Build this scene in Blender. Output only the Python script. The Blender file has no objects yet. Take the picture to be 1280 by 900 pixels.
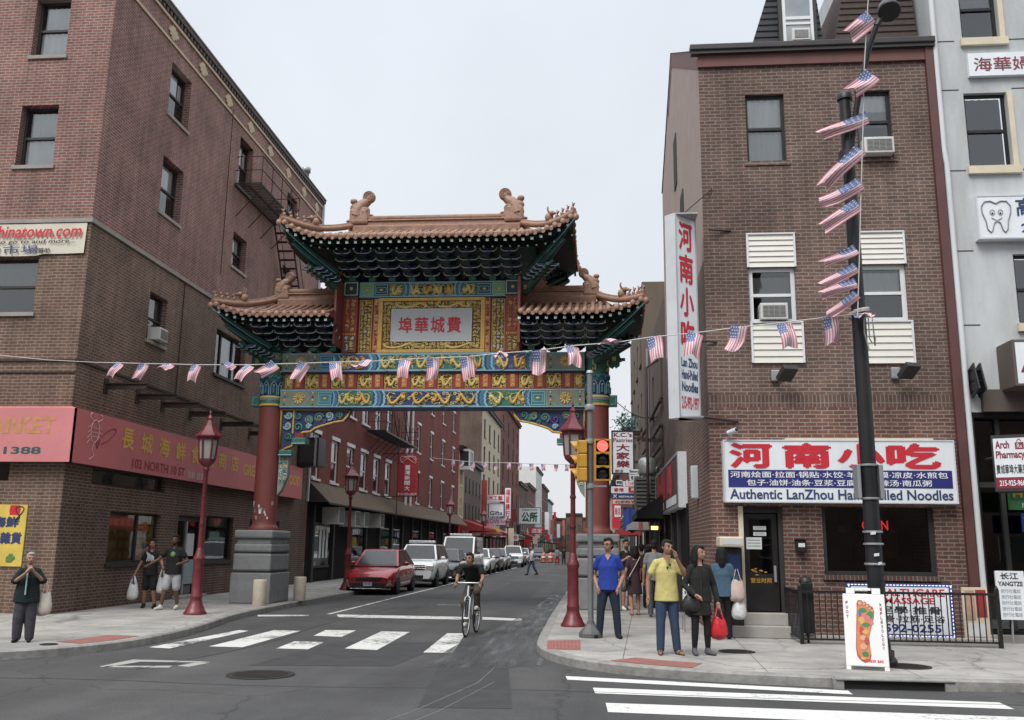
import bpy, bmesh, math, random
from mathutils import Vector, Matrix, Euler
R = math.radians; PI = math.pi
random.seed(7)
scene = bpy.context.scene
C = scene.collection
# ---------------------------------------------------------------- camera
H = 1.7
CAMM = ((0.99593211, 0.08926284, 0.01230354), (-0.00572278, 0.19892861, -0.97999728), (-0.08992486, 0.97594034, 0.19863022))
cam_d = bpy.data.cameras.new('camera'); cam = bpy.data.objects.new('camera', cam_d); C.objects.link(cam)
cam_d.sensor_width = 36; cam_d.lens = 1148 / 1280 * 36; cam_d.clip_start = 0.1; cam_d.clip_end = 2000
_r, _d, _f = (Vector(v) for v in CAMM)
cam.matrix_world = Matrix(((_r.x, -_d.x, -_f.x, 0), (_r.y, -_d.y, -_f.y, 0), (_r.z, -_d.z, -_f.z, H), (0, 0, 0, 1)))
scene.camera = cam
# ---------------------------------------------------------------- sky, sun, exposure
world = bpy.data.worlds.new('World'); scene.world = world; world.use_nodes = True
wt = world.node_tree; wt.nodes.clear()
SUN_EL, SUN_AZ = 52, 205          # compass from +Y clockwise: behind the camera, a little left
sky = wt.nodes.new('ShaderNodeTexSky'); sky.sky_type = 'NISHITA'; sky.sun_disc = False
sky.sun_elevation = R(SUN_EL); sky.sun_rotation = R(SUN_AZ); sky.air_density = 1.0; sky.dust_density = 4.0; sky.ozone_density = 1.0
hs = wt.nodes.new('ShaderNodeHueSaturation'); hs.inputs['Saturation'].default_value = 0.12
wt.links.new(sky.outputs[0], hs.inputs['Color'])
# overcast: an even cloud sheet, brighter overhead than near the horizon
tc = wt.nodes.new('ShaderNodeTexCoord'); sx = wt.nodes.new('ShaderNodeSeparateXYZ'); wt.links.new(tc.outputs['Generated'], sx.inputs[0])
rp = wt.nodes.new('ShaderNodeValToRGB'); wt.links.new(sx.outputs['Z'], rp.inputs[0])
e = rp.color_ramp.elements; e[0].position = 0.0; e[0].color = (.93, .945, .97, 1); e[1].position = 1.0; e[1].color = (2.3, 2.4, 2.5, 1)
for pos, c in ((.3, (.86, .915, .985, 1)), (.55, (.87, .94, 1.03, 1))):
    q = e.new(pos); q.color = c
nz = wt.nodes.new('ShaderNodeTexNoise'); nz.inputs['Scale'].default_value = 2.3; nz.inputs['Detail'].default_value = 5
wt.links.new(tc.outputs['Generated'], nz.inputs['Vector'])
mr = wt.nodes.new('ShaderNodeMapRange'); mr.inputs[1].default_value = .3; mr.inputs[2].default_value = .7; mr.inputs[3].default_value = .89; mr.inputs[4].default_value = 1.06
wt.links.new(nz.outputs[0], mr.inputs[0])
ml = wt.nodes.new('ShaderNodeVectorMath'); ml.operation = 'SCALE'; wt.links.new(rp.outputs[0], ml.inputs[0]); wt.links.new(mr.outputs[0], ml.inputs['Scale'])
sc_ = wt.nodes.new('ShaderNodeVectorMath'); sc_.operation = 'SCALE'; sc_.inputs['Scale'].default_value = 6.0
wt.links.new(ml.outputs[0], sc_.inputs[0])
mxw = wt.nodes.new('ShaderNodeMix'); mxw.data_type = 'RGBA'; mxw.inputs[0].default_value = 0.85
wt.links.new(hs.outputs[0], mxw.inputs[6]); wt.links.new(sc_.outputs[0], mxw.inputs[7])
bg = wt.nodes.new('ShaderNodeBackground'); bg.inputs['Strength'].default_value = 0.10
wt.links.new(mxw.outputs[2], bg.inputs['Color'])
wo = wt.nodes.new('ShaderNodeOutputWorld'); wt.links.new(bg.outputs[0], wo.inputs[0])
sl = bpy.data.lights.new('sun', 'SUN'); sl.energy = 1.5; sl.angle = R(30); sl.color = (1, .97, .93)
so = bpy.data.objects.new('sun', sl); C.objects.link(so)
_dir = Vector((math.sin(R(SUN_AZ)) * math.cos(R(SUN_EL)), math.cos(R(SUN_AZ)) * math.cos(R(SUN_EL)), math.sin(R(SUN_EL))))
so.rotation_euler = _dir.to_track_quat('Z', 'Y').to_euler(); so.location = (0, 0, 60)
vs = scene.view_settings; vs.view_transform = 'Standard'; vs.look = 'None'; vs.gamma = 1; vs.use_curve_mapping = False; vs.exposure = 0.72
# ---------------------------------------------------------------- pixel -> point on a real plane
def ray(u, v):
    a, b, c = (u - 640) / 1148, (v - 450) / 1148, 1.0
    return Vector(tuple(CAMM[0][i] * a + CAMM[1][i] * b + CAMM[2][i] * c for i in range(3)))
def G(u, v, z=0.0):
    d = ray(u, v); t = (z - H) / d.z; return Vector((d.x * t, d.y * t, z))
def PY(u, v, Y):
    d = ray(u, v); t = Y / d.y; return Vector((d.x * t, Y, H + d.z * t))
def PX(u, v, X):
    d = ray(u, v); t = X / d.x; return Vector((X, d.y * t, H + d.z * t))
# ---------------------------------------------------------------- materials
MT = {}
def lin(c):
    return tuple(((x / 12.92) if x <= .04045 else ((x + .055) / 1.055) ** 2.4) for x in c)
def nodes(name):
    m = getm(name)
    t = m.node_tree; b = t.nodes['Principled BSDF']
    return m, t, b
def getm(name):
    if name not in MT: MT[name] = bpy.data.materials.new(name); MT[name].use_nodes = True
    return MT[name]
def mat(name, col, rough=.6, metal=0., var=.18, scale=2.5, bump=0., spec=.5, coat=0., emit=None, es=0., streak=0., trans=0., bscale=None):
    m, t, b = nodes(name)
    b.inputs['Roughness'].default_value = rough; b.inputs['Metallic'].default_value = metal
    b.inputs['Specular IOR Level'].default_value = spec; b.inputs['Coat Weight'].default_value = coat
    if emit: b.inputs['Emission Color'].default_value = (*emit, 1); b.inputs['Emission Strength'].default_value = es
    b.inputs['Base Color'].default_value = (*col, 1)
    g = t.nodes.new('ShaderNodeNewGeometry')
    if var:
        n = t.nodes.new('ShaderNodeTexNoise'); n.inputs['Scale'].default_value = scale; n.inputs['Detail'].default_value = 7; n.inputs['Roughness'].default_value = .65
        src = g.outputs['Position']
        if streak:
            vm = t.nodes.new('ShaderNodeVectorMath'); vm.operation = 'MULTIPLY'; vm.inputs[1].default_value = (1, 1, streak); t.links.new(src, vm.inputs[0]); src = vm.outputs[0]
        t.links.new(src, n.inputs['Vector'])
        r = t.nodes.new('ShaderNodeMapRange'); r.inputs[1].default_value = .25; r.inputs[2].default_value = .75; r.inputs[3].default_value = 1 - var; r.inputs[4].default_value = 1 + var
        t.links.new(n.outputs[0], r.inputs[0])
        s = t.nodes.new('ShaderNodeVectorMath'); s.operation = 'SCALE'; s.inputs[0].default_value = col; t.links.new(r.outputs[0], s.inputs['Scale'])
        t.links.new(s.outputs[0], b.inputs['Base Color'])
        rr = t.nodes.new('ShaderNodeMapRange'); rr.inputs[3].default_value = max(0.02, rough - .12); rr.inputs[4].default_value = min(1, rough + .12)
        t.links.new(n.outputs[0], rr.inputs[0]); t.links.new(rr.outputs[0], b.inputs['Roughness'])
    if bump:
        n2 = t.nodes.new('ShaderNodeTexNoise'); n2.inputs['Scale'].default_value = bscale or scale * 12; n2.inputs['Detail'].default_value = 4
        t.links.new(g.outputs['Position'], n2.inputs['Vector'])
        bp = t.nodes.new('ShaderNodeBump'); bp.inputs['Strength'].default_value = bump; bp.inputs['Distance'].default_value = .02
        t.links.new(n2.outputs[0], bp.inputs['Height']); t.links.new(bp.outputs[0], b.inputs['Normal'])
    return m
def brick(name, c1, c2, mortar, w=.215, h=.075, ms=.011, dirt=.34, off=.5, stain=None):
    m, t, b = nodes(name); L = t.links.new
    g = t.nodes.new('ShaderNodeNewGeometry'); s = t.nodes.new('ShaderNodeSeparateXYZ'); L(g.outputs['Position'], s.inputs[0])
    a = t.nodes.new('ShaderNodeMath'); L(s.outputs[0], a.inputs[0]); L(s.outputs[1], a.inputs[1])
    c = t.nodes.new('ShaderNodeCombineXYZ'); L(a.outputs[0], c.inputs[0]); L(s.outputs[2], c.inputs[1])
    wn = t.nodes.new('ShaderNodeTexNoise'); wn.inputs['Scale'].default_value = 3.5; wn.inputs['Detail'].default_value = 4; L(g.outputs['Position'], wn.inputs['Vector']); wa = t.nodes.new('ShaderNodeVectorMath'); wa.operation = 'MULTIPLY_ADD'; wa.inputs[1].default_value = (.03, .03, 0); L(wn.outputs['Color'], wa.inputs[0]); L(c.outputs[0], wa.inputs[2])
    k = t.nodes.new('ShaderNodeTexBrick'); L(wa.outputs[0], k.inputs['Vector'])
    k.inputs['Color1'].default_value = (*c1, 1); k.inputs['Color2'].default_value = (*c2, 1); k.inputs['Mortar'].default_value = (*mortar, 1)
    k.inputs['Scale'].default_value = 1; k.inputs['Mortar Size'].default_value = ms; k.inputs['Brick Width'].default_value = w; k.inputs['Row Height'].default_value = h
    k.inputs['Bias'].default_value = -.1; k.inputs['Mortar Smooth'].default_value = .2; k.offset = off
    n = t.nodes.new('ShaderNodeTexNoise'); n.inputs['Scale'].default_value = .55; n.inputs['Detail'].default_value = 9; n.inputs['Roughness'].default_value = .7; L(g.outputs['Position'], n.inputs['Vector'])
    r = t.nodes.new('ShaderNodeMapRange'); r.inputs[1].default_value = .3; r.inputs[2].default_value = .7; r.inputs[3].default_value = 1 - dirt; r.inputs[4].default_value = 1 + dirt; L(n.outputs[0], r.inputs[0])
    v = t.nodes.new('ShaderNodeTexNoise'); v.inputs['Scale'].default_value = 1; v.inputs['Detail'].default_value = 3
    q = t.nodes.new('ShaderNodeVectorMath'); q.operation = 'MULTIPLY'; q.inputs[1].default_value = (5.5, 5.5, .35); L(g.outputs['Position'], q.inputs[0]); L(q.outputs[0], v.inputs['Vector'])
    r2 = t.nodes.new('ShaderNodeMapRange'); r2.inputs[1].default_value = .3; r2.inputs[2].default_value = .75; r2.inputs[3].default_value = 1.1; r2.inputs[4].default_value = .78; L(v.outputs[0], r2.inputs[0])
    mm = t.nodes.new('ShaderNodeMath'); mm.operation = 'MULTIPLY'; L(r.outputs[0], mm.inputs[0]); L(r2.outputs[0], mm.inputs[1])
    sc = t.nodes.new('ShaderNodeVectorMath'); sc.operation = 'SCALE'; L(k.outputs['Color'], sc.inputs[0]); L(mm.outputs[0], sc.inputs['Scale'])
    L(sc.outputs[0], b.inputs['Base Color']); b.inputs['Roughness'].default_value = .85; b.inputs['Specular IOR Level'].default_value = .25
    bp = t.nodes.new('ShaderNodeBump'); bp.invert = True; bp.inputs['Strength'].default_value = .6; bp.inputs['Distance'].default_value = .012
    L(k.outputs['Fac'], bp.inputs['Height']); L(bp.outputs[0], b.inputs['Normal'])
    return m
def glassmat(name, tint=(.93, .95, .95), k=.55):
    m, t, b = nodes(name); t.nodes.remove(b); L = t.links.new
    o = t.nodes['Material Output']; gl = t.nodes.new('ShaderNodeBsdfGlossy'); gl.inputs['Roughness'].default_value = .03; gl.inputs['Color'].default_value = (.9, .93, .95, 1)
    tr = t.nodes.new('ShaderNodeBsdfTransparent'); tr.inputs['Color'].default_value = (*tint, 1)
    fr = t.nodes.new('ShaderNodeFresnel'); fr.inputs['IOR'].default_value = 1.55
    n = t.nodes.new('ShaderNodeTexNoise'); n.inputs['Scale'].default_value = 1.5; bp = t.nodes.new('ShaderNodeBump'); bp.inputs['Strength'].default_value = .05; bp.inputs['Distance'].default_value = .05
    g = t.nodes.new('ShaderNodeNewGeometry'); L(g.outputs['Position'], n.inputs['Vector']); L(n.outputs[0], bp.inputs['Height']); L(bp.outputs[0], gl.inputs['Normal'])
    mx = t.nodes.new('ShaderNodeMath'); mx.operation = 'MULTIPLY_ADD'; mx.inputs[1].default_value = 1.0; mx.inputs[2].default_value = k * .15; L(fr.outputs[0], mx.inputs[0])
    x = t.nodes.new('ShaderNodeMixShader'); L(mx.outputs[0], x.inputs[0]); L(tr.outputs[0], x.inputs[1]); L(gl.outputs[0], x.inputs[2]); L(x.outputs[0], o.inputs[0])
    return m
def worn(name, col, wear=.45, scale=6.0, under=(.06, .06, .06), rough=.75):
    """paint worn through to what is under it"""
    m, t, b = nodes(name); L = t.links.new
    g = t.nodes.new('ShaderNodeNewGeometry'); n = t.nodes.new('ShaderNodeTexNoise'); n.inputs['Scale'].default_value = scale; n.inputs['Detail'].default_value = 10; n.inputs['Roughness'].default_value = .72
    L(g.outputs['Position'], n.inputs['Vector'])
    n3 = t.nodes.new('ShaderNodeTexNoise'); n3.inputs['Scale'].default_value = 1.1; n3.inputs['Detail'].default_value = 3; L(g.outputs['Position'], n3.inputs['Vector'])
    ad = t.nodes.new('ShaderNodeMath'); ad.operation = 'MULTIPLY_ADD'; ad.inputs[1].default_value = .6; L(n3.outputs[0], ad.inputs[0]); L(n.outputs[0], ad.inputs[2])
    r = t.nodes.new('ShaderNodeMapRange'); r.inputs[1].default_value = wear + .10; r.inputs[2].default_value = wear + .24; L(ad.outputs[0], r.inputs[0])
    x = t.nodes.new('ShaderNodeMix'); x.data_type = 'RGBA'; x.inputs[6].default_value = (*under, 1); x.inputs[7].default_value = (*col, 1); L(r.outputs[0], x.inputs[0])
    L(x.outputs[2], b.inputs['Base Color']); b.inputs['Roughness'].default_value = rough
    return m
# ---------------------------------------------------------------- mesh builder
class Fr:
    """a facade frame: u along the wall, d out of it, z up"""
    def __init__(s, O, U, N): s.O, s.U, s.N = Vector(O), Vector(U), Vector(N)
    def p(s, u, d, z): return s.O + s.U * u + s.N * d + Vector((0, 0, z))
    @property
    def sg(s): return 1 if (-s.N).cross(Vector((0, 0, 1))).dot(s.U) > 0 else -1
def FY(Y): return Fr((0, Y, 0), (1, 0, 0), (0, -1, 0))
def FXp(X): return Fr((X, 0, 0), (0, 1, 0), (1, 0, 0))
def FXm(X): return Fr((X, 0, 0), (0, 1, 0), (-1, 0, 0))
LOCAL = set()      # things whose parts are modelled about their own origin
_tcache = {}
def text_mesh(body, bold=0., italic=0., spacing=1.):
    k = (body, bold, italic, spacing)
    if k not in _tcache:
        c = bpy.data.curves.new('txt', 'FONT'); c.body = body; c.offset = bold; c.resolution_u = 3; c.shear = italic; c.space_character = spacing
        c.align_x = 'LEFT'
        o = bpy.data.objects.new('txt', c); C.objects.link(o)
        me = bpy.data.meshes.new_from_object(o.evaluated_get(bpy.context.evaluated_depsgraph_get()))
        vs = [tuple(v.co) for v in me.vertices]; fs = [tuple(p.vertices) for p in me.polygons]
        bpy.data.objects.remove(o); bpy.data.curves.remove(c); bpy.data.meshes.remove(me)
        if vs:
            x0 = min(v[0] for v in vs); x1 = max(v[0] for v in vs); y0 = min(v[1] for v in vs); y1 = max(v[1] for v in vs)
        else: x0 = x1 = y0 = y1 = 0
        _tcache[k] = (vs, fs, x0, x1, y0, y1)
    return _tcache[k]
class MB:
    def __init__(s): s.v = []; s.f = []; s.m = []; s.sm = []; s.mats = []
    def mi(s, m):
        if isinstance(m, str): m = getm(m)
        if m not in s.mats: s.mats.append(m)
        return s.mats.index(m)
    def add(s, vs, fs, m, sm=False):
        o = len(s.v); i = s.mi(m)
        s.v.extend(Vector(v) for v in vs)
        for f in fs: s.f.append(tuple(o + k for k in f)); s.m.append(i); s.sm.append(sm)
        return s
    def poly(s, pts, m): return s.add(pts, [tuple(range(len(pts)))], m)
    def box(s, x0, x1, y0, y1, z0, z1, m, rot=None, piv=None, bev=0.):
        if bev > 0:
            bm = bmesh.new(); bmesh.ops.create_cube(bm, size=1)
            for v in bm.verts: v.co = Vector(((x0 + x1) / 2 + v.co.x * (x1 - x0), (y0 + y1) / 2 + v.co.y * (y1 - y0), (z0 + z1) / 2 + v.co.z * (z1 - z0)))
            bmesh.ops.bevel(bm, geom=bm.edges[:], offset=bev, segments=2, affect='EDGES', profile=.5)
            vs = [v.co.copy() for v in bm.verts]; bm.verts.index_update(); fs = [[v.index for v in f.verts] for f in bm.faces]; bm.free()
        else:
            vs = [Vector((x, y, z)) for z in (z0, z1) for y in (y0, y1) for x in (x0, x1)]
            fs = [(0, 2, 3, 1), (4, 5, 7, 6), (0, 1, 5, 4), (2, 6, 7, 3), (0, 4, 6, 2), (1, 3, 7, 5)]
        if rot is not None:
            pv = Vector(piv) if piv is not None else Vector(((x0 + x1) / 2, (y0 + y1) / 2, (z0 + z1) / 2))
            vs = [rot @ (v - pv) + pv for v in vs]
        return s.add(vs, fs, m)
    def fb(s, F, u0, u1, d0, d1, z0, z1, m, bev=0.):
        a = F.p(u0, d0, z0); b = F.p(u1, d1, z1)
        return s.box(min(a.x, b.x), max(a.x, b.x), min(a.y, b.y), max(a.y, b.y), min(a.z, b.z), max(a.z, b.z), m, bev=bev)
    def fq(s, F, u0, u1, d, z0, z1, m): return s.poly([F.p(u0, d, z0), F.p(u1, d, z0), F.p(u1, d, z1), F.p(u0, d, z1)], m)
    def prism(s, pts, vec, m):
        """closed outline pts (3D) pushed along vec"""
        n = len(pts); vec = Vector(vec); a = [Vector(p) for p in pts]; b = [p + vec for p in a]
        return s.add(a + b, [tuple(range(n))[::-1], tuple(range(n, 2 * n))] + [(i, (i + 1) % n, n + (i + 1) % n, n + i) for i in range(n)], m)
    def tube(s, path, r, m, n=8, cap=True, sm=True, flat=1., up=(0, 0, 1)):
        P = [Vector(p) for p in path]; k = len(P); rr = r if isinstance(r, (list, tuple)) else [r] * k
        vs = []
        prevn = None
        for i, p in enumerate(P):
            t = (P[min(i + 1, k - 1)] - P[max(i - 1, 0)]).normalized()
            if prevn is None:
                a = Vector(up) if abs(t.dot(Vector(up))) < .95 else Vector((1, 0, 0))
                nn = (a - t * a.dot(t)).normalized()
            else:
                nn = prevn - t * prevn.dot(t)
                nn = nn.normalized() if nn.length > 1e-6 else t.orthogonal().normalized()
            prevn = nn; bb = t.cross(nn)
            for j in range(n):
                a = 2 * PI * j / n
                vs.append(p + (nn * math.cos(a) * flat + bb * math.sin(a)) * rr[i])
        fs = [(i * n + j, i * n + (j + 1) % n, (i + 1) * n + (j + 1) % n, (i + 1) * n + j) for i in range(k - 1) for j in range(n)]
        s.add(vs, fs, m, sm)
        if cap: s.add(vs[:n], [tuple(range(n))[::-1]], m); s.add(vs[-n:], [tuple(range(n))], m)
        return s
    def lathe(s, prof, c, m, n=20, sm=True, axis=None):
        c = Vector(c); vs = []
        Rm = Matrix.Identity(3) if axis is None else Vector(axis).to_track_quat('Z', 'Y').to_matrix()
        for r, z in prof:
            for j in range(n):
                a = 2 * PI * j / n; vs.append(c + Rm @ Vector((r * math.cos(a), r * math.sin(a), z)))
        k = len(prof)
        fs = [(i * n + j, i * n + (j + 1) % n, (i + 1) * n + (j + 1) % n, (i + 1) * n + j) for i in range(k - 1) for j in range(n)]
        s.add(vs, fs, m, sm)
        if prof[0][0] > 1e-4: s.add(vs[:n], [tuple(range(n))[::-1]], m)
        if prof[-1][0] > 1e-4: s.add(vs[-n:], [tuple(range(n))], m)
        return s
    def ball(s, c, r, m, n=12, k=8, rot=None):
        c = Vector(c); r = r if isinstance(r, (tuple, list)) else (r, r, r); vs = []; fs = []
        for i in range(k + 1):
            th = PI * i / k
            for j in range(n):
                a = 2 * PI * j / n; q = Vector((r[0] * math.sin(th) * math.cos(a), r[1] * math.sin(th) * math.sin(a), r[2] * math.cos(th)))
                vs.append(c + (rot @ q if rot is not None else q))
        fs = [(i * n + j, (i + 1) * n + j, (i + 1) * n + (j + 1) % n, i * n + (j + 1) % n) for i in range(k) for j in range(n)]
        return s.add(vs, fs, m, True)
    def text(s, F, body, u0, u1, z0, z1, d, m, bold=0., italic=0., fit=True, spacing=1., rot=0.):
        """text fitted into the rectangle u0..u1 (left to right as read), z0..z1"""
        cjk = any(ord(ch) > 0x2000 for ch in body)
        vs, fs, x0, x1, y0, y1 = text_mesh(body, 0. if cjk else bold, italic, spacing)
        if not vs: return s
        if cjk and bold:
            q = bold * .9; n = len(vs); v0, f0 = list(vs), list(fs); vs, fs = [], []
            for k, (a, b) in enumerate(((0, 0), (q, 0), (-q, 0), (0, q), (0, -q))):
                vs += [(x + a, y + b, k * .0007) for x, y, _ in v0]; fs += [tuple(i + k * n for i in f) for f in f0]
        w, h = x1 - x0, y1 - y0; W, Hh = abs(u1 - u0), z1 - z0; kx, ky = W / w, Hh / h
        if not fit: kx = ky = min(kx, ky)
        uc, zc = (u0 + u1) / 2, (z0 + z1) / 2; g = F.sg; out = []
        for x, y, dz in vs:
            a, b = (x - (x0 + x1) / 2) * kx, (y - (y0 + y1) / 2) * ky
            if rot: a, b = a * math.cos(rot) - b * math.sin(rot), a * math.sin(rot) + b * math.cos(rot)
            out.append(F.p(uc + g * a, d + dz, zc + b))
        return s.add(out, fs, m)
    def column(s, F, chars, uc, w, z0, z1, d, m, bold=0.):
        n = len(chars); hh = (z1 - z0) / n
        for i, ch in enumerate(chars): s.text(F, ch, uc - w / 2, uc + w / 2, z1 - (i + 1) * hh + hh * .08, z1 - i * hh - hh * .08, d, m, bold)
        return s
    def wall(s, F, u0, u1, z0, z1, holes, m, depth=.2, rm=None):
        us = sorted({u0, u1, *[h[0] for h in holes], *[h[1] for h in holes]}); zs = sorted({z0, z1, *[h[2] for h in holes], *[h[3] for h in holes]})
        us = [u for u in us if u0 <= u <= u1]; zs = [z for z in zs if z0 <= z <= z1]
        for a, b in zip(us, us[1:]):
            for c, e in zip(zs, zs[1:]):
                uc, zc = (a + b) / 2, (c + e) / 2
                if not any(h[0] < uc < h[1] and h[2] < zc < h[3] for h in holes): s.fq(F, a, b, 0, c, e, m)
        for a, b, c, e in [h[:4] for h in holes]:
            q = rm or m
            for A, B in (((a, c), (b, c)), ((b, c), (b, e)), ((b, e), (a, e)), ((a, e), (a, c))):
                s.poly([F.p(A[0], 0, A[1]), F.p(B[0], 0, B[1]), F.p(B[0], -depth, B[1]), F.p(A[0], -depth, A[1])], q)
        return s
    def build(s, name, parent=None, label=None, cat=None, group=None, loc=None, kind=None, weld=False):
        off = Vector((0, 0, 0))
        if parent is not None:
            r = parent
            while r.parent is not None: r = r.parent
            off = Vector((0, 0, 0)) if r.name in LOCAL else Vector(r.location)
        elif loc is not None: off = Vector(loc)
        me = bpy.data.meshes.new(name); me.from_pydata([v - off for v in s.v], [], s.f)
        for m in s.mats: me.materials.append(m)
        me.polygons.foreach_set('material_index', s.m); me.polygons.foreach_set('use_smooth', s.sm); me.update()
        o = bpy.data.objects.new(name, me); C.objects.link(o)
        if parent is not None: o.parent = parent
        elif loc is not None: o.location = off
        tag(o, label, cat, group, kind)
        return o
def tag(o, label=None, cat=None, group=None, kind=None):
    if label: o['label'] = label
    if cat: o['category'] = cat
    if group: o['group'] = group
    if kind: o['kind'] = kind
    return o
def thing(name, label, cat, loc=(0, 0, 0), rz=0., group=None):
    o = bpy.data.objects.new(name, None); C.objects.link(o); o.location = loc; o.rotation_euler = (0, 0, rz); o.empty_display_size = .3
    return tag(o, label, cat, group)
def dup(root, loc, rz=None, label=None, group=None, scale=None):
    r = root.copy(); C.objects.link(r); r.location = loc
    if rz is not None: r.rotation_euler = (0, 0, rz)
    if scale: r.scale = scale
    if label: r['label'] = label
    if group: r['group'] = group
    for ch in [o for o in list(C.objects) if o.parent is root]:
        c = ch.copy(); C.objects.link(c); c.parent = r
        for g in [o for o in list(C.objects) if o.parent is ch]:
            d = g.copy(); C.objects.link(d); d.parent = c
    return r
def recolor(root, sub):
    """give a copy its own materials: {old: new}, mesh data made single-user"""
    for o in [x for x in C.objects if x.parent is root or (x.parent and x.parent.parent is root)]:
        if o.type == 'MESH' and any(m and m.name in sub for m in o.data.materials):
            o.data = o.data.copy()
            for i, m in enumerate(o.data.materials):
                if m and m.name in sub: o.data.materials[i] = getm(sub[m.name])
# palette ------------------------------------------------------------------
brick('brick_red', (.245, .112, .090), (.172, .083, .071), (.325, .262, .235))
brick('brick_tan', (.160, .095, .069), (.112, .070, .054), (.25, .195, .155))
brick('brick_low', (.115, .068, .052), (.08, .05, .041), (.21, .165, .135))
brick('brick_noodle', (.15, .093, .074), (.095, .063, .054), (.235, .19, .165))
brick('brick_noodle_low', (.165, .080, .060), (.10, .055, .046), (.26, .205, .18))
brick('brick_soldier', (.13, .076, .06), (.085, .054, .046), (.2, .16, .14), w=.075, h=.5, off=0)
brick('brick_row', (.19, .052, .042), (.16, .045, .038), (.175, .068, .056), dirt=.2)
brick('brick_brown', (.115, .075, .058), (.09, .06, .048), (.15, .12, .10))
brick('brick_far_red', (.17, .062, .05), (.13, .05, .045), (.17, .10, .09))
mat('stucco_pink', (.33, .26, .235), .9, var=.14, bump=.2)
mat('stucco_grey', (.44, .455, .46), .88, var=.30, scale=1.2, bump=.12, streak=.25)
mat('stucco_cream', (.48, .42, .31), .85, var=.12, bump=.15)
mat('cream', (.60, .53, .40), .7, var=.12)
mat('tan_trim', (.50, .40, .28), .8, var=.2, scale=6)
mat('stone_sill', (.30, .27, .24), .85, var=.2)
mat('dark_trim', (.03, .028, .027), .6, var=.3)
mat('gutter_dark', (.035, .03, .03), .5, var=.3)
mat('fascia_red', (.135, .058, .05), .7, var=.2, streak=.3)
mat('pipe_red', (.10, .04, .035), .55, var=.2)
mat('pipe_white', (.60, .62, .63), .5, var=.12, streak=.2)
mat('black', (.012, .012, .013), .6, var=0)
mat('interior', (.016, .015, .015), .9, var=.5)
mat('black_metal', (.02, .02, .022), .45, .3, var=.3)
mat('rust_metal', (.045, .03, .026), .7, .2, var=.4, scale=8)
mat('white_paint', (.72, .72, .71), .5, var=.07)
mat('white_frame', (.66, .67, .67), .45, var=.08)
mat('siding', (.68, .66, .60), .55, var=.06)
mat('curtain_grey', (.62, .63, .62), .9, var=.15, scale=4, streak=.15)
mat('curtain_white', (.80, .80, .79), .9, var=.15, scale=5, streak=.12)
mat('blind', (.30, .31, .30), .8, var=.1)
mat('steel', (.42, .43, .44), .4, .6, var=.15)
mat('galv', (.33, .34, .35), .5, .5, var=.2, streak=.3)
mat('slate', (.022, .024, .03), .65, var=.35, scale=9, bump=.4)
mat('shingle_brown', (.07, .052, .046), .9, var=.3, scale=14, bump=.5)
mat('roof_tar', (.05, .05, .05), .9, var=.3)
mat('concrete', (.40, .385, .36), .88, var=.15, scale=1.4, bump=.12, bscale=30)
mat('concrete_step', (.34, .32, .295), .88, var=.2, scale=2, bump=.15, bscale=30)
mat('kerbstone', (.25, .24, .225), .85, var=.42, scale=4, bump=.5, bscale=14)
mat('pad_red', (.25, .10, .083), .85, var=.22, scale=4, bump=.15)
glassmat('glass')
glassmat('glass_dark', (.25, .27, .27), .5)
mat('red_lamp', (.135, .018, .024), .45, var=.35, scale=6, coat=.15, bump=.08)
mat('red_dark', (.10, .014, .018), .4, var=.2)
mat('sign_white', (.72, .75, .78), .4, var=.11, scale=2.2, streak=.3)
mat('sign_box', (.55, .57, .59), .5, var=.1)
mat('ink_red', (.52, .02, .035), .5, var=.08)
mat('ink_blue', (.02, .025, .16), .5, var=.08)
mat('ink_navy', (.03, .045, .13), .5, var=.08)
mat('ink_black', (.02, .02, .022), .6, var=0)
mat('ink_white', (.78, .79, .80), .5, var=0)
mat('ink_maroon', (.22, .02, .04), .5, var=0)
mat('ink_gold', (.42, .22, .035), .5, var=.12)
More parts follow.
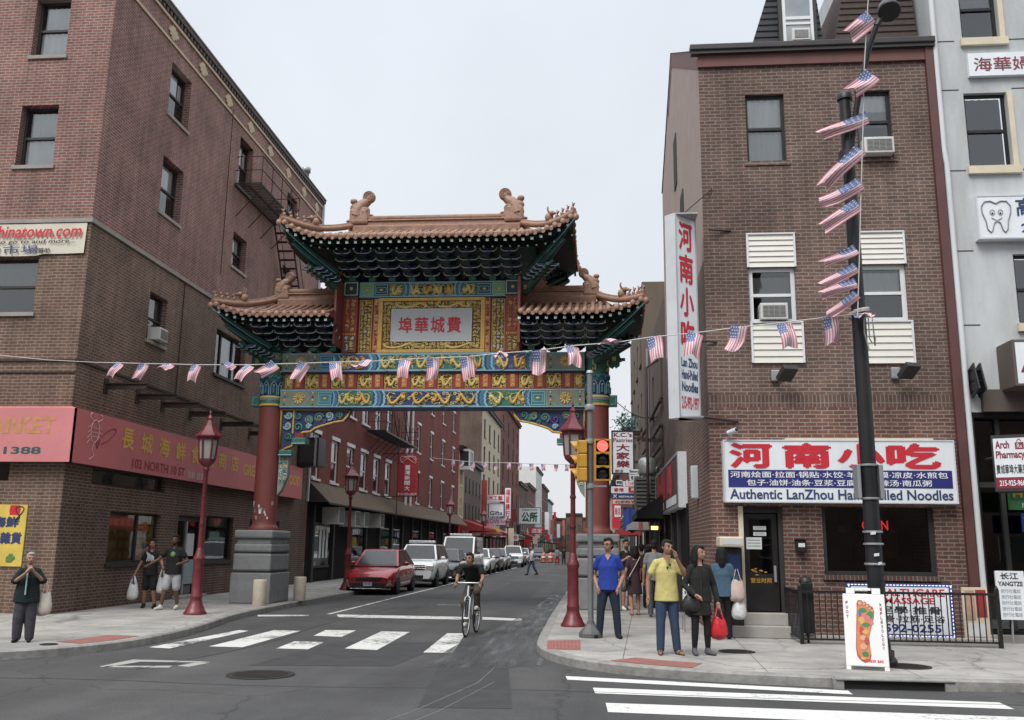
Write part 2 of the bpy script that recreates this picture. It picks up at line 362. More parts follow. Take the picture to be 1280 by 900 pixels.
# ================================================================ ground
def asphalt():
    m, t, b = nodes('asphalt'); L = t.links.new
    g = t.nodes.new('ShaderNodeNewGeometry')
    def noise(s, d, r=.6):
        n = t.nodes.new('ShaderNodeTexNoise'); n.inputs['Scale'].default_value = s; n.inputs['Detail'].default_value = d; n.inputs['Roughness'].default_value = r; L(g.outputs['Position'], n.inputs['Vector']); return n
    a = noise(.28, 6, .7); f = noise(38, 6, .75); v = t.nodes.new('ShaderNodeTexVoronoi'); v.feature = 'DISTANCE_TO_EDGE'; v.inputs['Scale'].default_value = .22
    q = noise(1.2, 5); mxv = t.nodes.new('ShaderNodeVectorMath'); mxv.operation = 'MULTIPLY_ADD'; mxv.inputs[1].default_value = (.8, .8, .8); L(q.outputs['Color'], mxv.inputs[0]); L(g.outputs['Position'], mxv.inputs[2]); L(mxv.outputs[0], v.inputs['Vector'])
    r = t.nodes.new('ShaderNodeValToRGB'); e = r.color_ramp.elements; e[0].position = .32; e[0].color = (.042, .042, .043, 1); e[1].position = .7; e[1].color = (.080, .079, .079, 1); L(a.outputs[0], r.inputs[0])
    r2 = t.nodes.new('ShaderNodeMapRange'); r2.inputs[1].default_value = .3; r2.inputs[2].default_value = .7; r2.inputs[3].default_value = .62; r2.inputs[4].default_value = 1.42; L(f.outputs[0], r2.inputs[0])
    r3 = t.nodes.new('ShaderNodeMapRange'); r3.inputs[1].default_value = 0; r3.inputs[2].default_value = .006; r3.inputs[3].default_value = .6; r3.inputs[4].default_value = 1; L(v.outputs['Distance'], r3.inputs[0])
    mu = t.nodes.new('ShaderNodeMath'); mu.operation = 'MULTIPLY'; L(r2.outputs[0], mu.inputs[0]); L(r3.outputs[0], mu.inputs[1])
    # tyre-worn lengthwise bands
    sv = t.nodes.new('ShaderNodeVectorMath'); sv.operation = 'MULTIPLY'; sv.inputs[1].default_value = (1.1, .05, 1); L(g.outputs['Position'], sv.inputs[0])
    nb = t.nodes.new('ShaderNodeTexNoise'); nb.inputs['Scale'].default_value = 1; nb.inputs['Detail'].default_value = 4; L(sv.outputs[0], nb.inputs['Vector'])
    r4 = t.nodes.new('ShaderNodeMapRange'); r4.inputs[1].default_value = .35; r4.inputs[2].default_value = .65; r4.inputs[3].default_value = .86; r4.inputs[4].default_value = 1.14; L(nb.outputs[0], r4.inputs[0])
    m2 = t.nodes.new('ShaderNodeMath'); m2.operation = 'MULTIPLY'; L(mu.outputs[0], m2.inputs[0]); L(r4.outputs[0], m2.inputs[1])
    s = t.nodes.new('ShaderNodeVectorMath'); s.operation = 'SCALE'; L(r.outputs[0], s.inputs[0]); L(m2.outputs[0], s.inputs['Scale']); L(s.outputs[0], b.inputs['Base Color'])
    b.inputs['Roughness'].default_value = .82; b.inputs['Specular IOR Level'].default_value = .35
    bp = t.nodes.new('ShaderNodeBump'); bp.inputs['Strength'].default_value = .35; bp.inputs['Distance'].default_value = .01; L(f.outputs[0], bp.inputs['Height']); L(bp.outputs[0], b.inputs['Normal'])
def pavement():
    m, t, b = nodes('pavement'); L = t.links.new
    g = t.nodes.new('ShaderNodeNewGeometry'); mp = t.nodes.new('ShaderNodeMapping'); mp.inputs['Rotation'].default_value = (0, 0, R(3)); mp.inputs['Location'].default_value = (.35, .5, 0); L(g.outputs['Position'], mp.inputs['Vector'])
    k = t.nodes.new('ShaderNodeTexBrick'); k.offset = 0; k.inputs['Scale'].default_value = 1; k.inputs['Brick Width'].default_value = 1.9; k.inputs['Row Height'].default_value = 1.7; k.inputs['Mortar Size'].default_value = .009; k.inputs['Mortar Smooth'].default_value = .3
    k.inputs['Color1'].default_value = (.37, .355, .33, 1); k.inputs['Color2'].default_value = (.305, .295, .275, 1); k.inputs['Mortar'].default_value = (.13, .125, .12, 1); L(mp.outputs[0], k.inputs['Vector'])
    n = t.nodes.new('ShaderNodeTexNoise'); n.inputs['Scale'].default_value = 1.1; n.inputs['Detail'].default_value = 9; n.inputs['Roughness'].default_value = .7; L(g.outputs['Position'], n.inputs['Vector'])
    r = t.nodes.new('ShaderNodeMapRange'); r.inputs[1].default_value = .28; r.inputs[2].default_value = .72; r.inputs[3].default_value = .58; r.inputs[4].default_value = 1.2; L(n.outputs[0], r.inputs[0])
    v = t.nodes.new('ShaderNodeTexVoronoi'); v.inputs['Scale'].default_value = 2.3; L(g.outputs['Position'], v.inputs['Vector'])      # dropped gum spots
    r2 = t.nodes.new('ShaderNodeMapRange'); r2.inputs[1].default_value = .06; r2.inputs[2].default_value = .09; r2.inputs[3].default_value = .5; r2.inputs[4].default_value = 1; L(v.outputs['Distance'], r2.inputs[0])
    mu = t.nodes.new('ShaderNodeMath'); mu.operation = 'MULTIPLY'; L(r.outputs[0], mu.inputs[0]); L(r2.outputs[0], mu.inputs[1])
    vc = t.nodes.new('ShaderNodeTexVoronoi'); vc.feature = 'DISTANCE_TO_EDGE'; vc.inputs['Scale'].default_value = .33; vd = t.nodes.new('ShaderNodeVectorMath'); vd.operation = 'MULTIPLY_ADD'; vd.inputs[1].default_value = (1.1, 1.1, 0); L(n.outputs['Color'], vd.inputs[0]); L(g.outputs['Position'], vd.inputs[2]); L(vd.outputs[0], vc.inputs['Vector'])
    rc = t.nodes.new('ShaderNodeMapRange'); rc.inputs[2].default_value = .008; rc.inputs[3].default_value = .5; L(vc.outputs['Distance'], rc.inputs[0]); mc = t.nodes.new('ShaderNodeMath'); mc.operation = 'MULTIPLY'; L(mu.outputs[0], mc.inputs[0]); L(rc.outputs[0], mc.inputs[1]); mu = mc
    s = t.nodes.new('ShaderNodeVectorMath'); s.operation = 'SCALE'; L(k.outputs['Color'], s.inputs[0]); L(mu.outputs[0], s.inputs['Scale']); L(s.outputs[0], b.inputs['Base Color'])
    b.inputs['Roughness'].default_value = .88
    f = t.nodes.new('ShaderNodeTexNoise'); f.inputs['Scale'].default_value = 45; L(g.outputs['Position'], f.inputs['Vector'])
    bp = t.nodes.new('ShaderNodeBump'); bp.inputs['Strength'].default_value = .2; bp.inputs['Distance'].default_value = .01; L(f.outputs[0], bp.inputs['Height']); L(bp.outputs[0], b.inputs['Normal'])
asphalt(); pavement()
worn('road_paint', (.56, .56, .53), .55, 9, (.055, .055, .056))
worn('road_paint_fresh', (.60, .60, .58), .46, 11, (.055, .055, .056))
mb = MB(); mb.poly([(-400, -60, 0), (400, -60, 0), (400, 700, 0), (-400, 700, 0)], 'asphalt'); mb.build('road', kind='structure')
KL = [(-60, 12.3), (-11, 12.35), (-9.6, 12.55), (-8.7, 12.95), (-8.1, 13.55), (-7.65, 14.45), (-7.5, 15.3), (-7.52, 16.9), (-7.75, 18.6), (-8.1, 20.6), (-8.25, 23), (-8.26, 30), (-8.26, 300)]
KR = [(-1.08, 300), (-1.08, 23.2), (-1.05, 19.4), (-1.03, 16.8), (-.98, 15.6), (-.74, 14.65), (-.4, 13.95), (.1, 13.4), (.9, 12.95), (1.7, 12.68), (2.6, 12.53), (3.4, 12.45), (4.6, 12.45), (5.6, 12.5), (60, 12.6)]
def smooth(pts, n=2):
    for _ in range(n):
        o = [pts[0]]
        for a, b in zip(pts, pts[1:]):
            o += [(a[0] * .75 + b[0] * .25, a[1] * .75 + b[1] * .25), (a[0] * .25 + b[0] * .75, a[1] * .25 + b[1] * .75)]
        pts = o + [pts[-1]]
    return pts
KL, KR = smooth(KL), smooth(KR)
SZ = .13
def offset(pts, d):
    o = []
    for i, p in enumerate(pts):
        a = Vector(pts[max(i - 1, 0)]); b = Vector(pts[min(i + 1, len(pts) - 1)]); t = (b - a).normalized(); o.append((p[0] - t.y * d, p[1] + t.x * d))
    return o
def pave(name, K, far):
    inn = offset(K, .17)
    m = MB(); m.poly([(x, y, SZ) for x, y in inn] + far, 'pavement'); m.build(name, kind='structure')
    k = MB(); n = len(K)
    prof = lambda i: [(K[i][0], K[i][1], 0), (K[i][0], K[i][1], SZ - .02), (K[i][0] + (inn[i][0] - K[i][0]) * .15, K[i][1] + (inn[i][1] - K[i][1]) * .15, SZ + .003), (inn[i][0], inn[i][1], SZ + .003), (inn[i][0], inn[i][1], -.1)]
    vs = []
    for i in range(n): vs += prof(i)
    k.add(vs, [(i * 5 + j, (i + 1) * 5 + j, (i + 1) * 5 + j + 1, i * 5 + j + 1) for i in range(n - 1) for j in range(4)], 'kerbstone'); k.build('kerb', kind='structure')
pave('pavement', KL, [(-60, 300, SZ)])
pave('pavement', KR, [(60, 300, SZ)])
def zpoly(pix, z): return [G(u, v, z) for u, v in pix]
def paint(name, quads, m='road_paint', z=.004):
    b = MB()
    for q in quads: b.poly(zpoly(q, z), m)
    return b.build(name, kind='structure')
paint('crosswalk_marking', [[(186, 809), (212, 810.5), (311, 788.5), (299, 787.5)], [(261, 808), (303, 809), (376, 788.5), (343, 787.5)], [(345, 810.5), (385, 811.5), (405, 802.5), (368, 801.5)], [(392, 794.5), (427, 796), (445, 788), (407, 787.5)], [(431, 810.5), (471, 812.5), (512, 790), (477, 789)], [(529, 815.5), (566, 816), (582, 791.5), (559, 791.5)]], 'road_paint')
paint('stop_line', [[(322, 768.5), (322, 770.5), (386, 770), (386, 768.5)], [(421, 768), (423, 771.5), (582, 774.5), (582, 771)], [(603, 771.3), (603, 774.4), (652, 776), (652, 773.2)]], 'road_paint')
def strip(a, b, w, z=.004):
    a, b = Vector(a), Vector(b); t = (b - a).normalized(); n = Vector((-t.y, t.x, 0)) * w / 2; return [a - n, b - n, b + n, a + n]
b_ = MB(); b_.poly(strip((-6.57, 22.9, .004), (-6.42, 80, .004), .1), 'road_paint'); b_.poly(strip((-4.6, 27.3, .0042), (-3.7, 27.3, .0042), .1), 'road_paint'); b_.build('parking_line', kind='structure')
paint('crosswalk_marking', [[(707, 845), (709, 849.5), (1066, 868), (1060, 863.2)], [(741, 859.5), (744, 866.5), (1268, 886.5), (1249, 878)]], 'road_paint_fresh')
a4 = [[G(757, 878.5, .004), G(760, 890, .004), G(1300, 912, .004), G(1300, 897, .004)]]
b_ = MB(); b_.poly(a4[0], 'road_paint_fresh'); b_.poly([(.3, 9.0, .004), (.3, 9.5, .004), (5.2, 9.3, .004), (5.2, 8.8, .004)], 'road_paint_fresh'); b_.poly([(.3, 7.6, .004), (.3, 8.1, .004), (5.2, 7.9, .004), (5.2, 7.4, .004)], 'road_paint_fresh'); b_.build('crosswalk_marking', kind='structure')
worn('box_paint', (.33, .32, .30), .55, 9)
paint('road_box_marking', [[(124, 833), (133, 834), (176, 827), (165, 824.5)], [(165, 824.2), (176, 827), (246, 828), (263, 827)], [(137, 832.3), (124, 834), (211, 834.5), (216, 832)], [(221, 832.5), (236, 833.5), (263, 828.2), (246, 827.6)]], 'box_paint', .0045)
# darker square of new tar inside the box marking, a long dark patch along the wheel lane
mat('tar_patch', (.030, .030, .032), .8, var=.3, scale=4, bump=.3, bscale=60)
mat('tar_patch_dark', (.036, .036, .038), .78, var=.35, scale=3, bump=.3, bscale=60)
paint('tar_patch', [[(150, 831.5), (170, 827.8), (232, 828.6), (212, 832)]], 'tar_patch', .003)
# dark, wet-looking streak near the right kerb with pale dried scum
def scum():
    m, t, b = nodes('scum'); L = t.links.new
    g = t.nodes.new('ShaderNodeNewGeometry'); mp = t.nodes.new('ShaderNodeVectorMath'); mp.operation = 'MULTIPLY'; mp.inputs[1].default_value = (2.6, .30, 1); L(g.outputs['Position'], mp.inputs[0])
    n = t.nodes.new('ShaderNodeTexNoise'); n.inputs['Scale'].default_value = 1.3; n.inputs['Detail'].default_value = 9; n.inputs['Roughness'].default_value = .7; n.inputs['Distortion'].default_value = .6; L(mp.outputs[0], n.inputs['Vector'])
    r = t.nodes.new('ShaderNodeValToRGB'); e = r.color_ramp.elements; e[0].position = .35; e[0].color = (.040, .041, .043, 1); e[1].position = .8; e[1].color = (.36, .37, .38, 1); q = e.new(.58); q.color = (.10, .102, .105, 1); L(n.outputs[0], r.inputs[0])
    L(r.outputs[0], b.inputs['Base Color']); b.inputs['Roughness'].default_value = .45
    # ragged border: the sheet thins out where its own noise is low
    n2 = t.nodes.new('ShaderNodeTexNoise'); n2.inputs['Scale'].default_value = 2.4; n2.inputs['Detail'].default_value = 8; L(mp.outputs[0], n2.inputs['Vector'])
    r2 = t.nodes.new('ShaderNodeMapRange'); r2.inputs[1].default_value = .34; r2.inputs[2].default_value = .74; L(n2.outputs[0], r2.inputs[0]); L(r2.outputs[0], b.inputs['Alpha'])
scum()
b_ = MB(); b_.poly([(-2.55, 13.4, .005), (-1.3, 13.6, .005), (-.62, 14.2, .005), (-1.02, 15.4, .005), (-1.1, 17, .005), (-1.12, 23, .005), (-1.12, 34, .005), (-1.6, 34, .005), (-1.75, 26, .005), (-2.0, 21, .005), (-2.4, 17, .005)], 'scum'); b_.build('damp_streak', kind='structure')
b_ = MB()
for K, f in ((KR, lambda p: -.02 < p[0] < 1.35), (KL, lambda p: 13.9 < p[1] < 15.8 and p[0] < -7)):
    ii = [i for i, p in enumerate(K) if f(p)]; o1, o2 = offset(K, .2), offset(K, .78)
    b_.poly([(*o1[i], SZ + .005) for i in ii] + [(*o2[i], SZ + .005) for i in reversed(ii)], 'pad_red')
b_.build('kerb_ramp', kind='structure')
b_ = MB(); b_.poly(zpoly([(683, 811.5), (685, 800.5), (725.5, 800), (725.5, 812)], SZ + .004), 'pad_red')
for i in range(9):
    for j in range(6):
        p = G(686 + i * 4.6, 801.5 + j * 1.8, SZ + .004); b_.lathe([(.03, 0), (.02, .012), (0, .014)], p, 'pad_red', 6)
b_.build('tactile_paving', kind='structure')
# iron covers
def cover(name, label, u, v, r, z, ring=True):
    c = G(u, v, z); m = MB(); m.lathe([(r, 0), (r, .008), (r * .9, .01), (r * .88, .006), (0, .006)], c, 'rust_iron', 28)
    for k in range(-4, 5):
        w = math.sqrt(max(0, 1 - (k / 5) ** 2)) * r * .8; m.box(c.x - w, c.x + w, c.y + k * r * .17 - r * .03, c.y + k * r * .17 + r * .03, z + .006, z + .011, 'rust_iron')
    m.build(name, label=label, cat='manhole cover', loc=c)
mat('rust_iron', (.035, .03, .028), .7, .4, var=.4, scale=9)
mat('iron_dark', (.018, .017, .017), .75, .3, var=.3, scale=9)
cover('manhole_cover', 'round iron manhole cover in the road in front of the left crosswalk', 326, 843.5, .44, .004)
cover('utility_cover', 'dark oval iron cover in the right pavement near the restaurant steps', 921, 814.5, .28, SZ + .004)
cover('utility_cover', 'small iron cover in the left pavement near the old woman', 61, 805.5, .13, SZ + .004)
cover('utility_cover', 'small square-ringed iron cover in the pavement behind the sandwich board', 1133, 833, .33, SZ + .004)
# kerb inlet
m = MB(); m.box(3.08, 4.3, 12.42, 12.6, .002, .105, 'black'); m.box(2.98, 4.42, 12.36, 12.62, .105, .136, 'kerbstone', bev=.012)
m.box(2.95, 3.08, 12.38, 12.6, 0, .12, 'kerbstone'); m.box(4.3, 4.45, 12.38, 12.6, 0, .12, 'kerbstone')
m.build('storm_drain', label='dark storm drain opening in the kerb below the black pole', cat='drain', loc=(3.7, 12.5, 0))

b_ = MB(); b_.poly([(-4.9, 13.2, .003), (-2.9, 13.5, .003), (-2.6, 16.9, .003), (-4.6, 16.6, .003)], 'tar_patch_dark'); b_.poly([(-1.9, 10.2, .003), (-.9, 10.3, .003), (-1.3, 14.1, .003), (-2.3, 14.0, .003)], 'tar_patch_dark'); b_.poly([(-3.9, 30, .003), (-2.2, 30, .003), (-2.3, 47, .003), (-4.0, 47, .003)], 'tar_patch_dark')
for pts in ([(-2.4, 8.2), (-1.9, 10.0), (-1.5, 12.1), (-1.45, 13.6)], [(-2.1, 8.2), (-1.65, 10.0), (-1.3, 12.2)]): b_.tube([(x, y, -.004) for x, y in pts], .012, 'tar_line', 6)
mat('tar_line', (.12, .12, .122), .7, var=.3)
for pts in ([(-9, 11.2), (-6.5, 11.6), (-4, 11.3), (-1, 11.7), (2, 11.4), (6, 11.5)], [(-6.2, 12.5), (-5.6, 16), (-5.9, 20), (-5.5, 26)]): b_.tube([(x, y, -.008) for x, y in smooth(pts, 2)], .016, 'tar_patch', 6)
b_.build('tar_patch', kind='structure')
# ================================================================ buildings
def window(root, F, u0, u1, z0, z1, dep=.14, fm='dark_trim', cur=None, sill=None, fw=.055, glass='glass', ratio=.5, bars=True, back=.5, lintel=None, sillp=.06):
    """sash window in a wall opening: frame part > pane, curtain, sill"""
    f = MB(); d = -dep
    f.fb(F, u0, u0 + fw, d - .05, d, z0, z1, fm); f.fb(F, u1 - fw, u1, d - .05, d, z0, z1, fm)
    f.fb(F, u0 + fw, u1 - fw, d - .05, d, z1 - fw, z1, fm); f.fb(F, u0 + fw, u1 - fw, d - .05, d, z0, z0 + fw, fm)
    zm = z0 + (z1 - z0) * ratio
    if bars: f.fb(F, u0 + fw, u1 - fw, d - .048, d + .012, zm - .03, zm + .03, fm)
    f.fq(F, u0, u1, d - back, z0, z1, 'interior')
    w = f.build('window', root)
    p = MB(); p.fq(F, u0 + fw, u1 - fw, d - .03, z0 + fw, z1 - fw, glass); p.build('pane', w)
    for c in (cur or []):
        k = MB(); a, b = c[1], c[2]; za, zb = z0 + fw + (z1 - z0 - 2 * fw) * a, z0 + fw + (z1 - z0 - 2 * fw) * b
        ua, ub = u0 + fw, u1 - fw
        if len(c) > 3: ua, ub = ua + (ub - ua) * c[3], ua + (ub - ua) * c[4]
        n = 18; vs = []
        for i in range(n + 1):
            dd = d - .09 + .012 * math.sin(i * 1.7) + .006 * math.sin(i * 4.1)
            vs += [F.p(ua + (ub - ua) * i / n, dd, za), F.p(ua + (ub - ua) * i / n, dd, zb)]
        k.add(vs, [(2 * i, 2 * i + 2, 2 * i + 3, 2 * i + 1) for i in range(n)], c[0], True); k.build('curtain', w)
    if sill:
        s = MB(); s.fb(F, u0 - .06, u1 + .06, -dep * .5, sillp, z0 - .09, z0, sill); s.build('sill', w)
    if lintel:
        s = MB(); s.fb(F, u0 - .05, u1 + .05, -.04, .05, z1, z1 + .16, lintel); s.build('lintel', w)
    return w
def sash_ac(label, F, u0, u1, z0, z1, out=.28, group='window air conditioners'):
    t = thing('air_conditioner', label, 'air conditioner', F.p((u0 + u1) / 2, 0, z0), group=group)
    m = MB(); m.fb(F, u0, u1, -.12, out, z0, z1, 'ac_white', bev=.012); m.build('casing', t)
    g = MB(); g.fb(F, u0 + .05, u1 - .05, out + .002, out + .006, z0 + .05, z1 - .05, 'ac_dark')
    n = 9
    for i in range(n):
        z = z0 + .06 + (z1 - z0 - .12) * i / (n - 1); g.fb(F, u0 + .05, u1 - .05, out + .006, out + .013, z - .006, z + .006, 'ac_fin')
    for i in range(5):
        u = u0 + .05 + (u1 - u0 - .1) * i / 4; g.fb(F, u - .005, u + .005, out + .013, out + .017, z0 + .05, z1 - .05, 'ac_fin')
    g.build('grille', t)
    return t
mat('ac_white', (.58, .57, .54), .5, var=.12); mat('ac_dark', (.06, .06, .06), .6); mat('ac_fin', (.30, .30, .29), .5)
# ---------------------------------------------------------------- left corner building (seafood market)
LB = thing('corner_building', 'tall red brick corner building with pink sign band on the left', 'building', (-11.8, 19.6, SZ))
FF, FS = FY(19.6), FXp(-11.8)
ZB = 9.1
fw_hi = [(-13.9, -12.95, 10.53, 12.1), (-13.85, -12.95, 13.42, 14.98)]
fw_lo = [(-14.25, -13.0, 6.88, 8.21)]
sw_hi = [(22.72, 23.98, 13.42, 14.98), (22.72, 23.98, 10.55, 12.15), (27.8, 28.98, 13.38, 15.1), (27.8, 28.98, 10.58, 11.75), (32.6, 33.8, 13.5, 15.05), (32.6, 33.8, 10.58, 12.1)]
sw_lo = [(22.69, 23.72, 6.95, 8.25), (27.1, 29.55, 6.87, 8.3), (32.5, 34.5, 6.87, 8.3)]
st = [(21.75, 24.4, 1.17, 2.42), (27.4, 29.55, 1.15, 2.5), (31, 34, 1.1, 2.5), (20.75, 24.5, 3.02, 3.42), (25.5, 27.25, .13, 2.46)]
w = MB()
w.wall(FF, -40, -11.8, ZB, 16.35, fw_hi, 'brick_red', .22); w.wall(FS, 19.6, 37.2, ZB, 16.35, sw_hi, 'brick_red', .22)
w.wall(FF, -40, -11.8, 0, ZB, fw_lo + [(-15.9, -13.1, 3.0, 3.4)], 'brick_low' if 0 else 'brick_tan', .2); w.wall(FS, 19.6, 37.2, 3.45, ZB, sw_lo, 'brick_tan', .2)
w.wall(FS, 19.6, 37.2, 0, 3.45, [h for h in st if h[3] < 3.44], 'brick_low', .2)
w.poly([(-40, 19.6, 16.35), (-11.8, 19.6, 16.35), (-11.8, 37.2, 16.35), (-40, 37.2, 16.35)], 'roof_tar')
w.poly([(-40, 37.2, 0), (-11.8, 37.2, 0), (-11.8, 37.2, 16.35), (-40, 37.2, 16.35)], 'brick_brown')
w.build('wall', LB)
# belt courses, cornice
t_ = MB()
for F, a, b in ((FF, -40, -11.8), (FS, 19.6, 37.2)): t_.fb(F, a, b + (0.05 if F is FF else 0), 0.002, .05, 9.06, 9.16, 'stone_sill')
t_.build('belt_course', LB)
t_ = MB()
for F, a, b in ((FF, -40, -11.8), (FS, 19.6, 37.2)):
    t_.fb(F, a, b, 0.002, .04, 15.42, 15.5, 'tan_trim'); t_.fb(F, a, b, .002, .05, 16.02, 16.1, 'tan_trim')
    t_.fb(F, a, b, .002, .10, 16.27, 16.42, 'cornice_grey')
    n = int((b - a) / .22)
    for i in range(n): t_.fb(F, a + i * .22, a + i * .22 + .11, .002, .07, 16.13, 16.265, 'cornice_grey')
    t_.fb(F, a, b, .03, .13, 16.42, 16.46, 'stone_sill')
t_.build('cornice', LB)
t_ = MB()
for u in [20.4, 22.6, 24.6, 26.6, 28.55, 30.5, 32.5, 34.45, 36.2]:
    for k, (hw, hz) in enumerate(((.10, .2), (.20, .13), (.29, .055))):      # stepped cream terracotta star in the frieze
        t_.fb(FS, u - hw, u + hw, .002, .03 + k * .003, 15.76 - hz, 15.76 + hz, 'tan_trim')
for u in [-14.8, -17]: t_.fb(FF, u - .2, u + .2, .002, .03, 15.6, 15.92, 'tan_trim')
t_.build('frieze_ornament', LB)
for h in fw_hi: window(LB, FF, *h, dep=.2, cur=[('curtain_white', .03, .48), ('curtain_grey', .52, .97, .12, 1)], sill='stone_sill', sillp=.05)
for h in fw_lo: window(LB, FF, *h, dep=.18, cur=[('blind', .5, 1), ('interior', 0, .48)], sill='stone_sill')
for i, h in enumerate(sw_hi): window(LB, FS, *h, dep=.2, cur=[('curtain_grey', .5, .98, .0, .8), ('curtain_white', .5, .9, .82, 1)] if i % 2 == 0 else [('curtain_grey', .45, 1)], sill='stone_sill', sillp=.05)
window(LB, FS, *sw_lo[0], dep=.16, cur=[('blind', .55, 1)], sill='stone_sill')
for h in sw_lo[1:]:
    window(LB, FS, *h, dep=.16, cur=[('curtain_grey', .02, .98, .33, .66)], bars=False, sill='dark_trim')
    m = MB()
    for q in (.3, .69): m.fb(FS, h[0] + (h[1] - h[0]) * q - .04, h[0] + (h[1] - h[0]) * q + .04, -.2, -.15, h[2], h[3], 'dark_trim')
    m.build('mullion', LB)
sash_ac('small grey air conditioner in side window of the tall brick corner building', FS, 22.95, 23.42, 6.99, 7.33, .24)
# street level
w1 = window(LB, FS, 21.75, 24.4, 1.17, 2.42, dep=.1, bars=False, sill='dark_trim', back=.9)
m = MB(); m.fb(FS, 23.28, 23.36, -.15, -.09, 1.17, 2.42, 'dark_trim'); m.build('mullion', LB)
for h in st[1:3]: window(LB, FS, *h, dep=.1, bars=False, sill='dark_trim', glass='glass_dark')
window(LB, FS, 20.75, 24.5, 3.02, 3.42, dep=.12, bars=False, fm='dark_trim')
m = MB(); m.fb(FS, 25.5, 27.25, -.8, -.75, .13, 2.46, 'interior'); m.fb(FS, 25.5, 25.6, -.2, -.1, .13, 2.46, 'dark_trim'); m.fb(FS, 27.15, 27.25, -.2, -.1, .13, 2.46, 'dark_trim'); m.fb(FS, 25.6, 27.15, -.2, -.1, 2.3, 2.46, 'dark_trim')
m.fb(FS, 26.3, 26.38, -.2, -.1, .13, 2.3, 'steel'); m.fb(FS, 25.5, 27.3, -.75, .25, .131, .2, 'concrete_step'); dr = m.build('door', LB)
m = MB(); m.fq(FS, 25.6, 27.15, -.14, .13, 2.3, 'glass_dark'); m.fq(FS, 26.42, 26.95, -.137, 1.3, 1.95, 'poster_white'); m.fq(FS, 26.45, 27.05, -.137, .5, 1.2, 'poster_mint'); m.build('pane', dr)
mat('poster_white', (.62, .64, .63), .6, var=.15); mat('poster_mint', (.30, .42, .42), .6, var=.15); mat('poster_yellow', (.55, .40, .06), .55, var=.2); mat('poster_cream', (.55, .46, .2), .6, var=.2)
# posters behind the shop window glass
m = MB(); m.fq(FS, 23.4, 24.34, -.155, 1.2, 2.1, 'poster_yellow')
for k, (tx, a, b) in enumerate((('TOP QUALITY', 1.68, 1.8), ('SEAFOOD', 1.5, 1.64), ('CHEAP', 1.3, 1.44))): m.text(FS, tx, 23.5, 24.25, a, b, -.153, 'ink_maroon', .02)
m.fq(FS, 23.4, 24.34, -.155, 2.13, 2.36, 'poster_cream'); m.ball(FS.p(23.6, -.15, 1.95), (.004, .1, .06), 'ink_red'); m.ball(FS.p(24.05, -.15, 1.93), (.004, .12, .07), 'ink_gold')
m.build('poster', label='yellow seafood poster behind the right half of the market side window', cat='poster', loc=FS.p(23.9, -.15, 1.2))
m = MB(); m.fq(FS, 21.85, 23.2, -.156, 1.2, 2.35, 'poster_dim'); 
for i in range(4):
    for j in range(4): m.fq(FS, 21.95 + i * .31, 22.15 + i * .31, -.1545, 1.28 + j * .27, 1.44 + j * .27, 'poster_dim2')
mat('poster_dim', (.21, .12, .03), .7, var=.4); mat('poster_dim2', (.26, .19, .06), .7, var=.3)
m.build('poster', label='faded orange poster sheet behind the left half of the market side window', cat='poster', loc=FS.p(22.5, -.15, 1.2))
# brick soldier band above the shop
# black conduits and service brackets
for i, (u, v) in enumerate([(132, 480), (172, 493), (203, 505), (238, 515), (277, 525), (312, 540)]):
    p = PX(u, v, -11.8); m = MB()
    m.box(-11.8, -10.75, p.y - .05, p.y + .05, 5.42, 5.45, 'rust_metal'); m.box(-11.8, -10.75, p.y - .012, p.y + .012, 5.33, 5.42, 'rust_metal'); m.box(-11.8, -10.75, p.y - .05, p.y + .05, 5.30, 5.33, 'rust_metal')
    m.box(-11.79, -11.77, p.y - .1, p.y + .1, 5.2, 5.55, 'rust_metal'); m.build('wall_bracket', LB)
m = MB(); m.fb(FF, -30, -11.8, .002, .04, 5.72, 5.77, 'rust_metal'); m.fb(FS, 19.6, 36, .002, .04, 5.72, 5.77, 'rust_metal'); m.fb(FF, -30, -11.8, .002, .03, 5.45, 5.48, 'rust_metal')
m.tube([FS.p(24.6, .03, 9.05), FS.p(24.6, .03, 5.8)], .015, 'rust_metal', 5); m.build('conduit', LB)
m = MB()
for z in (11.0, 12.6, 14.0): m.tube([(-11.74, 26.9, z - 1.0), (-11.74, 26.9, z + 1.6)], .012, 'rust_metal', 5)
m.build('drain_wire', LB)
# sign band
mat('band_pink', (.56, .20, .205), .45, var=.12, scale=.8); mat('cornice_grey', (.09, .075, .068), .8); mat('band_red', (.50, .135, .138), .45, var=.14, scale=.8); mat('band_gold', (.62, .36, .06), .5, var=.2, scale=9); mat('band_fade', (.50, .24, .10), .5, var=.2, scale=9)
mat('band_green', (.03, .09, .085), .5); mat('band_white', (.62, .42, .42), .5)
SB = thing('shop_sign', 'long pink and red sign band wrapping the corner of the seafood market', 'shop sign', (-11.5, 19.3, 3.4))
m = MB(); m.box(-40, -11.5, 19.3, 19.34, 3.4, 4.6, 'band_pink'); m.poly([(-40, 19.34, 4.6), (-11.5, 19.34, 4.6), (-11.8, 19.6, 4.68), (-40, 19.6, 4.68)], 'band_pink'); m.box(-40, -11.54, 19.34, 19.59, 3.4, 3.43, 'dark_trim')
F1 = FY(19.3)
m.text(F1, 'SEAFOOD MARKET', -16.2, -11.95, 4.02, 4.4, .004, 'band_fade', .03); m.text(F1, '(215) 928-1388', -15.2, -12.22, 3.52, 3.73, .004, 'band_green', .025); m.build('front_panel', SB)
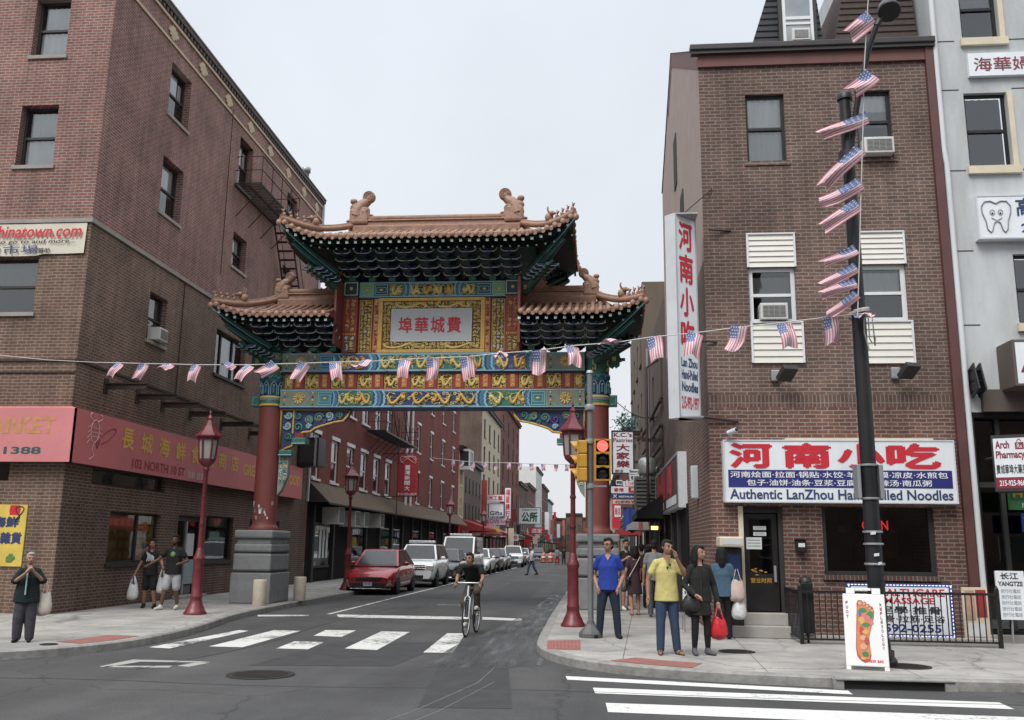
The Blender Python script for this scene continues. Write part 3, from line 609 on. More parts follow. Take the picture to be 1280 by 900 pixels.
m = MB(); m.box(-11.54, -11.5, 19.3, 35.5, 3.4, 4.6, 'band_red'); m.poly([(-11.54, 19.34, 4.6), (-11.54, 35.5, 4.6), (-11.8, 35.5, 4.68), (-11.8, 19.6, 4.68)], 'band_red'); m.box(-11.79, -11.54, 19.4, 35.5, 3.4, 3.43, 'dark_trim'); m.box(-11.79, -11.54, 35.45, 35.5, 3.43, 4.6, 'band_red')
F2 = FXp(-11.5)
for i, ch in enumerate('長城海鮮食品商店'): m.text(F2, ch, 21.4 + i * .98, 21.98 + i * .98, 3.93, 4.42, .005, 'band_gold', .03)
m.text(F2, 'GREAT WALL SEAFOOD', 29.3, 35.2, 3.88, 4.26, .005, 'band_gold', .03); m.text(F2, '102 NORTH 10 ST', 22.0, 25.0, 3.5, 3.74, .005, 'ink_maroon', .02); m.text(F2, '海鮮 蔬菜', 25.15, 26.3, 3.47, 3.68, .005, 'band_white', .02)
# lobster and fish line drawings
def curve(m, F, pts, r, mt, d=.006):
    m.tube([F.p(a, d, z) for a, z in pts], r, mt, 5)
lob = [(20.15 + .18 * math.cos(a), 4.18 + .26 * math.sin(a)) for a in [i * PI / 8 for i in range(17)]]
curve(m, F2, lob, .012, 'band_white'); curve(m, F2, [(20.15, 3.92), (20.1, 3.75), (20.2, 3.62), (20.02, 3.52)], .012, 'band_white')
for s in (-1, 1):
    curve(m, F2, [(20.15 + s * .1, 4.4), (20.15 + s * .28, 4.5), (20.15 + s * .2, 4.58)], .014, 'band_white')
    for k in range(4): curve(m, F2, [(20.15 + s * .17, 4.3 - k * .1), (20.15 + s * .3, 4.24 - k * .12)], .008, 'band_white')
for k in range(3): curve(m, F2, [(20.02, 4.05 + k * .1), (20.28, 4.05 + k * .1)], .008, 'band_white')
fish = [(20.72 + .36 * math.cos(a), 4.13 + .12 * math.sin(a) + .18 * math.cos(a)) for a in [i * PI / 8 for i in range(17)]]
curve(m, F2, fish, .010, 'ink_maroon'); curve(m, F2, [(20.38, 3.96), (20.26, 3.99), (20.3, 3.8), (20.38, 3.96)], .010, 'ink_maroon')
m.build('side_panel', SB)
# website banner on the brick
m = MB(); F3 = FY(19.55)
vs = []; n = 24
for i in range(n + 1):
    x = -16.6 + (16.6 - 11.88) * i / n; dd = .012 * math.sin(i * 1.1)
    vs += [(x, 19.55 - dd, 8.24 + .05 * i / n * (i > 18)), (x, 19.57, 9.04)]
m.add(vs, [(2 * i, 2 * i + 2, 2 * i + 3, 2 * i + 1) for i in range(n)], 'banner_cream', True); mat('banner_cream', (.60, .56, .46), .7, var=.08)
m.text(F3, 'Chinatown.com', -14.3, -11.97, 8.68, 8.99, .03, 'ink_red', .02, .15); m.text(F3, 'over 60 restaurants to go to and more...', -16.0, -12.1, 8.51, 8.635, .03, 'ink_black', .016, .1); m.text(F3, '大眾超級市場', -15.7, -13.0, 8.28, 8.49, .03, 'ink_navy', .004); m.text(F3, '贊助', -13.0, -12.7, 8.3, 8.42, .03, 'ink_black', .01)
m.build('banner', label='cream website banner hung above the left front window', cat='banner', loc=(-13, 19.55, 8.24))
# yellow fish poster by the corner
m = MB(); m.fb(FF, -13.5, -12.55, .002, .03, 1.13, 2.47, 'poster_yellow2'); mat('poster_yellow2', (.62, .46, .09), .5, var=.18, scale=2)
m.text(FF, '海鮮', -13.3, -12.72, 1.98, 2.2, .034, 'ink_navy', .05); m.text(FF, '雜貨', -13.1, -12.62, 1.62, 1.86, .034, 'ink_navy', .05)
m.text(FF, '一', -12.95, -12.72, 2.3, 2.4, .034, 'ink_red', .05)
fp = [(-12.72 + .06 * math.cos(a) + .05 * math.sin(2 * a), 2.3 + .13 * math.sin(a)) for a in [i * PI / 8 for i in range(17)]]
curve(m, FF, fp, .012, 'ink_black', .035); curve(m, FF, [(-12.75, 2.18), (-12.8, 2.1), (-12.7, 2.1), (-12.75, 2.18)], .01, 'ink_black', .035)
for k in range(5): m.ball(FF.p(-12.86 + .05 * (k % 3), .034, 1.26 + .05 * (k // 2)), (.06, .006, .05), 'leaf_print')
mat('leaf_print', (.10, .2, .05), .6)
m.build('poster', label='yellow poster with fish and dark characters on the brick behind the old woman', cat='poster', loc=(-13, 19.57, 1.13))
# fire escape on the left building
def fire_escape(label, X, Y0, Y1, z, out, y2, z2, loc, rail=.95, m='black_metal', X0=None):
    t = thing('fire_escape', label, 'fire escape', loc)
    p = MB(); k = int((Y1 - Y0) / .14)
    for i in range(k + 1): p.box(X, X + out, Y0 + (Y1 - Y0) * i / k - .02, Y0 + (Y1 - Y0) * i / k + .02, z, z + .03, m)
    for a in (0.02, .5, 1): p.box(X + out * a - .02, X + out * a + .02, Y0 - .03, Y1 + .03, z - .07, z, m)
    p.build('platform', t)
    r = MB()
    for h in (rail * .5, rail):
        r.tube([(X, Y0, z + h), (X + out, Y0, z + h), (X + out, Y1, z + h), (X, Y1, z + h)], .018, m, 6)
    n = max(2, int((Y1 - Y0) / .9))
    for i in range(n + 1): r.tube([(X + out, Y0 + (Y1 - Y0) * i / n, z), (X + out, Y0 + (Y1 - Y0) * i / n, z + rail)], .016, m, 6)
    r.build('railing', t)
    b = MB()
    for i in range(n): 
        y = Y0 + .2 + (Y1 - Y0 - .4) * i / max(1, n - 1); b.tube([(X + out, y, z - .03), (X + .02, y, z - 1.05)], .02, m, 6)
    b.build('bracing', t)
    s = MB()
    for x in (X + .12, X + .72): s.tube([(x, y2[0], z), (x, y2[1], z2)], .03, m, 6); s.tube([(x, y2[0] + .1, z + rail * .8), (x, y2[1] + .1, z2 + rail * .8)], .014, m, 6)
    n = int((z - z2) / .27)
    for i in range(n): 
        f = (i + .5) / n; y = y2[0] + (y2[1] - y2[0]) * f; zz = z + (z2 - z) * f; s.box(X + .12, X + .72, y - .09, y + .09, zz - .012, zz + .012, m)
    s.build('stair', t)
fire_escape('black iron fire escape with platform and stair on the tall brick corner building', -11.79, 27.6, 31.4, 13.3, .9, (31.0, 34.4), 8.2, (-11.8, 29.5, 13.3), m='rust_metal')
m = MB(); m.lathe([(.13, 16.3), (.13, 17.05), (.19, 17.06), (.19, 17.25), (0, 17.32)], (-12.1, 35.5, 0), 'galv', 12); m.build('vent_pipe', LB)
m = MB(); m.box(-11.78, -11.7, 37.0, 37.12, 3.4, 16.2, 'pipe_white'); m.build('downpipe', LB)
# black box unit hung at the end of the corner building
m = MB(); m.box(-11.79, -10.95, 35.6, 36.6, 4.72, 5.85, 'black_metal', bev=.03); m.box(-11.7, -11.05, 35.58, 35.6, 4.85, 5.7, 'dark_trim'); m.box(-11.1, -11.02, 35.55, 35.6, 4.72, 5.85, 'steel')
m.build('wall_unit', label='big black box unit hung on the wall left of the red brick row', cat='ventilation unit', loc=(-11.4, 36, 4.72))
# ---------------------------------------------------------------- red brick row beyond the gate
RR = thing('brick_row_building', 'red brick row building with white window surrounds and a tan awning', 'building', (-11.8, 37.25, SZ))
Yp = lambda u, v: PX(u, v, -11.8).y
lo = [(40.3, 41.5, 4.4, 6.3), (42.9, 44.2, 4.4, 6.3), (45.5, 46.9, 4.4, 6.3), (48.3, 49.7, 4.4, 6.3), (51.1, 52.5, 4.4, 6.3), (37.6, 38.6, 4.4, 6.3)]
hi = [(a, b, 7.75, 9.6) for a, b, _, _ in lo]; hi2 = [(a, b, 10.4, 11.9) for a, b, _, _ in lo]
lo2 = [(60.1, 61.2, 4.4, 6.4), (65.0, 66.1, 4.4, 6.4), (70.0, 71.2, 4.4, 6.4), (75.2, 76.4, 4.4, 6.4)]
hi3 = [(a, b, 7.75, 9.6) for a, b, _, _ in lo2]; hi4 = [(a, b, 11.0, 12.6) for a, b, _, _ in lo2]
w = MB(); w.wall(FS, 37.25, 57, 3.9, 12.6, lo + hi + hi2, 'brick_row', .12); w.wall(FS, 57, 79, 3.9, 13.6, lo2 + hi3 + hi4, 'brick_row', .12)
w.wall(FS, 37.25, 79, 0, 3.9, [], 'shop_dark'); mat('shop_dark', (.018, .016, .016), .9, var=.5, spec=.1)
w.poly([(-30, 37.25, 12.6), (-11.8, 37.25, 12.6), (-11.8, 57, 12.6), (-30, 57, 12.6)], 'roof_tar'); w.poly([(-30, 57, 13.6), (-11.8, 57, 13.6), (-11.8, 79, 13.6), (-30, 79, 13.6)], 'roof_tar')
w.poly([(-30, 57, 12.6), (-11.8, 57, 12.6), (-11.8, 57, 13.6), (-30, 57, 13.6)], 'brick_row'); w.poly([(-30, 79, 0), (-11.8, 79, 0), (-11.8, 79, 13.6), (-30, 79, 13.6)], 'brick_row')
w.build('wall', RR)
for h in lo + hi + hi2 + lo2 + hi3 + hi4: window(RR, FS, *h, dep=.08, fm='white_frame', cur=[('curtain_grey', .5, 1)], sill='white_frame', lintel='white_frame', fw=.11, sillp=.08)
m = MB()
for y in (56.4, 57.9): m.tube([(-11.7, y, 4), (-11.7, y, 13.4)], .09, 'white_paint', 8)
m.build('downpipe', RR)
m = MB(); mat('awning_tan', (.20, .155, .115), .75, var=.15)
m.poly([(-11.8, 37.3, 4.25), (-11.8, 79, 4.25), (-10.9, 79, 3.38), (-10.9, 35.9 + 1.4, 3.38)], 'awning_tan'); m.poly([(-10.9, 37.3, 3.38), (-10.9, 79, 3.38), (-10.9, 79, 3.3), (-10.9, 37.3, 3.3)], 'awning_dark'); mat('awning_dark', (.05, .04, .035), .8)
m.poly([(-11.8, 37.3, 4.25), (-10.9, 37.3, 3.38), (-11.8, 37.3, 3.38)], 'awning_dark')
for i in range(160): 
    y = 37.4 + i * .26; m.tube([(-11.8, y, 4.26), (-10.9, y, 3.39)], .022, 'awning_tan', 5, cap=False)
m.build('awning', RR)
# shopfront posts, panes
for i in range(14):
    y = 38 + i * 3; m = MB(); m.fb(FS, y - .12, y + .12, .002, .12, .13, 3.3, 'dark_trim'); m.build('shop_post', RR)
for a, b in ((38.3, 40.6), (44.3, 46.8), (50.3, 52.8), (53.3, 55.8), (59.5, 61.8), (65.4, 67.6), (71.4, 73.6)):
    m = MB(); m.fq(FS, a, b, .03, .8, 2.6, 'glass_dark'); m.fb(FS, a, b, .004, .06, .7, .8, 'dark_trim'); m.build('shop_window', RR)
m = MB()
for k in range(3): m.fq(FS, 39.0 + k * .5, 39.3 + k * .5, .05, 1.1, 2.3, 'poster_white')
m.build('poster', label='three white paper strips in the dark shop window under the tan awning', cat='poster', loc=(-11.75, 39.5, 1.1))
for i, (y, z) in enumerate(((39.4, 2.55), (42.2, 2.5), (43.9, 2.5), (47.2, 2.55))):
    sash_ac('white box air conditioner under the tan awning, %s from the left' % ('first', 'second', 'third', 'fourth')[i], FS, y, y + .9, z, z + .72, .75, 'air conditioners under the tan awning')
fire_escape('dark iron fire escape on the red brick row behind the gate', -11.7, 46.2, 54.8, 7.45, 1.0, (53.5, 50.5), 10.5, (-11.8, 50, 7.45))
# ---------------------------------------------------------------- farther houses, left side
def house(label, name, X0, X1, Y0, Y1, Z, mt, rows, cols, wm='white_frame', side=None, F=None, fw=.1, z0=4.2, ww=1.1, wh=1.7, shop='shop_dark', base=3.5, roof=None, extra=None, cur='curtain_grey', top='dark_trim', southwin=0):
    F = F or FXp(X1); t = thing(name, label, 'building', ((X0 + X1) / 2, Y0, SZ)); w = MB(); holes = []
    for r in range(rows):
        z = z0 + (Z - z0 - .6) * r / rows
        for c in range(cols):
            y = Y0 + (Y1 - Y0) * (c + .5) / cols; holes.append((y - ww / 2, y + ww / 2, z, min(z + wh, Z - .5)))
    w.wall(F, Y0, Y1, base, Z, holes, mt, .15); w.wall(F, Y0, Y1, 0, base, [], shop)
    xb = X0 if F.N.x > 0 else X1; xf = F.O.x
    sm = side or mt
    w.poly([(xb, Y0, 0), (xf, Y0, 0), (xf, Y0, Z), (xb, Y0, Z)], sm); w.poly([(xb, Y1, 0), (xf, Y1, 0), (xf, Y1, Z), (xb, Y1, Z)], sm); w.poly([(xb, Y0, Z), (xf, Y0, Z), (xf, Y1, Z), (xb, Y1, Z)], 'roof_tar')
    w.build('wall', t)
    for h in holes:
        f = MB(); f.fb(F, h[0], h[0] + fw, -.12, -.05, h[2], h[3], wm); f.fb(F, h[1] - fw, h[1], -.12, -.05, h[2], h[3], wm); f.fb(F, h[0] + fw, h[1] - fw, -.12, -.05, h[3] - fw, h[3], wm); f.fb(F, h[0] + fw, h[1] - fw, -.12, -.05, h[2], h[2] + fw, wm)
        f.fb(F, h[0] + fw, h[1] - fw, -.11, -.06, (h[2] + h[3]) / 2 - .04, (h[2] + h[3]) / 2 + .04, wm); f.fb(F, h[0] - .05, h[1] + .05, .002, .08, h[2] - .1, h[2], wm); o = f.build('window', t)
        p = MB(); p.fq(F, h[0] + fw, h[1] - fw, -.1, h[2] + fw, h[3] - fw, 'glass_far'); p.build('pane', o)
    if shop == 'shop_dark' and base > 3:
        n = max(2, int((Y1 - Y0) / 3.2)); rs = random.Random(int(Y0))
        for i in range(n):
            y = Y0 + (Y1 - Y0) * (i + .5) / n; q = MB(); k = rs.choice(['glass_far', 'poster_white', 'cream', 'cloth_red', 'glass_dark', 'poster_mint', 'panel_brown', 'poster_yellow'])
            q.fb(F, y - 1.1, y + 1.1, .004, .05, .5, 2.5, 'dark_trim'); q.fq(F, y - 1.0, y + rs.uniform(-.2, 1.0), .056, .6 + rs.random() * .6, 2.4, k); q.fb(F, y - 1.2, y + 1.2, .004, .12, 2.7, 3.3, rs.choice(['sign_white', 'ink_red', 'cream', 'shop_green', 'panel_brown', 'ink_navy', 'cloth_salmon'])); q.build('shopfront', t)
    if top:
        c = MB(); c.fb(F, Y0, Y1, .002, .3, Z - .4, Z - .1, top); c.fb(F, Y0, Y1, .002, .42, Z - .1, Z + .06, top); c.build('cornice', t)
    return t
mat('glass_far', (.05, .055, .06), .1, var=.4, scale=.7, spec=.7)
mat('panel_brown', (.10, .078, .065), .7, var=.12); mat('plaster_yellow', (.42, .33, .19), .8, var=.1); mat('red_paint', (.32, .05, .05), .6, var=.2); mat('plaster_white', (.55, .55, .53), .8, var=.12)
house('narrow yellow plaster house with white bay window beyond the red brick row', 'plaster_house', -24, -11.8, 79.05, 82.5, 10.2, 'plaster_yellow', 2, 1)
m = MB()
for z0_, z1_, x in ((8.2, 10.0, -10.9),): 
    m.box(-11.79, x, 79.6, 82.0, z0_, z0_ + .3, 'white_frame'); m.box(-11.79, x, 79.6, 82, z1_ - .2, z1_, 'white_frame')
    for y in (79.65, 80.8, 81.95): m.box(x - .12, x, y - .06, y + .06, z0_ + .3, z1_ - .2, 'white_frame')
    m.box(-11.79, x - .06, 79.7, 81.9, z0_ + .3, z1_ - .2, 'glass_far'); m.poly([(-11.8, 79.5, z1_ + .7), (-11.8, 82.1, z1_ + .7), (x + .1, 82.1, z1_ + .02), (x + .1, 79.5, z1_ + .02)], 'slate')
m.build('bay_window', [o for o in C.objects if o.name == 'plaster_house'][0])
house('low brown panelled house with slit windows between yellow and tall cream buildings', 'panel_house', -24, -11.8, 82.55, 94.9, 9.6, 'panel_brown', 2, 5, wm='dark_trim', ww=.7, wh=1.3, side='panel_brown')
house('tall cream fronted building with grey brown brick flank on the left street side', 'cream_building', -24, -11.8, 95, 113.9, 16.6, 'stucco_cream', 4, 4, wm='dark_trim', side='brick_brown', ww=1.5, wh=2.0)
house('tall dark red brick building with heavy cornice beyond the cream building', 'dark_brick_building', -26, -11.8, 114, 142, 20, 'brick_far_red', 5, 4, ww=1.4, wh=2.0, wm='brick_far_red', top='brick_far_red')
house('low brown brick shop beyond the dark red cornice building', 'brick_shop', -26, -11.8, 142.2, 160, 11.5, 'brick_brown', 2, 4)
house('red brick shop standing before the white loft building', 'brick_shop', -26, -11.8, 160.2, 180, 12.5, 'brick_far_red', 3, 4)
house('white loft building with plain flank rising over the far shops', 'loft_building', -30, -11.6, 180.2, 200, 17, 'plaster_white', 4, 4, side='plaster_white')
house('brown brick house right after the white loft', 'brick_shop', -26, -11.6, 200.2, 226, 15, 'brick_far_red', 4, 4)
house('grey gabled house far down the left street side', 'gabled_house', -26, -11.6, 226.2, 250, 13, 'stucco_grey', 3, 4)
house('last red brick house on the left street side', 'brick_shop', -26, -11.6, 250.2, 288, 10, 'brick_far_red', 2, 6)
# houses closing the view, street bends away
for i, (x0, x1, z, mt, lb) in enumerate(((-17, -9.5, 10.5, 'brick_far_red', 'far red brick house closing the street view, leftmost'), (-9.4, -4.2, 12.0, 'brick_brown', 'far brown brick house closing the street view in the middle'), (-4.1, 3.5, 10.8, 'brick_far_red', 'far red brick house closing the street view behind the right lamp post'))):
    house(lb, 'far_house', 0, 0, x0, x1, z, mt, 3, 3, F=Fr((0, 292, 0), (1, 0, 0), (0, -1, 0)), shop=mt, base=.5, ww=.9, wh=1.6) if 0 else None
    t = thing('far_house', lb, 'building', ((x0 + x1) / 2, 292, SZ)); w = MB(); Fh = FY(292); hs_ = [(x0 + (x1 - x0) * (c + .5) / 3 - .5, x0 + (x1 - x0) * (c + .5) / 3 + .5, 3.6 + 3 * r, 5.4 + 3 * r) for c in range(3) for r in range(2)]
    w.wall(Fh, x0, x1, 0, z, hs_, mt, .1); w.poly([(x0, 292, z), (x1, 292, z), (x1, 305, z), (x0, 305, z)], 'roof_tar')
    for x in (x0, x1): w.poly([(x, 292, 0), (x, 305, 0), (x, 305, z), (x, 292, z)], mt)
    w.build('wall', t)
    for h in hs_: 
        p = MB(); p.fq(Fh, h[0], h[1], -.08, h[2], h[3], 'glass_far'); p.build('window', t)
    c = MB(); c.fb(Fh, x0, x1, .002, .5, z - .5, z + .05, 'dark_trim'); c.build('cornice', t)
# ---------------------------------------------------------------- right: noodle restaurant building
NB = thing('restaurant_building', 'brown brick noodle restaurant building with gabled roof on the right corner', 'building', (4.5, 18, SZ))
FR, FRS = FY(18.0), FXm(2.2)
ZE = 11.6
holes = [(3.14, 3.93, 9.48, 10.97), (5.36, 6.06, 9.5, 10.98), (3.07, 3.97, 6.09, 7.22), (5.2, 6.1, 6.09, 7.25), (2.69, 3.52, .55, 2.5), (4.24, 6.28, 1.25, 2.5)]
w = MB()
w.wall(FR, 2.2, 6.82, 4.64, ZE, [h for h in holes if h[2] > 4.6] + [], 'brick_noodle', .13)
w.wall(FR, 2.2, 6.82, 4.40, 4.64, [], 'brick_soldier'); w.wall(FR, 2.2, 6.82, 0, 4.40, [h for h in holes if h[2] < 4.4], 'brick_noodle_low', .16)
rk = lambda y: 12.0 + (y - 18) * .565 if y < 24 else 15.39 - (y - 24) * .58
ys = [18, 20, 22, 24, 25.5, 27, 28.3]
w.wall(FRS, 18, 28.3, 0, 4.2, [(23.2, 30.5, .4, 2.6)] if 0 else [], 'brick_noodle_low'); w.wall(FRS, 18, 28.3, 4.2, 7.4, [], 'brick_noodle'); w.poly([FRS.p(y, 0, 7.4) for y in (18, 28.3)] + [FRS.p(y, 0, rk(y)) for y in reversed(ys)], 'stucco_pink')
w.poly([(6.82, 18, 0), (6.82, 28.3, 0)] + [(6.82, y, rk(y)) for y in reversed(ys)], 'brick_noodle'); w.poly([(2.2, 28.3, 0), (6.82, 28.3, 0), (6.82, 28.3, rk(28.3)), (2.2, 28.3, rk(28.3))], 'brick_noodle')
w.build('wall', NB)
r_ = MB()
for a, b in zip(ys, ys[1:]): r_.poly([(2.17, a, rk(a) + .02), (6.85, a, rk(a) + .02), (6.85, b, rk(b) + .02), (2.17, b, rk(b) + .02)], 'shingle_brown')
RO = r_.build('roof', NB)
m = MB(); m.box(2.02, 6.98, 17.80, 17.99, 11.93, 12.06, 'gutter_dark', bev=.02); m.box(2.04, 6.97, 17.84, 17.99, 11.86, 11.93, 'gutter_dark'); m.build('gutter', NB)
m = MB(); m.box(2.19, 6.9, 17.93, 17.995, ZE, 11.86, 'fascia_red')
for a, b in zip(ys[:4], ys[1:5]): m.poly([(2.19, a, rk(a) - .42), (2.19, b, rk(b) - .42), (2.19, b, rk(b) + .01), (2.19, a, rk(a) + .01)], 'fascia_red')
m.build('fascia', NB)
def slit(y, z0, z1):
    p = MB(); p.fb(FRS, y - .35, y + .35, .002, .03, z0, z1, 'dark_trim'); p.fq(FRS, y - .28, y + .28, .033, z0 + .08, z1 - .08, 'interior'); p.build('window', NB)
slit(23.5, 11.2, 12.6); slit(22.0, 9.0, 10.4); slit(26, 9.2, 10.6); slit(23.5, 6.4, 7.8)
window(NB, FR, *holes[0], dep=.09, cur=[('curtain_grey', 0, .48), ('curtain_white', .5, 1)], sill='brick_noodle', sillp=.03, fm='black_metal')
window(NB, FR, *holes[1], dep=.09, cur=[('curtain_white', .75, 1), ('blind', .5, .75)], sill='brick_noodle', sillp=.03, fm='black_metal', ratio=.55)
window(NB, FR, *holes[2], dep=.05, cur=[('blind', .45, .9)], fm='white_frame', fw=.08)
window(NB, FR, *holes[3], dep=.05, cur=[('curtain_grey', .5, .95)], fm='white_frame', fw=.09)
for x0, x1, a, b in ((3.06, 3.98, 7.22, 7.9), (3.08, 4.06, 5.27, 6.07), (5.2, 6.1, 7.25, 7.9), (5.22, 6.14, 5.25, 6.07)):
    m = MB(); n = 6; h = (b - a) / n
    for i in range(n): 
        z = a + i * h
        m.add([(x0, 17.955, z), (x1, 17.955, z), (x1, 17.98, z + h), (x0, 17.98, z + h), (x0, 17.98, z), (x1, 17.98, z)], [(0, 1, 2, 3), (0, 4, 5, 1), (0, 3, 4), (1, 5, 2)], 'siding')
    for x in (x0, x1): m.box(x - .02, x + .02, 17.945, 17.99, a, b, 'white_frame')
    m.box(x0 - .02, x1 + .02, 17.94, 17.99, b, b + .03, 'white_frame'); m.build('siding_panel', NB)
sash_ac('white air conditioner in the upper right window of the restaurant building', FR, 5.42, 6.0, 9.52, 9.86, .22)
sash_ac('white air conditioner in the siding framed window left of the pole', FR, 3.25, 3.78, 6.13, 6.46, .12)
m = MB(); m.box(6.79, 6.955, 17.9, 17.998, .3, 11.9, 'pipe_red'); m.build('downpipe', NB)
m = MB(); m.tube([(7.03, 17.93, 0.3), (7.03, 17.93, 9.3), (7.0, 17.93, 9.6), (7.0, 17.93, 13.5)], .055, 'pipe_white', 10); m.build('downpipe', NB)
# dormers
def dormer(label_part, x0, x1, y0, z0, z1, mt, win=None, top=None):
    b = MB(); tx = .5
    a0, a1 = x0, x1; t0, t1 = x0 + (.42 if top is None else top[0]), x1 - (.18 if top is None else top[1])
    back = 23.0
    b.poly([(a0, y0, z0), (a1, y0, z0), (t1, y0 + .25, z1), (t0, y0 + .25, z1)], mt); b.poly([(a0, y0, z0), (t0, y0 + .25, z1), (t0, back, z1), (a0, back, z0)], mt); b.poly([(a1, y0, z0), (t1, y0 + .25, z1), (t1, back, z1), (a1, back, z0)], mt); b.poly([(t0, y0 + .25, z1), (t1, y0 + .25, z1), (t1, back, z1), (t0, back, z1)], 'roof_tar')
    for i in range(14):
        f = i / 14; y = y0 + .25 * f - .012; z = z0 + (z1 - z0) * f; b.box(a0 + (t0 - a0) * f, a1 + (t1 - a1) * f, y - .012, y + .005, z, z + .02, mt)
    o = b.build('dormer', RO)
    return o
d1 = dormer('slate', 3.3, 4.98, 18.55, 12.0, 14.2, 'slate', top=(.7, .12))
FD = FY(18.5)
f = MB(); f.fb(FD, 4.0, 4.8, -.02, .06, 12.2, 13.75, 'dark_trim')
f.fb(FD, 4.08, 4.14, .06, .1, 12.25, 13.68, 'white_frame'); f.fb(FD, 4.66, 4.72, .06, .1, 12.25, 13.68, 'white_frame'); f.fb(FD, 4.14, 4.66, .06, .1, 13.62, 13.68, 'white_frame'); f.fb(FD, 4.14, 4.66, .06, .1, 12.25, 12.3, 'white_frame'); f.fb(FD, 4.14, 4.66, .06, .105, 12.9, 12.97, 'white_frame'); f.fb(FD, 4.14, 4.66, .06, .105, 12.78, 12.83, 'white_frame')
f.fq(FD, 4.14, 4.66, .085, 12.3, 13.62, 'glass_bright'); mat('glass_bright', (.28, .31, .33), .08, var=.25, scale=1.5, spec=.8); f.build('window', RO)
sash_ac('white air conditioner in the slate dormer window at the very top', FD, 4.24, 4.62, 12.36, 12.64, .2)
dormer('brown', 5.1, 6.9, 18.5, 12.0, 14.2, 'shingle_brown', top=(.45, 0.02))
# restaurant front: door, shop window
m = MB(); m.fb(FR, 2.69, 2.78, -.16, .03, .55, 2.5, 'cream'); m.fb(FR, 3.44, 3.52, -.16, -.05, .55, 2.5, 'dark_trim'); m.fb(FR, 2.78, 3.44, -.16, -.1, 2.38, 2.5, 'dark_trim')
m.fb(FR, 2.8, 3.42, -.14, -.11, .57, 2.36, 'door_black'); mat('door_black', (.018, .016, .016), .35, var=.3); DO = m.build('door', NB)
m = MB(); m.fq(FR, 2.9, 3.32, -.107, 1.25, 2.26, 'glass_dark'); m.build('pane', DO)
m = MB(); m.fb(FR, 3.33, 3.37, -.107, -.05, 1.1, 1.4, 'steel'); m.build('handle', DO)
m = MB()
random.seed(3)
for k in range(9): m.ball(FR.p(2.93 + random.random() * .3, -.104, 1.22 + random.random() * .12), (.02 + .02 * random.random(), .003, .012), 'ink_gold', 8, 6)
m.text(FR, '营业时间', 2.9, 3.28, 1.08, 1.17, -.104, 'ink_gold', .03); m.build('lettering', DO)
for a, b, c, d, lb in ((2.98, 3.22, 2.06, 2.13, 'small white notice taped near the top of the restaurant door'), (2.98, 3.22, 1.95, 2.02, 'small white notice, lower of the pair on the restaurant door'), (2.84, 3.13, 1.7, 1.92, 'square white paper notice taped on the restaurant door glass')):
    m = MB(); m.fb(FR, a, b, -.106, -.1, c, d, 'poster_white')
    for i in range(3): m.fq(FR, a + .03, b - .03, -.098, c + (d - c) * (.22 + .25 * i), c + (d - c) * (.3 + .25 * i), 'ink_grey')
    m.build('notice', label=lb, cat='notice', loc=FR.p(a, -.1, c))
mat('ink_grey', (.25, .26, .28), .6)
m = MB(); m.fb(FR, 4.24, 4.32, -.16, -.08, 1.25, 2.5, 'dark_trim'); m.fb(FR, 6.2, 6.28, -.16, -.08, 1.25, 2.5, 'dark_trim'); m.fb(FR, 4.32, 6.2, -.16, -.08, 1.25, 1.32, 'dark_trim'); m.fb(FR, 5.2, 5.27, -.16, -.08, 1.32, 2.5, 'dark_trim'); m.fq(FR, 4.24, 6.28, -1.3, 1.25, 2.5, 'interior'); m.fb(FR, 4.2, 6.3, -.1, .05, 1.16, 1.25, 'brick_soldier')
SW = m.build('shop_window', NB); m = MB(); m.fq(FR, 4.32, 6.2, -.12, 1.32, 2.5, 'glass_dark'); m.build('pane', SW)
mat('neon', (.4, .02, .02), .5, var=0, emit=(1, .05, .04), es=1.6)
m = MB(); m.text(FR, 'OPEN', 5.02, 5.5, 2.08, 2.26, -.2, 'neon', .015); m.fb(FR, 4.95, 5.55, -.24, -.21, 2.02, 2.32, 'black'); m.build('neon_sign', label='small red lit OPEN sign inside the restaurant window', cat='neon sign', loc=FR.p(5.2, -.2, 2.0))
m = MB(); m.box(2.45, 3.72, 17.5, 18.0, .131, .34, 'concrete_step', bev=.015); m.box(2.5, 3.66, 17.72, 17.999, .34, .55, 'concrete_step', bev=.012); m.build('step', NB)
m = MB()
for x, d in ((4.75, -.7), (5.75, -.9)): m.tube([FR.p(x, d, 2.5), FR.p(x, d, 2.15)], .006, 'black', 4); m.lathe([(.03, .1), (.11, 0)], FR.p(x, d, 2.05), 'curtain_grey', 14)
m.fq(FR, 4.5, 5.1, -1.28, 1.5, 2.2, 'panel_brown'); m.fq(FR, 5.4, 6.0, -1.28, 1.55, 2.1, 'poster_dim'); m.build('interior_fitting', SW)
m = MB(); m.fb(FR, 3.72, 3.9, .003, .16, 1.66, 1.88, 'black_metal', bev=.015); m.fb(FR, 3.75, 3.87, .162, .166, 1.75, 1.82, 'poster_white'); m.fb(FR, 3.71, 3.91, .003, .18, 1.88, 1.9, 'black_metal'); m.build('mailbox', label='small black mailbox on the brick pier beside the restaurant door', cat='mailbox', loc=FR.p(3.8, 0, 1.66))
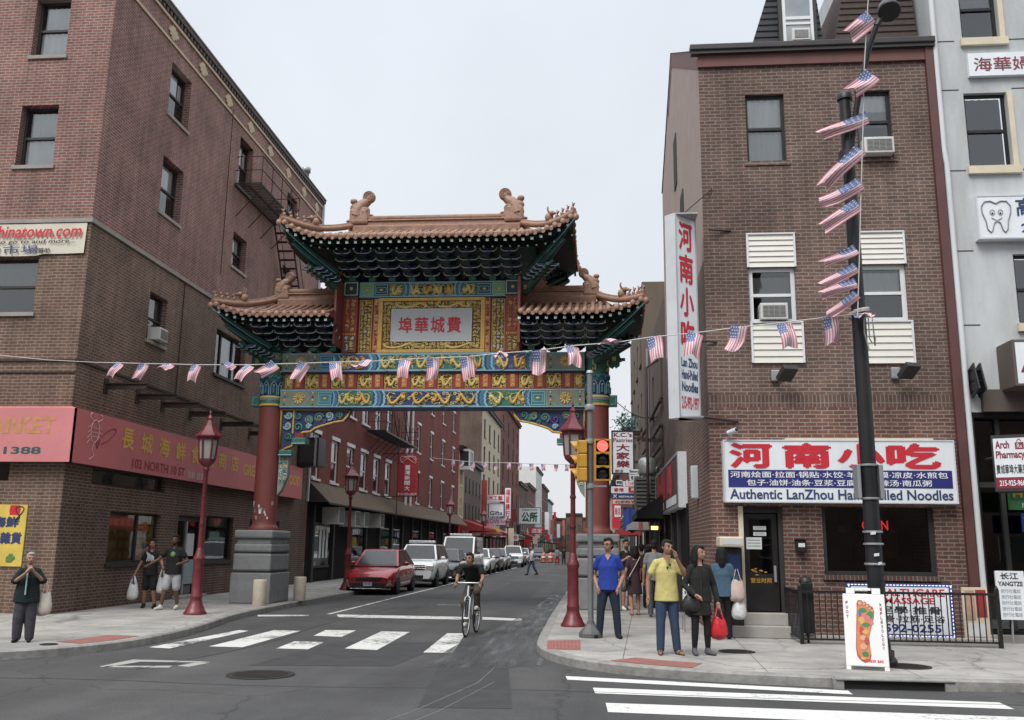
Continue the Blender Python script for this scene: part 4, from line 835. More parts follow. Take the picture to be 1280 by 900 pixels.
# ATM
t = thing('cash_machine', 'dark cash machine with cream hood against the restaurant corner', 'cash machine', (2.5, 17.9, SZ))
m = MB(); m.box(2.3, 2.67, 17.55, 17.99, .132, 1.72, 'door_black', bev=.02); m.box(2.34, 2.63, 17.535, 17.55, 1.15, 1.6, 'screen_blue'); mat('screen_blue', (.02, .03, .09), .2, var=.2); m.build('cabinet', t)
m = MB(); m.box(2.26, 2.7, 17.45, 17.99, 1.73, 1.92, 'cream', bev=.03); m.fb(FY(17.45), 2.32, 2.64, .003, .006, 1.78, 1.86, 'sign_box'); m.build('hood', t)
# wall flood lamps
for x, z, lb in ((3.59, 5.0, 'grey flood lamp on the brick wall left of the black pole'), (5.85, 5.04, 'grey flood lamp on the brick wall right of the black pole')):
    t = thing('flood_lamp', lb, 'flood lamp', (x, 18, z)); m = MB(); m.box(x - .18, x - .02, 17.9, 17.999, z - .1, z + .12, 'galv', bev=.02); m.build('bracket', t)
    m = MB(); m.box(x - .08, x + .22, 17.5, 17.85, z - .05, z + .06, 'dark_trim', rot=Euler((R(-35), 0, R(20))).to_matrix(), bev=.01); m.build('lamp_head', t)
# ---------------------------------------------------------------- grey stucco building at the right edge
GB = thing('stucco_building', 'grey stucco building with cream window surrounds at the right edge', 'building', (9, 18, SZ))
gh = [(7.58, 8.32, 12.05, 13.5), (7.5, 8.33, 9.25, 10.85), (8.15, 9.3, 6.02, 7.42), (10, 10.9, 9.25, 10.85)]
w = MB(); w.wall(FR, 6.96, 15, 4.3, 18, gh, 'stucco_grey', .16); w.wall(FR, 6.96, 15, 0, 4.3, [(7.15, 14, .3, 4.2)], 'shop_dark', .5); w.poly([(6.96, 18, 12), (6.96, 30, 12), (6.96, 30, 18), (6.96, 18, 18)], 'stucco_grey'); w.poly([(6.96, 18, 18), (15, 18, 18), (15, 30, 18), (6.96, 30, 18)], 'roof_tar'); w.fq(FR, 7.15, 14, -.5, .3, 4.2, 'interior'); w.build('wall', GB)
m = MB()
for z in (12.02, 10.93, 9.18, 7.5, 6.0): 
    for a, b in ((6.96, 7.42), (8.45, 15)): m.fb(FR, a, b, .001, .004, z - .012, z + .012, 'dark_trim')
m.build('panel_joint', GB)
for h in gh:
    wd = window(GB, FR, *h, dep=.1, fm='black_metal', cur=[('interior', 0, .5), ('blind' if h[2] > 11 else 'interior', .5, 1)], fw=.06)
    s = MB(); s.fb(FR, h[0] - .05, h[1] + .14, .002, .08, h[2] - .16, h[2], 'cream'); s.fb(FR, h[1], h[1] + .1, .002, .05, h[2], h[3], 'cream'); s.build('surround', wd)
m = MB(); m.fb(FR, 7.3, 14, .002, .12, 4.3, 4.72, 'panel_brown'); m.fb(FR, 7.0, 7.12, .002, .04, .13, 4.2, 'dark_trim'); m.fb(FR, 7.15, 14, -.3, -.25, 2.9, 3.0, 'dark_trim'); m.fb(FR, 7.6, 7.68, -.3, -.2, .13, 4.2, 'dark_trim'); m.build('shopfront', GB)
m = MB(); m.fq(FR, 7.15, 14, -.27, .3, 4.2, 'glass_dark'); m.build('shop_window', GB)
m = MB(); m.fb(FR, 6.96, 14, .002, .35, .131, .24, 'concrete_step'); m.build('step', GB)
# small black shutter bracket
m = MB()
for dx in (0, .12): m.box(7.1 + dx, 7.13 + dx, 17.6, 17.98, 4.6, 5.15, 'black_metal', rot=Euler((R(-20), 0, 0)).to_matrix())
for z in (4.65, 4.85, 5.05): m.box(7.1, 7.25, 17.7, 17.95, z, z + .02, 'black_metal')
m.build('wall_bracket', GB)
# ================================================================ the friendship gate
mat('gate_red', (.185, .048, .042), .6, var=.18, scale=3, streak=.4); mat('gate_red_bright', (.26, .035, .03), .5, var=.15)
mat('gate_stone', (.20, .205, .205), .85, var=.22, scale=4, bump=.3, bscale=18); mat('gate_stone_dark', (.05, .05, .05), .9)
mat('roof_tile', (.25, .138, .095), .65, var=.5, scale=5, bump=.1); mat('roof_tile_pale', (.31, .185, .13), .55, var=.3, scale=9, bump=.25, bscale=30)
mat('g_green', (.035, .15, .105), .5, var=.2, scale=6); mat('g_dgreen', (.009, .05, .042), .5, var=.3, scale=6); mat('g_teal', (.05, .19, .2), .5, var=.15, scale=6); mat('g_blue', (.03, .13, .33), .5, var=.15); mat('g_navy', (.025, .035, .11), .5, var=.2)
mat('g_sky', (.24, .44, .52), .5, var=.1); mat('g_purple', (.07, .055, .20), .5, var=.2); mat('g_gold', (.62, .38, .085), .42, .0, var=.22, scale=12); mat('g_gold_pale', (.68, .53, .19), .45, 0, var=.2, scale=12); mat('g_orange', (.50, .19, .06), .5, var=.2, scale=12)
mat('g_ochre', (.13, .085, .035), .6, var=.3, scale=12); mat('g_white', (.66, .67, .64), .5, var=.08); mat('g_line', (.58, .64, .61), .5, var=.1); mat('g_soffit', (.02, .035, .032), .7, var=.3); mat('g_grey', (.22, .24, .21), .6, var=.25, scale=9); mat('g_lime', (.20, .36, .10), .5, var=.25, scale=9)
GT = thing('chinatown_gate', 'ornate painted gate with tiled roofs standing across the street', 'gate', (-4.55, 25, SZ))
rng = random.Random(11)
YC = 25.0
FG = lambda y: FY(y)
# plinths and columns
for s, x in ((0, -9.11), (1, .05)):
    m = MB(); hw = .53 + .04 * s; hy = .76
    m.box(x - hw - .02, x + hw + .02, YC - hy - .02, YC + hy + .02, .131, .92, 'gate_stone', bev=.03)
    m.box(x - hw + .04, x + hw - .04, YC - hy + .05, YC + hy - .05, .92, .97, 'gate_stone_dark')
    m.box(x - hw + .01, x + hw - .01, YC - hy + .01, YC + hy - .01, .97, 1.42, 'gate_stone', bev=.05); m.box(x - hw + .05, x + hw - .05, YC - hy + .06, YC + hy - .06, 1.42, 1.46, 'gate_stone_dark')
    m.box(x - hw + .01, x + hw - .01, YC - hy + .02, YC + hy - .02, 1.46, 1.68, 'gate_stone', bev=.05); m.box(x - hw + .06, x + hw - .06, YC - hy + .08, YC + hy - .08, 1.66, 1.84, 'gate_stone', bev=.04); m.box(x - hw, x + hw, YC - hy, YC + hy, 1.82, 2.04, 'gate_stone', bev=.05)
    m.build('plinth', GT)
    m = MB(); m.lathe([(.39, 2.04), (.40, 2.1), (.35, 2.16), (.325, 2.2), (.325, 2.3), (.32, 5.45)], (x, YC, 0), 'gate_red', 28); c = m.build('column', GT)
    if s == 0:
        k = MB()
        for i in range(16):
            a = -PI / 2 + (rng.random() - .5) * 1.9; z = 2.3 + rng.random() * .42; r0 = .33; w = .02 + .04 * rng.random()
            p = [Vector((x + r0 * math.cos(a + d), YC + r0 * math.sin(a + d), z + e)) for d, e in ((-w * 2, 0), (w * 2, 0), (w * 2, w * 2), (-w * 2, w * 2))]; k.poly(p, 'poster_white' if i % 2 else 'ink_grey')
        k.build('sticker', c)
    m = MB(); m.lathe([(.337, 5.45), (.345, 5.46), (.345, 5.6), (.338, 5.61), (.338, 6.25), (.335, 7.0)], (x, YC, 0), 'g_green', 28)
    m.lathe([(.35, 5.47), (.352, 5.5), (.35, 5.53)], (x, YC, 0), 'g_gold', 28); m.lathe([(.35, 5.62), (.352, 5.66), (.35, 5.7)], (x, YC, 0), 'g_grey', 28); m.lathe([(.352, 5.70), (.352, 5.745)], (x, YC, 0), 'g_gold_pale', 28); m.lathe([(.345, 6.78), (.35, 6.82), (.348, 6.97)], (x, YC, 0), 'g_grey', 28)
    m.lathe([(.342, 5.75), (.342, 6.16)], (x, YC, 0), 'g_navy', 28)
    for i in range(10):        # lotus panels and zigzag
        a = -PI + i * PI / 5 + .1
        P = lambda da, z, r=.352: (x + r * math.cos(a + da), YC + r * math.sin(a + da), z)
        m.tube([P(-.24, 5.78), P(-.24, 6.02), P(-.12, 6.12), P(0, 6.15), P(.12, 6.12), P(.24, 6.02), P(.24, 5.78)], .014, 'g_sky', 5); m.tube([P(0, 5.82), P(0, 6.0)], .04, 'g_teal', 6); m.ball(P(0, 6.04), .025, 'g_white', 6, 5)
        m.tube([P(-.315, 6.2), P(-.15, 6.29), P(.0, 6.24), P(.15, 6.29), P(.315, 6.2)], .02, 'g_blue', 5); m.tube([P(-.315, 6.24), P(-.15, 6.33), P(.0, 6.28), P(.15, 6.33), P(.315, 6.24)], .012, 'g_sky', 5)
        if i % 2 == 0:
            m.tube([P(-.16, 6.42), P(-.05, 6.5), P(.1, 6.44), P(.12, 6.58), P(-.08, 6.6), P(-.1, 6.7), P(.1, 6.72)], .025, 'g_gold_pale', 5)
        m.ball(P(0, 6.88), .025, 'g_gold_pale', 6, 5); m.ball(P(.31, 6.88), .02, 'gate_red_bright', 6, 5)
    m.build('painted_band', c)
    # beam ends pass through the column and show outside it
    o = -1 if s == 0 else 1
    m = MB()
    xe = x + o * .33
    m.box(min(xe, xe + o * .22), max(xe, xe + o * .22), YC - .12, YC + .12, 5.47, 5.77, 'g_green', bev=.01)
    m.tube([(xe + o * .05, YC - .125, 5.51), (xe + o * .18, YC - .125, 5.51), (xe + o * .18, YC - .125, 5.73), (xe + o * .05, YC - .125, 5.73)], .014, 'g_sky', 5)
    m.prism([(xe, YC - .12, 6.95), (xe + o * .3, YC - .12, 6.95), (xe + o * .3, YC - .12, 6.62), (xe + o * .2, YC - .12, 6.55), (xe + o * .16, YC - .12, 6.6), (xe + o * .1, YC - .12, 6.54), (xe, YC - .12, 6.6)], (0, .24, 0), 'g_green')
    m.box(min(xe + o * .09, xe + o * .19), max(xe + o * .09, xe + o * .19), YC - .13, YC - .121, 6.72, 6.84, 'g_gold_pale'); m.build('beam_end', GT)
# -------- ornament helpers (raised gold line work on the painted boards)
def dragon(mb, F, u0, u1, z0, z1, d, mt, r=.02, flip=1):
    n = 34; fq = 2.2 + rng.random() * 1.3; ph = rng.random() * 2; lp = .05 + .06 * rng.random(); W = u1 - u0; Hh = z1 - z0; P = []
    for i in range(n):
        t = i / (n - 1); tt = t + lp * math.sin(t * fq * PI + ph + .9) ; P.append(F.p(u0 + W * min(1, max(0, tt if flip > 0 else 1 - tt)), d, (z0 + z1) / 2 + Hh * (.16 + .2 * math.sin(PI * min(1, t * 1.15))) * math.sin(t * fq * PI + ph)))
    mb.tube(P, [r * (.45 + .9 * math.sin(PI * min(1, .12 + i / (n - 1) * .86))) for i in range(n)], mt, 6, flat=1.)
    mb.ball(P[-1], (r * 2.1, r, r * 1.7), mt, 8, 6)
    for i in range(3, n - 2, 3):
        sg = 1 if (i // 3) % 2 else -1; p = P[i]; mb.tube([p, p + F.U * (.05 * flip) + Vector((0, 0, sg * Hh * .2)), p + F.U * (.12 * flip) + Vector((0, 0, sg * Hh * .22))], [r * .6, r * .45, r * .2], mt, 5)
    for s in (1, -1): mb.tube([P[-1], P[-1] + F.U * (.04 * flip) + Vector((0, 0, s * Hh * .2)), P[-1] + F.U * (-.06 * flip) + Vector((0, 0, s * Hh * .34))], [r * .6, r * .4, r * .2], mt, 5)
def spiral(mb, F, u, z, d, R0, mt, r=.012, turns=1.4, ph=0., sg=1):
    n = 14; mb.tube([F.p(u + R0 * (1 - .85 * i / (n - 1)) * math.cos(ph + sg * turns * 2 * PI * i / (n - 1)), d, z + R0 * (1 - .85 * i / (n - 1)) * math.sin(ph + sg * turns * 2 * PI * i / (n - 1))) for i in range(n)], r, mt, 5)
def filigree(mb, F, u0, u1, z0, z1, d, mts, s=.1, r=.012, dens=1.):
    """a field of small scrolls and leaves"""
    nu = max(1, int((u1 - u0) / s)); nz_ = max(1, int((z1 - z0) / s))
    for i in range(nu):
        for j in range(nz_):
            if rng.random() > dens: continue
            u = u0 + (u1 - u0) * (i + .5) / nu + (rng.random() - .5) * s * .25; z = z0 + (z1 - z0) * (j + .5) / nz_ + (rng.random() - .5) * s * .25
            mt = rng.choice(mts); ph = rng.random() * 6.28
            if rng.random() < .6: spiral(mb, F, u, z, d, s * .5, mt, r, 1.1, ph, rng.choice((1, -1)))
            else:
                a = s * .55; mb.tube([F.p(u - a * math.cos(ph), d, z - a * math.sin(ph)), F.p(u + a * .3 * math.sin(ph), d, z - a * .3 * math.cos(ph)), F.p(u + a * math.cos(ph), d, z + a * math.sin(ph))], [r * .5, r * 1.6, r * .5], mt, 5)
def frame_line(mb, F, u0, u1, z0, z1, d, mt, w=.018):
    for a, b, c, e in ((u0, u1, z0, z0 + w), (u0, u1, z1 - w, z1), (u0, u0 + w, z0 + w, z1 - w), (u1 - w, u1, z0 + w, z1 - w)): mb.fb(F, a, b, 0, d, c, e, mt)
def chevron(mb, F, u, z0, z1, d, mt, w, tip, sg):
    zm = (z0 + z1) / 2; q = (z1 - z0) / 4
    def band(o): return [(u + sg * (o), z0), (u + sg * (o + tip), z0 + q), (u + sg * (o + tip * .75), zm - q * .3), (u + sg * (o + tip * 1.25), zm), (u + sg * (o + tip * .75), zm + q * .3), (u + sg * (o + tip), z1 - q), (u + sg * o, z1)]
    a, b = band(0), band(w)
    mb.add([F.p(p[0], d, p[1]) for p in a + b], [(i, i + 1, 8 + i, 7 + i) for i in range(6)], mt)
def painted_beam(name, X0, X1, z0, z1, yf, th, zones, parent, ends=True):
    """zones: (frac0, frac1, kind) on the left half, mirrored on the right"""
    m = MB(); F = FG(yf); L = X1 - X0
    m.box(X0, X1, yf, yf + th, z0, z1, 'g_navy')
    m.box(X0, X1, yf - .012, yf - .001, z1 - .035, z1, 'g_sky'); m.box(X0, X1, yf - .012, yf - .001, z0, z0 + .03, 'g_sky'); m.box(X0, X1, yf + .02, yf + th - .02, z0 - .035, z0 - .002, 'g_navy')
    o = m.build(name, parent); a, b = z0 + .03, z1 - .035
    g = MB()
    for f0, f1, kind in zones:
        for sgn in (1, -1):
            if f1 > .5 and sgn < 0: continue
            if sgn > 0: u0, u1 = X0 + L * f0, X0 + L * f1
            else: u0, u1 = X1 - L * f1, X1 - L * f0
            base, kindp = kind
            g.fq(F, u0, u1, .004, a, b, base)
            um, zm = (u0 + u1) / 2, (a + b) / 2
            if kindp == 'rosette':
                frame_line(g, F, u0 + .02, u0 + .24, a + .02, b - .02, .012, 'g_lime', .02); frame_line(g, F, u1 - .24, u1 - .02, a + .02, b - .02, .012, 'g_lime', .02)
                for uu in (u0 + .13, u1 - .13):
                    for k in range(4): g.ball(F.p(uu, .01, a + (b - a) * (k + .5) / 4), (.03, .012, .03), 'g_gold_pale' if k % 2 else 'g_purple', 8, 6)
                    for k in (-1, 1): g.fb(F, uu + k * .07 - .008, uu + k * .07 + .008, .004, .01, a + .04, b - .04, 'g_grey')
                for k in range(10): 
                    an = k * PI / 5; g.tube([F.p(um + .05 * math.cos(an), .012, zm + .05 * math.sin(an)), F.p(um + .15 * math.cos(an + .25), .014, zm + .15 * math.sin(an + .25))], [.022, .03], 'g_gold_pale', 5)
                spiral(g, F, um, zm, .012, .2, 'g_gold', .014, 1.02); g.ball(F.p(um, .012, zm), (.045, .02, .045), 'g_orange', 8, 6)
            elif kindp == 'box':
                frame_line(g, F, u0 + .02, u1 - .02, a + .03, b - .03, .012, 'g_sky', .022); frame_line(g, F, u0 + .07, u1 - .07, a + .11, b - .11, .012, 'g_sky', .016); g.ball(F.p(um, .012, zm), (.06, .012, .03), 'g_gold_pale', 8, 6)
            elif kindp.startswith('dragons'):
                n = int(kindp[7]); mts = ['g_gold_pale', 'g_gold']
                filigree(g, F, u0 + .03, u1 - .03, a + .02, b - .02, .008, ['g_white', 'g_green' if base != 'g_green' else 'g_lime', 'g_lime', 'g_blue', 'g_gold_pale'], .105, .011, .8)
                w = (u1 - u0) / n
                for k in range(n): dragon(g, F, u0 + w * k + .07, u0 + w * (k + 1) - .07, a + .02, b - .02, .022, mts[k % 2] if base != 'g_navy' else 'g_gold', .033, 1 if (k < n / 2) == (sgn > 0) else -1)
            elif kindp == 'scroll':
                filigree(g, F, u0 + .03, u1 - .03, a + .03, b - .03, .01, ['g_gold_pale', 'g_gold', 'g_white'], .1, .014)
            elif kindp == 'chev':
                s_ = sgn; uu = u0 if sgn > 0 else u1; ww = (u1 - u0) / 5
                for k, mt in enumerate(('g_sky', 'g_blue', 'g_teal', 'g_navy', 'g_sky')): chevron(g, F, uu + s_ * k * ww, a, b, .008 + .001 * k, mt, ww, .07, s_)
            if kindp in ('dragons4', 'dragons6'): frame_line(g, F, u0 + .01, u1 - .01, a + .004, b - .004, .016, 'g_sky', .02)
    g.build('painting', o)
    # rear face repeats the plain bands
    r = MB(); FRr = Fr((0, yf + th, 0), (1, 0, 0), (0, 1, 0)); r.fq(FRr, X0 + .1, X1 - .1, .004, a, b, 'g_green'); frame_line(r, FRr, X0 + .2, X1 - .2, a, b, .012, 'g_gold', .03); r.build('rear_painting', o)
    return o
XL, XR = -8.78, -.28
painted_beam('lower_beam', XL, XR, 5.42, 5.92, 24.72, .56, [(0, .125, ('g_grey', 'rosette')), (.125, .175, ('g_teal', 'box')), (.19, .31, ('g_green', 'dragons2')), (.172, .192, ('g_blue', 'chev')), (.31, .345, ('g_navy', 'chev')), (.345, .655, ('g_navy', 'dragons4'))], GT)
painted_beam('upper_beam', XL, XR, 6.43, 6.95, 24.72, .56, [(0, .125, ('g_grey', 'rosette')), (.125, .17, ('g_blue', 'box')), (.187, .29, ('g_purple', 'dragons2')), (.168, .19, ('g_sky', 'chev')), (.29, .325, ('g_teal', 'chev')), (.325, .675, ('g_green', 'dragons6'))], GT)
# carved frieze between the beams
m = MB(); m.box(XL, XR, 24.86, 25.1, 5.92, 6.43, 'g_ochre'); m.box(XL, XR, 24.78, 24.86, 5.92, 5.96, 'gate_red_bright'); m.box(XL, XR, 24.78, 24.86, 6.39, 6.43, 'g_navy')
n = 11; W = XR - XL; edges = [XL + .08] + [XL + W * (i + .62) / 11.24 for i in range(n)] + [XR - .08]
for i, u in enumerate(edges[1:-1]):
    m.box(u - .16, u + .16, 24.80, 24.86, 5.96, 6.39, 'gate_red_bright'); m.box(u - .07, u + .07, 24.785, 24.80, 5.99, 6.36, 'g_orange'); filigree(m, FG(24.785), u - .06, u + .06, 6.0, 6.35, .004, ['g_gold_pale'], .09, .012)
fz = m.build('frieze', GT)
for a, b in zip(edges, edges[1:]):
    a2, b2 = a + (.18 if a != edges[0] else 0), b - (.18 if b != edges[-1] else 0)
    if b2 - a2 < .1: continue
    m = MB(); filigree(m, FG(24.845), a2, b2, 5.98, 6.37, .006, ['g_gold', 'g_gold_pale', 'g_gold'], .085, .015); dragon(m, FG(24.84), a2 + .04, b2 - .04, 5.99, 6.36, .016, 'g_gold_pale', .03); frame_line(m, FG(24.86), a2, b2, 5.965, 6.385, .03, 'g_gold', .016); m.build('carved_panel', fz)
# posts, gold panels, plaque
for x, s in ((-6.87, -1), (-2.27, 1)):
    m = MB(); m.box(x - .2, x + .2, 24.62, 25.3, 6.955, 8.55, 'gate_red_bright'); F = FG(24.62)
    filigree(m, F, x - .15, x + .15, 7.55, 8.5, .006, ['g_gold_pale', 'g_orange', 'g_gold'], .11, .016); m.fq(F, x - .16, x + .16, .005, 6.97, 7.42, 'g_ochre'); filigree(m, F, x - .14, x + .14, 7.0, 7.4, .008, ['g_gold', 'g_gold_pale', 'g_white'], .1, .016)
    for k in range(7): m.ball(F.p(x - .16 + k * .053, .01, 7.47), (.02, .012, .035), 'g_gold', 6, 5)
    m.box(x - .21, x + .21, 24.61, 25.31, 8.56, 9.02, 'g_dgreen'); frame_line(m, FG(24.61), x - .19, x + .19, 8.6, 8.98, .012, 'g_line', .02); m.ball((x, 24.6, 8.8), (.05, .02, .05), 'g_gold_pale', 8, 6)
    m.prism([(x + s * .2, 24.8, 9.0), (x + s * .5, 24.8, 9.0), (x + s * .47, 24.8, 8.72), (x + s * .36, 24.8, 8.62), (x + s * .3, 24.8, 8.68), (x + s * .2, 24.8, 8.58)], (0, .3, 0), 'g_green'); m.box(x + s * .33 - .04, x + s * .33 + .04, 24.79, 24.799, 8.78, 8.9, 'g_gold_pale'); m.build('post', GT)
    u0, u1 = (x + .24, x + .58) if s < 0 else (x - .58, x - .24)
    m = MB(); m.box(u0 - .06, u1 + .06, 24.8, 25.2, 6.955, 8.54, 'gate_red'); m.fq(FG(24.8), u0, u1, .004, 7.0, 8.5, 'g_ochre'); filigree(m, FG(24.8), u0 + .01, u1 - .01, 7.02, 8.48, .012, ['g_gold', 'g_gold_pale', 'g_white', 'g_gold_pale'], .085, .017); frame_line(m, FG(24.8), u0 - .01, u1 + .01, 6.99, 8.51, .02, 'g_gold', .02); m.build('gold_panel', GT)
P0, P1 = -6.22, -2.91
PQ = MB(); PQ.box(P0 + .28, P1 - .28, 24.78, 25.15, 7.0, 8.5, 'g_ochre'); 
for a, b in ((P0, P0 + .14), (P1 - .14, P1)): PQ.box(a, b, 24.74, 25.1, 6.955, 8.54, 'g_orange'); filigree(PQ, FG(24.74), a + .02, b - .02, 6.98, 8.52, .004, ['gate_red_bright', 'g_gold_pale'], .09, .013)
f0, f1 = P0 + .14, P1 - .14
for a, b, c, e in ((f0, f1, 6.955, 7.05), (f0, f1, 8.45, 8.54), (f0, f0 + .12, 7.05, 8.45), (f1 - .12, f1, 7.05, 8.45)): PQ.box(a, b, 24.7, 24.9, c, e, 'g_gold', bev=.012)
pq = PQ.build('name_plaque', GT)
m = MB(); g0, g1 = f0 + .12, f1 - .12; Fp = FG(24.76)
m.box(g0, g1, 24.76, 24.8, 7.05, 8.45, 'g_ochre')
for a, b, c, e in ((g0, g1, 7.06, 7.27), (g0, g1, 8.23, 8.44), (g0, g0 + .24, 7.27, 8.23), (g1 - .24, g1, 7.27, 8.23)): filigree(m, Fp, a + .015, b - .015, c, e, .012, ['g_gold', 'g_gold_pale'], .1, .016)
for a, b, c, e in ((g0 + .02, g0 + 1.2, 7.07, 7.26), (g1 - 1.2, g1 - .02, 7.07, 7.26), (g0 + .3, g0 + 1.3, 8.24, 8.43), (g1 - 1.3, g1 - .3, 8.24, 8.43)): dragon(m, Fp, a, b, c, e, .022, 'g_gold_pale', .026)
m.build('gilt_border', pq)
m = MB(); q0, q1 = g0 + .25, g1 - .25; m.box(q0, q1, 24.73, 24.76, 7.28, 8.22, 'plaque_white'); mat('plaque_white', (.50, .52, .53), .5, var=.06)
frame_line(m, FG(24.73), q0, q1, 7.28, 8.22, .012, 'g_white', .02)
for i, ch in enumerate('埠華城費'): m.text(FG(24.73), ch, q0 + .22 + i * .46, q0 + .60 + i * .46, 7.53, 7.97, .006, 'ink_red', .022)
m.build('inscription', pq)
painted_beam('lintel', -7.05 + .4, -2.45, 8.56, 9.0, 24.7, .6, [(0, .1, ('g_lime', 'box')), (.1, .2, ('g_dgreen', 'box')), (.2, .3, ('g_green', 'dragons1')), (.3, .34, ('g_teal', 'chev')), (.34, .66, ('g_dgreen', 'dragons4'))], GT)
# -------- bracket sets
def bracket_sets(name, xs, z0, tiers, dy, dz, par, y0=24.66, w0=.32, yback=25.34):
    for x in xs:
        m = MB()
        m.box(x - .09, x + .09, y0 - .02, yback + .02, z0 + .002, z0 + .12, 'g_green'); 
        for k in range(tiers):
            z = z0 + .12 + k * dz; yf = y0 - k * dy; yb = yback + k * dy; w = w0 * (.62 + .38 * min(1, (k + 1) / 2)) * (.82 if k == tiers - 1 else 1)
            mt = 'g_dgreen' if k % 2 == 0 else 'g_navy'
            m.box(x - .045, x + .045, yf - .10, yb + .10, z, z + dz * .8, mt)
            for yy, s in ((yf, -1), (yb, 1)):
                pts = [(x - w, yy, z + dz * .95), (x - w, yy, z + dz * .45), (x - w * .66, yy, z + dz * .05), (x + w * .66, yy, z + dz * .05), (x + w, yy, z + dz * .45), (x + w, yy, z + dz * .95), (x + w * .8, yy, z + dz * .95), (x + w * .8, yy, z + dz * .6), (x - w * .8, yy, z + dz * .6), (x - w * .8, yy, z + dz * .95)]
                m.prism(pts, (0, s * .08, 0), mt)
                if s < 0: m.tube([Vector(p) + Vector((0, -.086, 0)) for p in pts[:6]], .013, 'g_line', 4)
                m.ball((x, yy + s * .13, z + dz * .4), (.05, .06, dz * .35), mt, 6, 5)
        m.build(name, par)
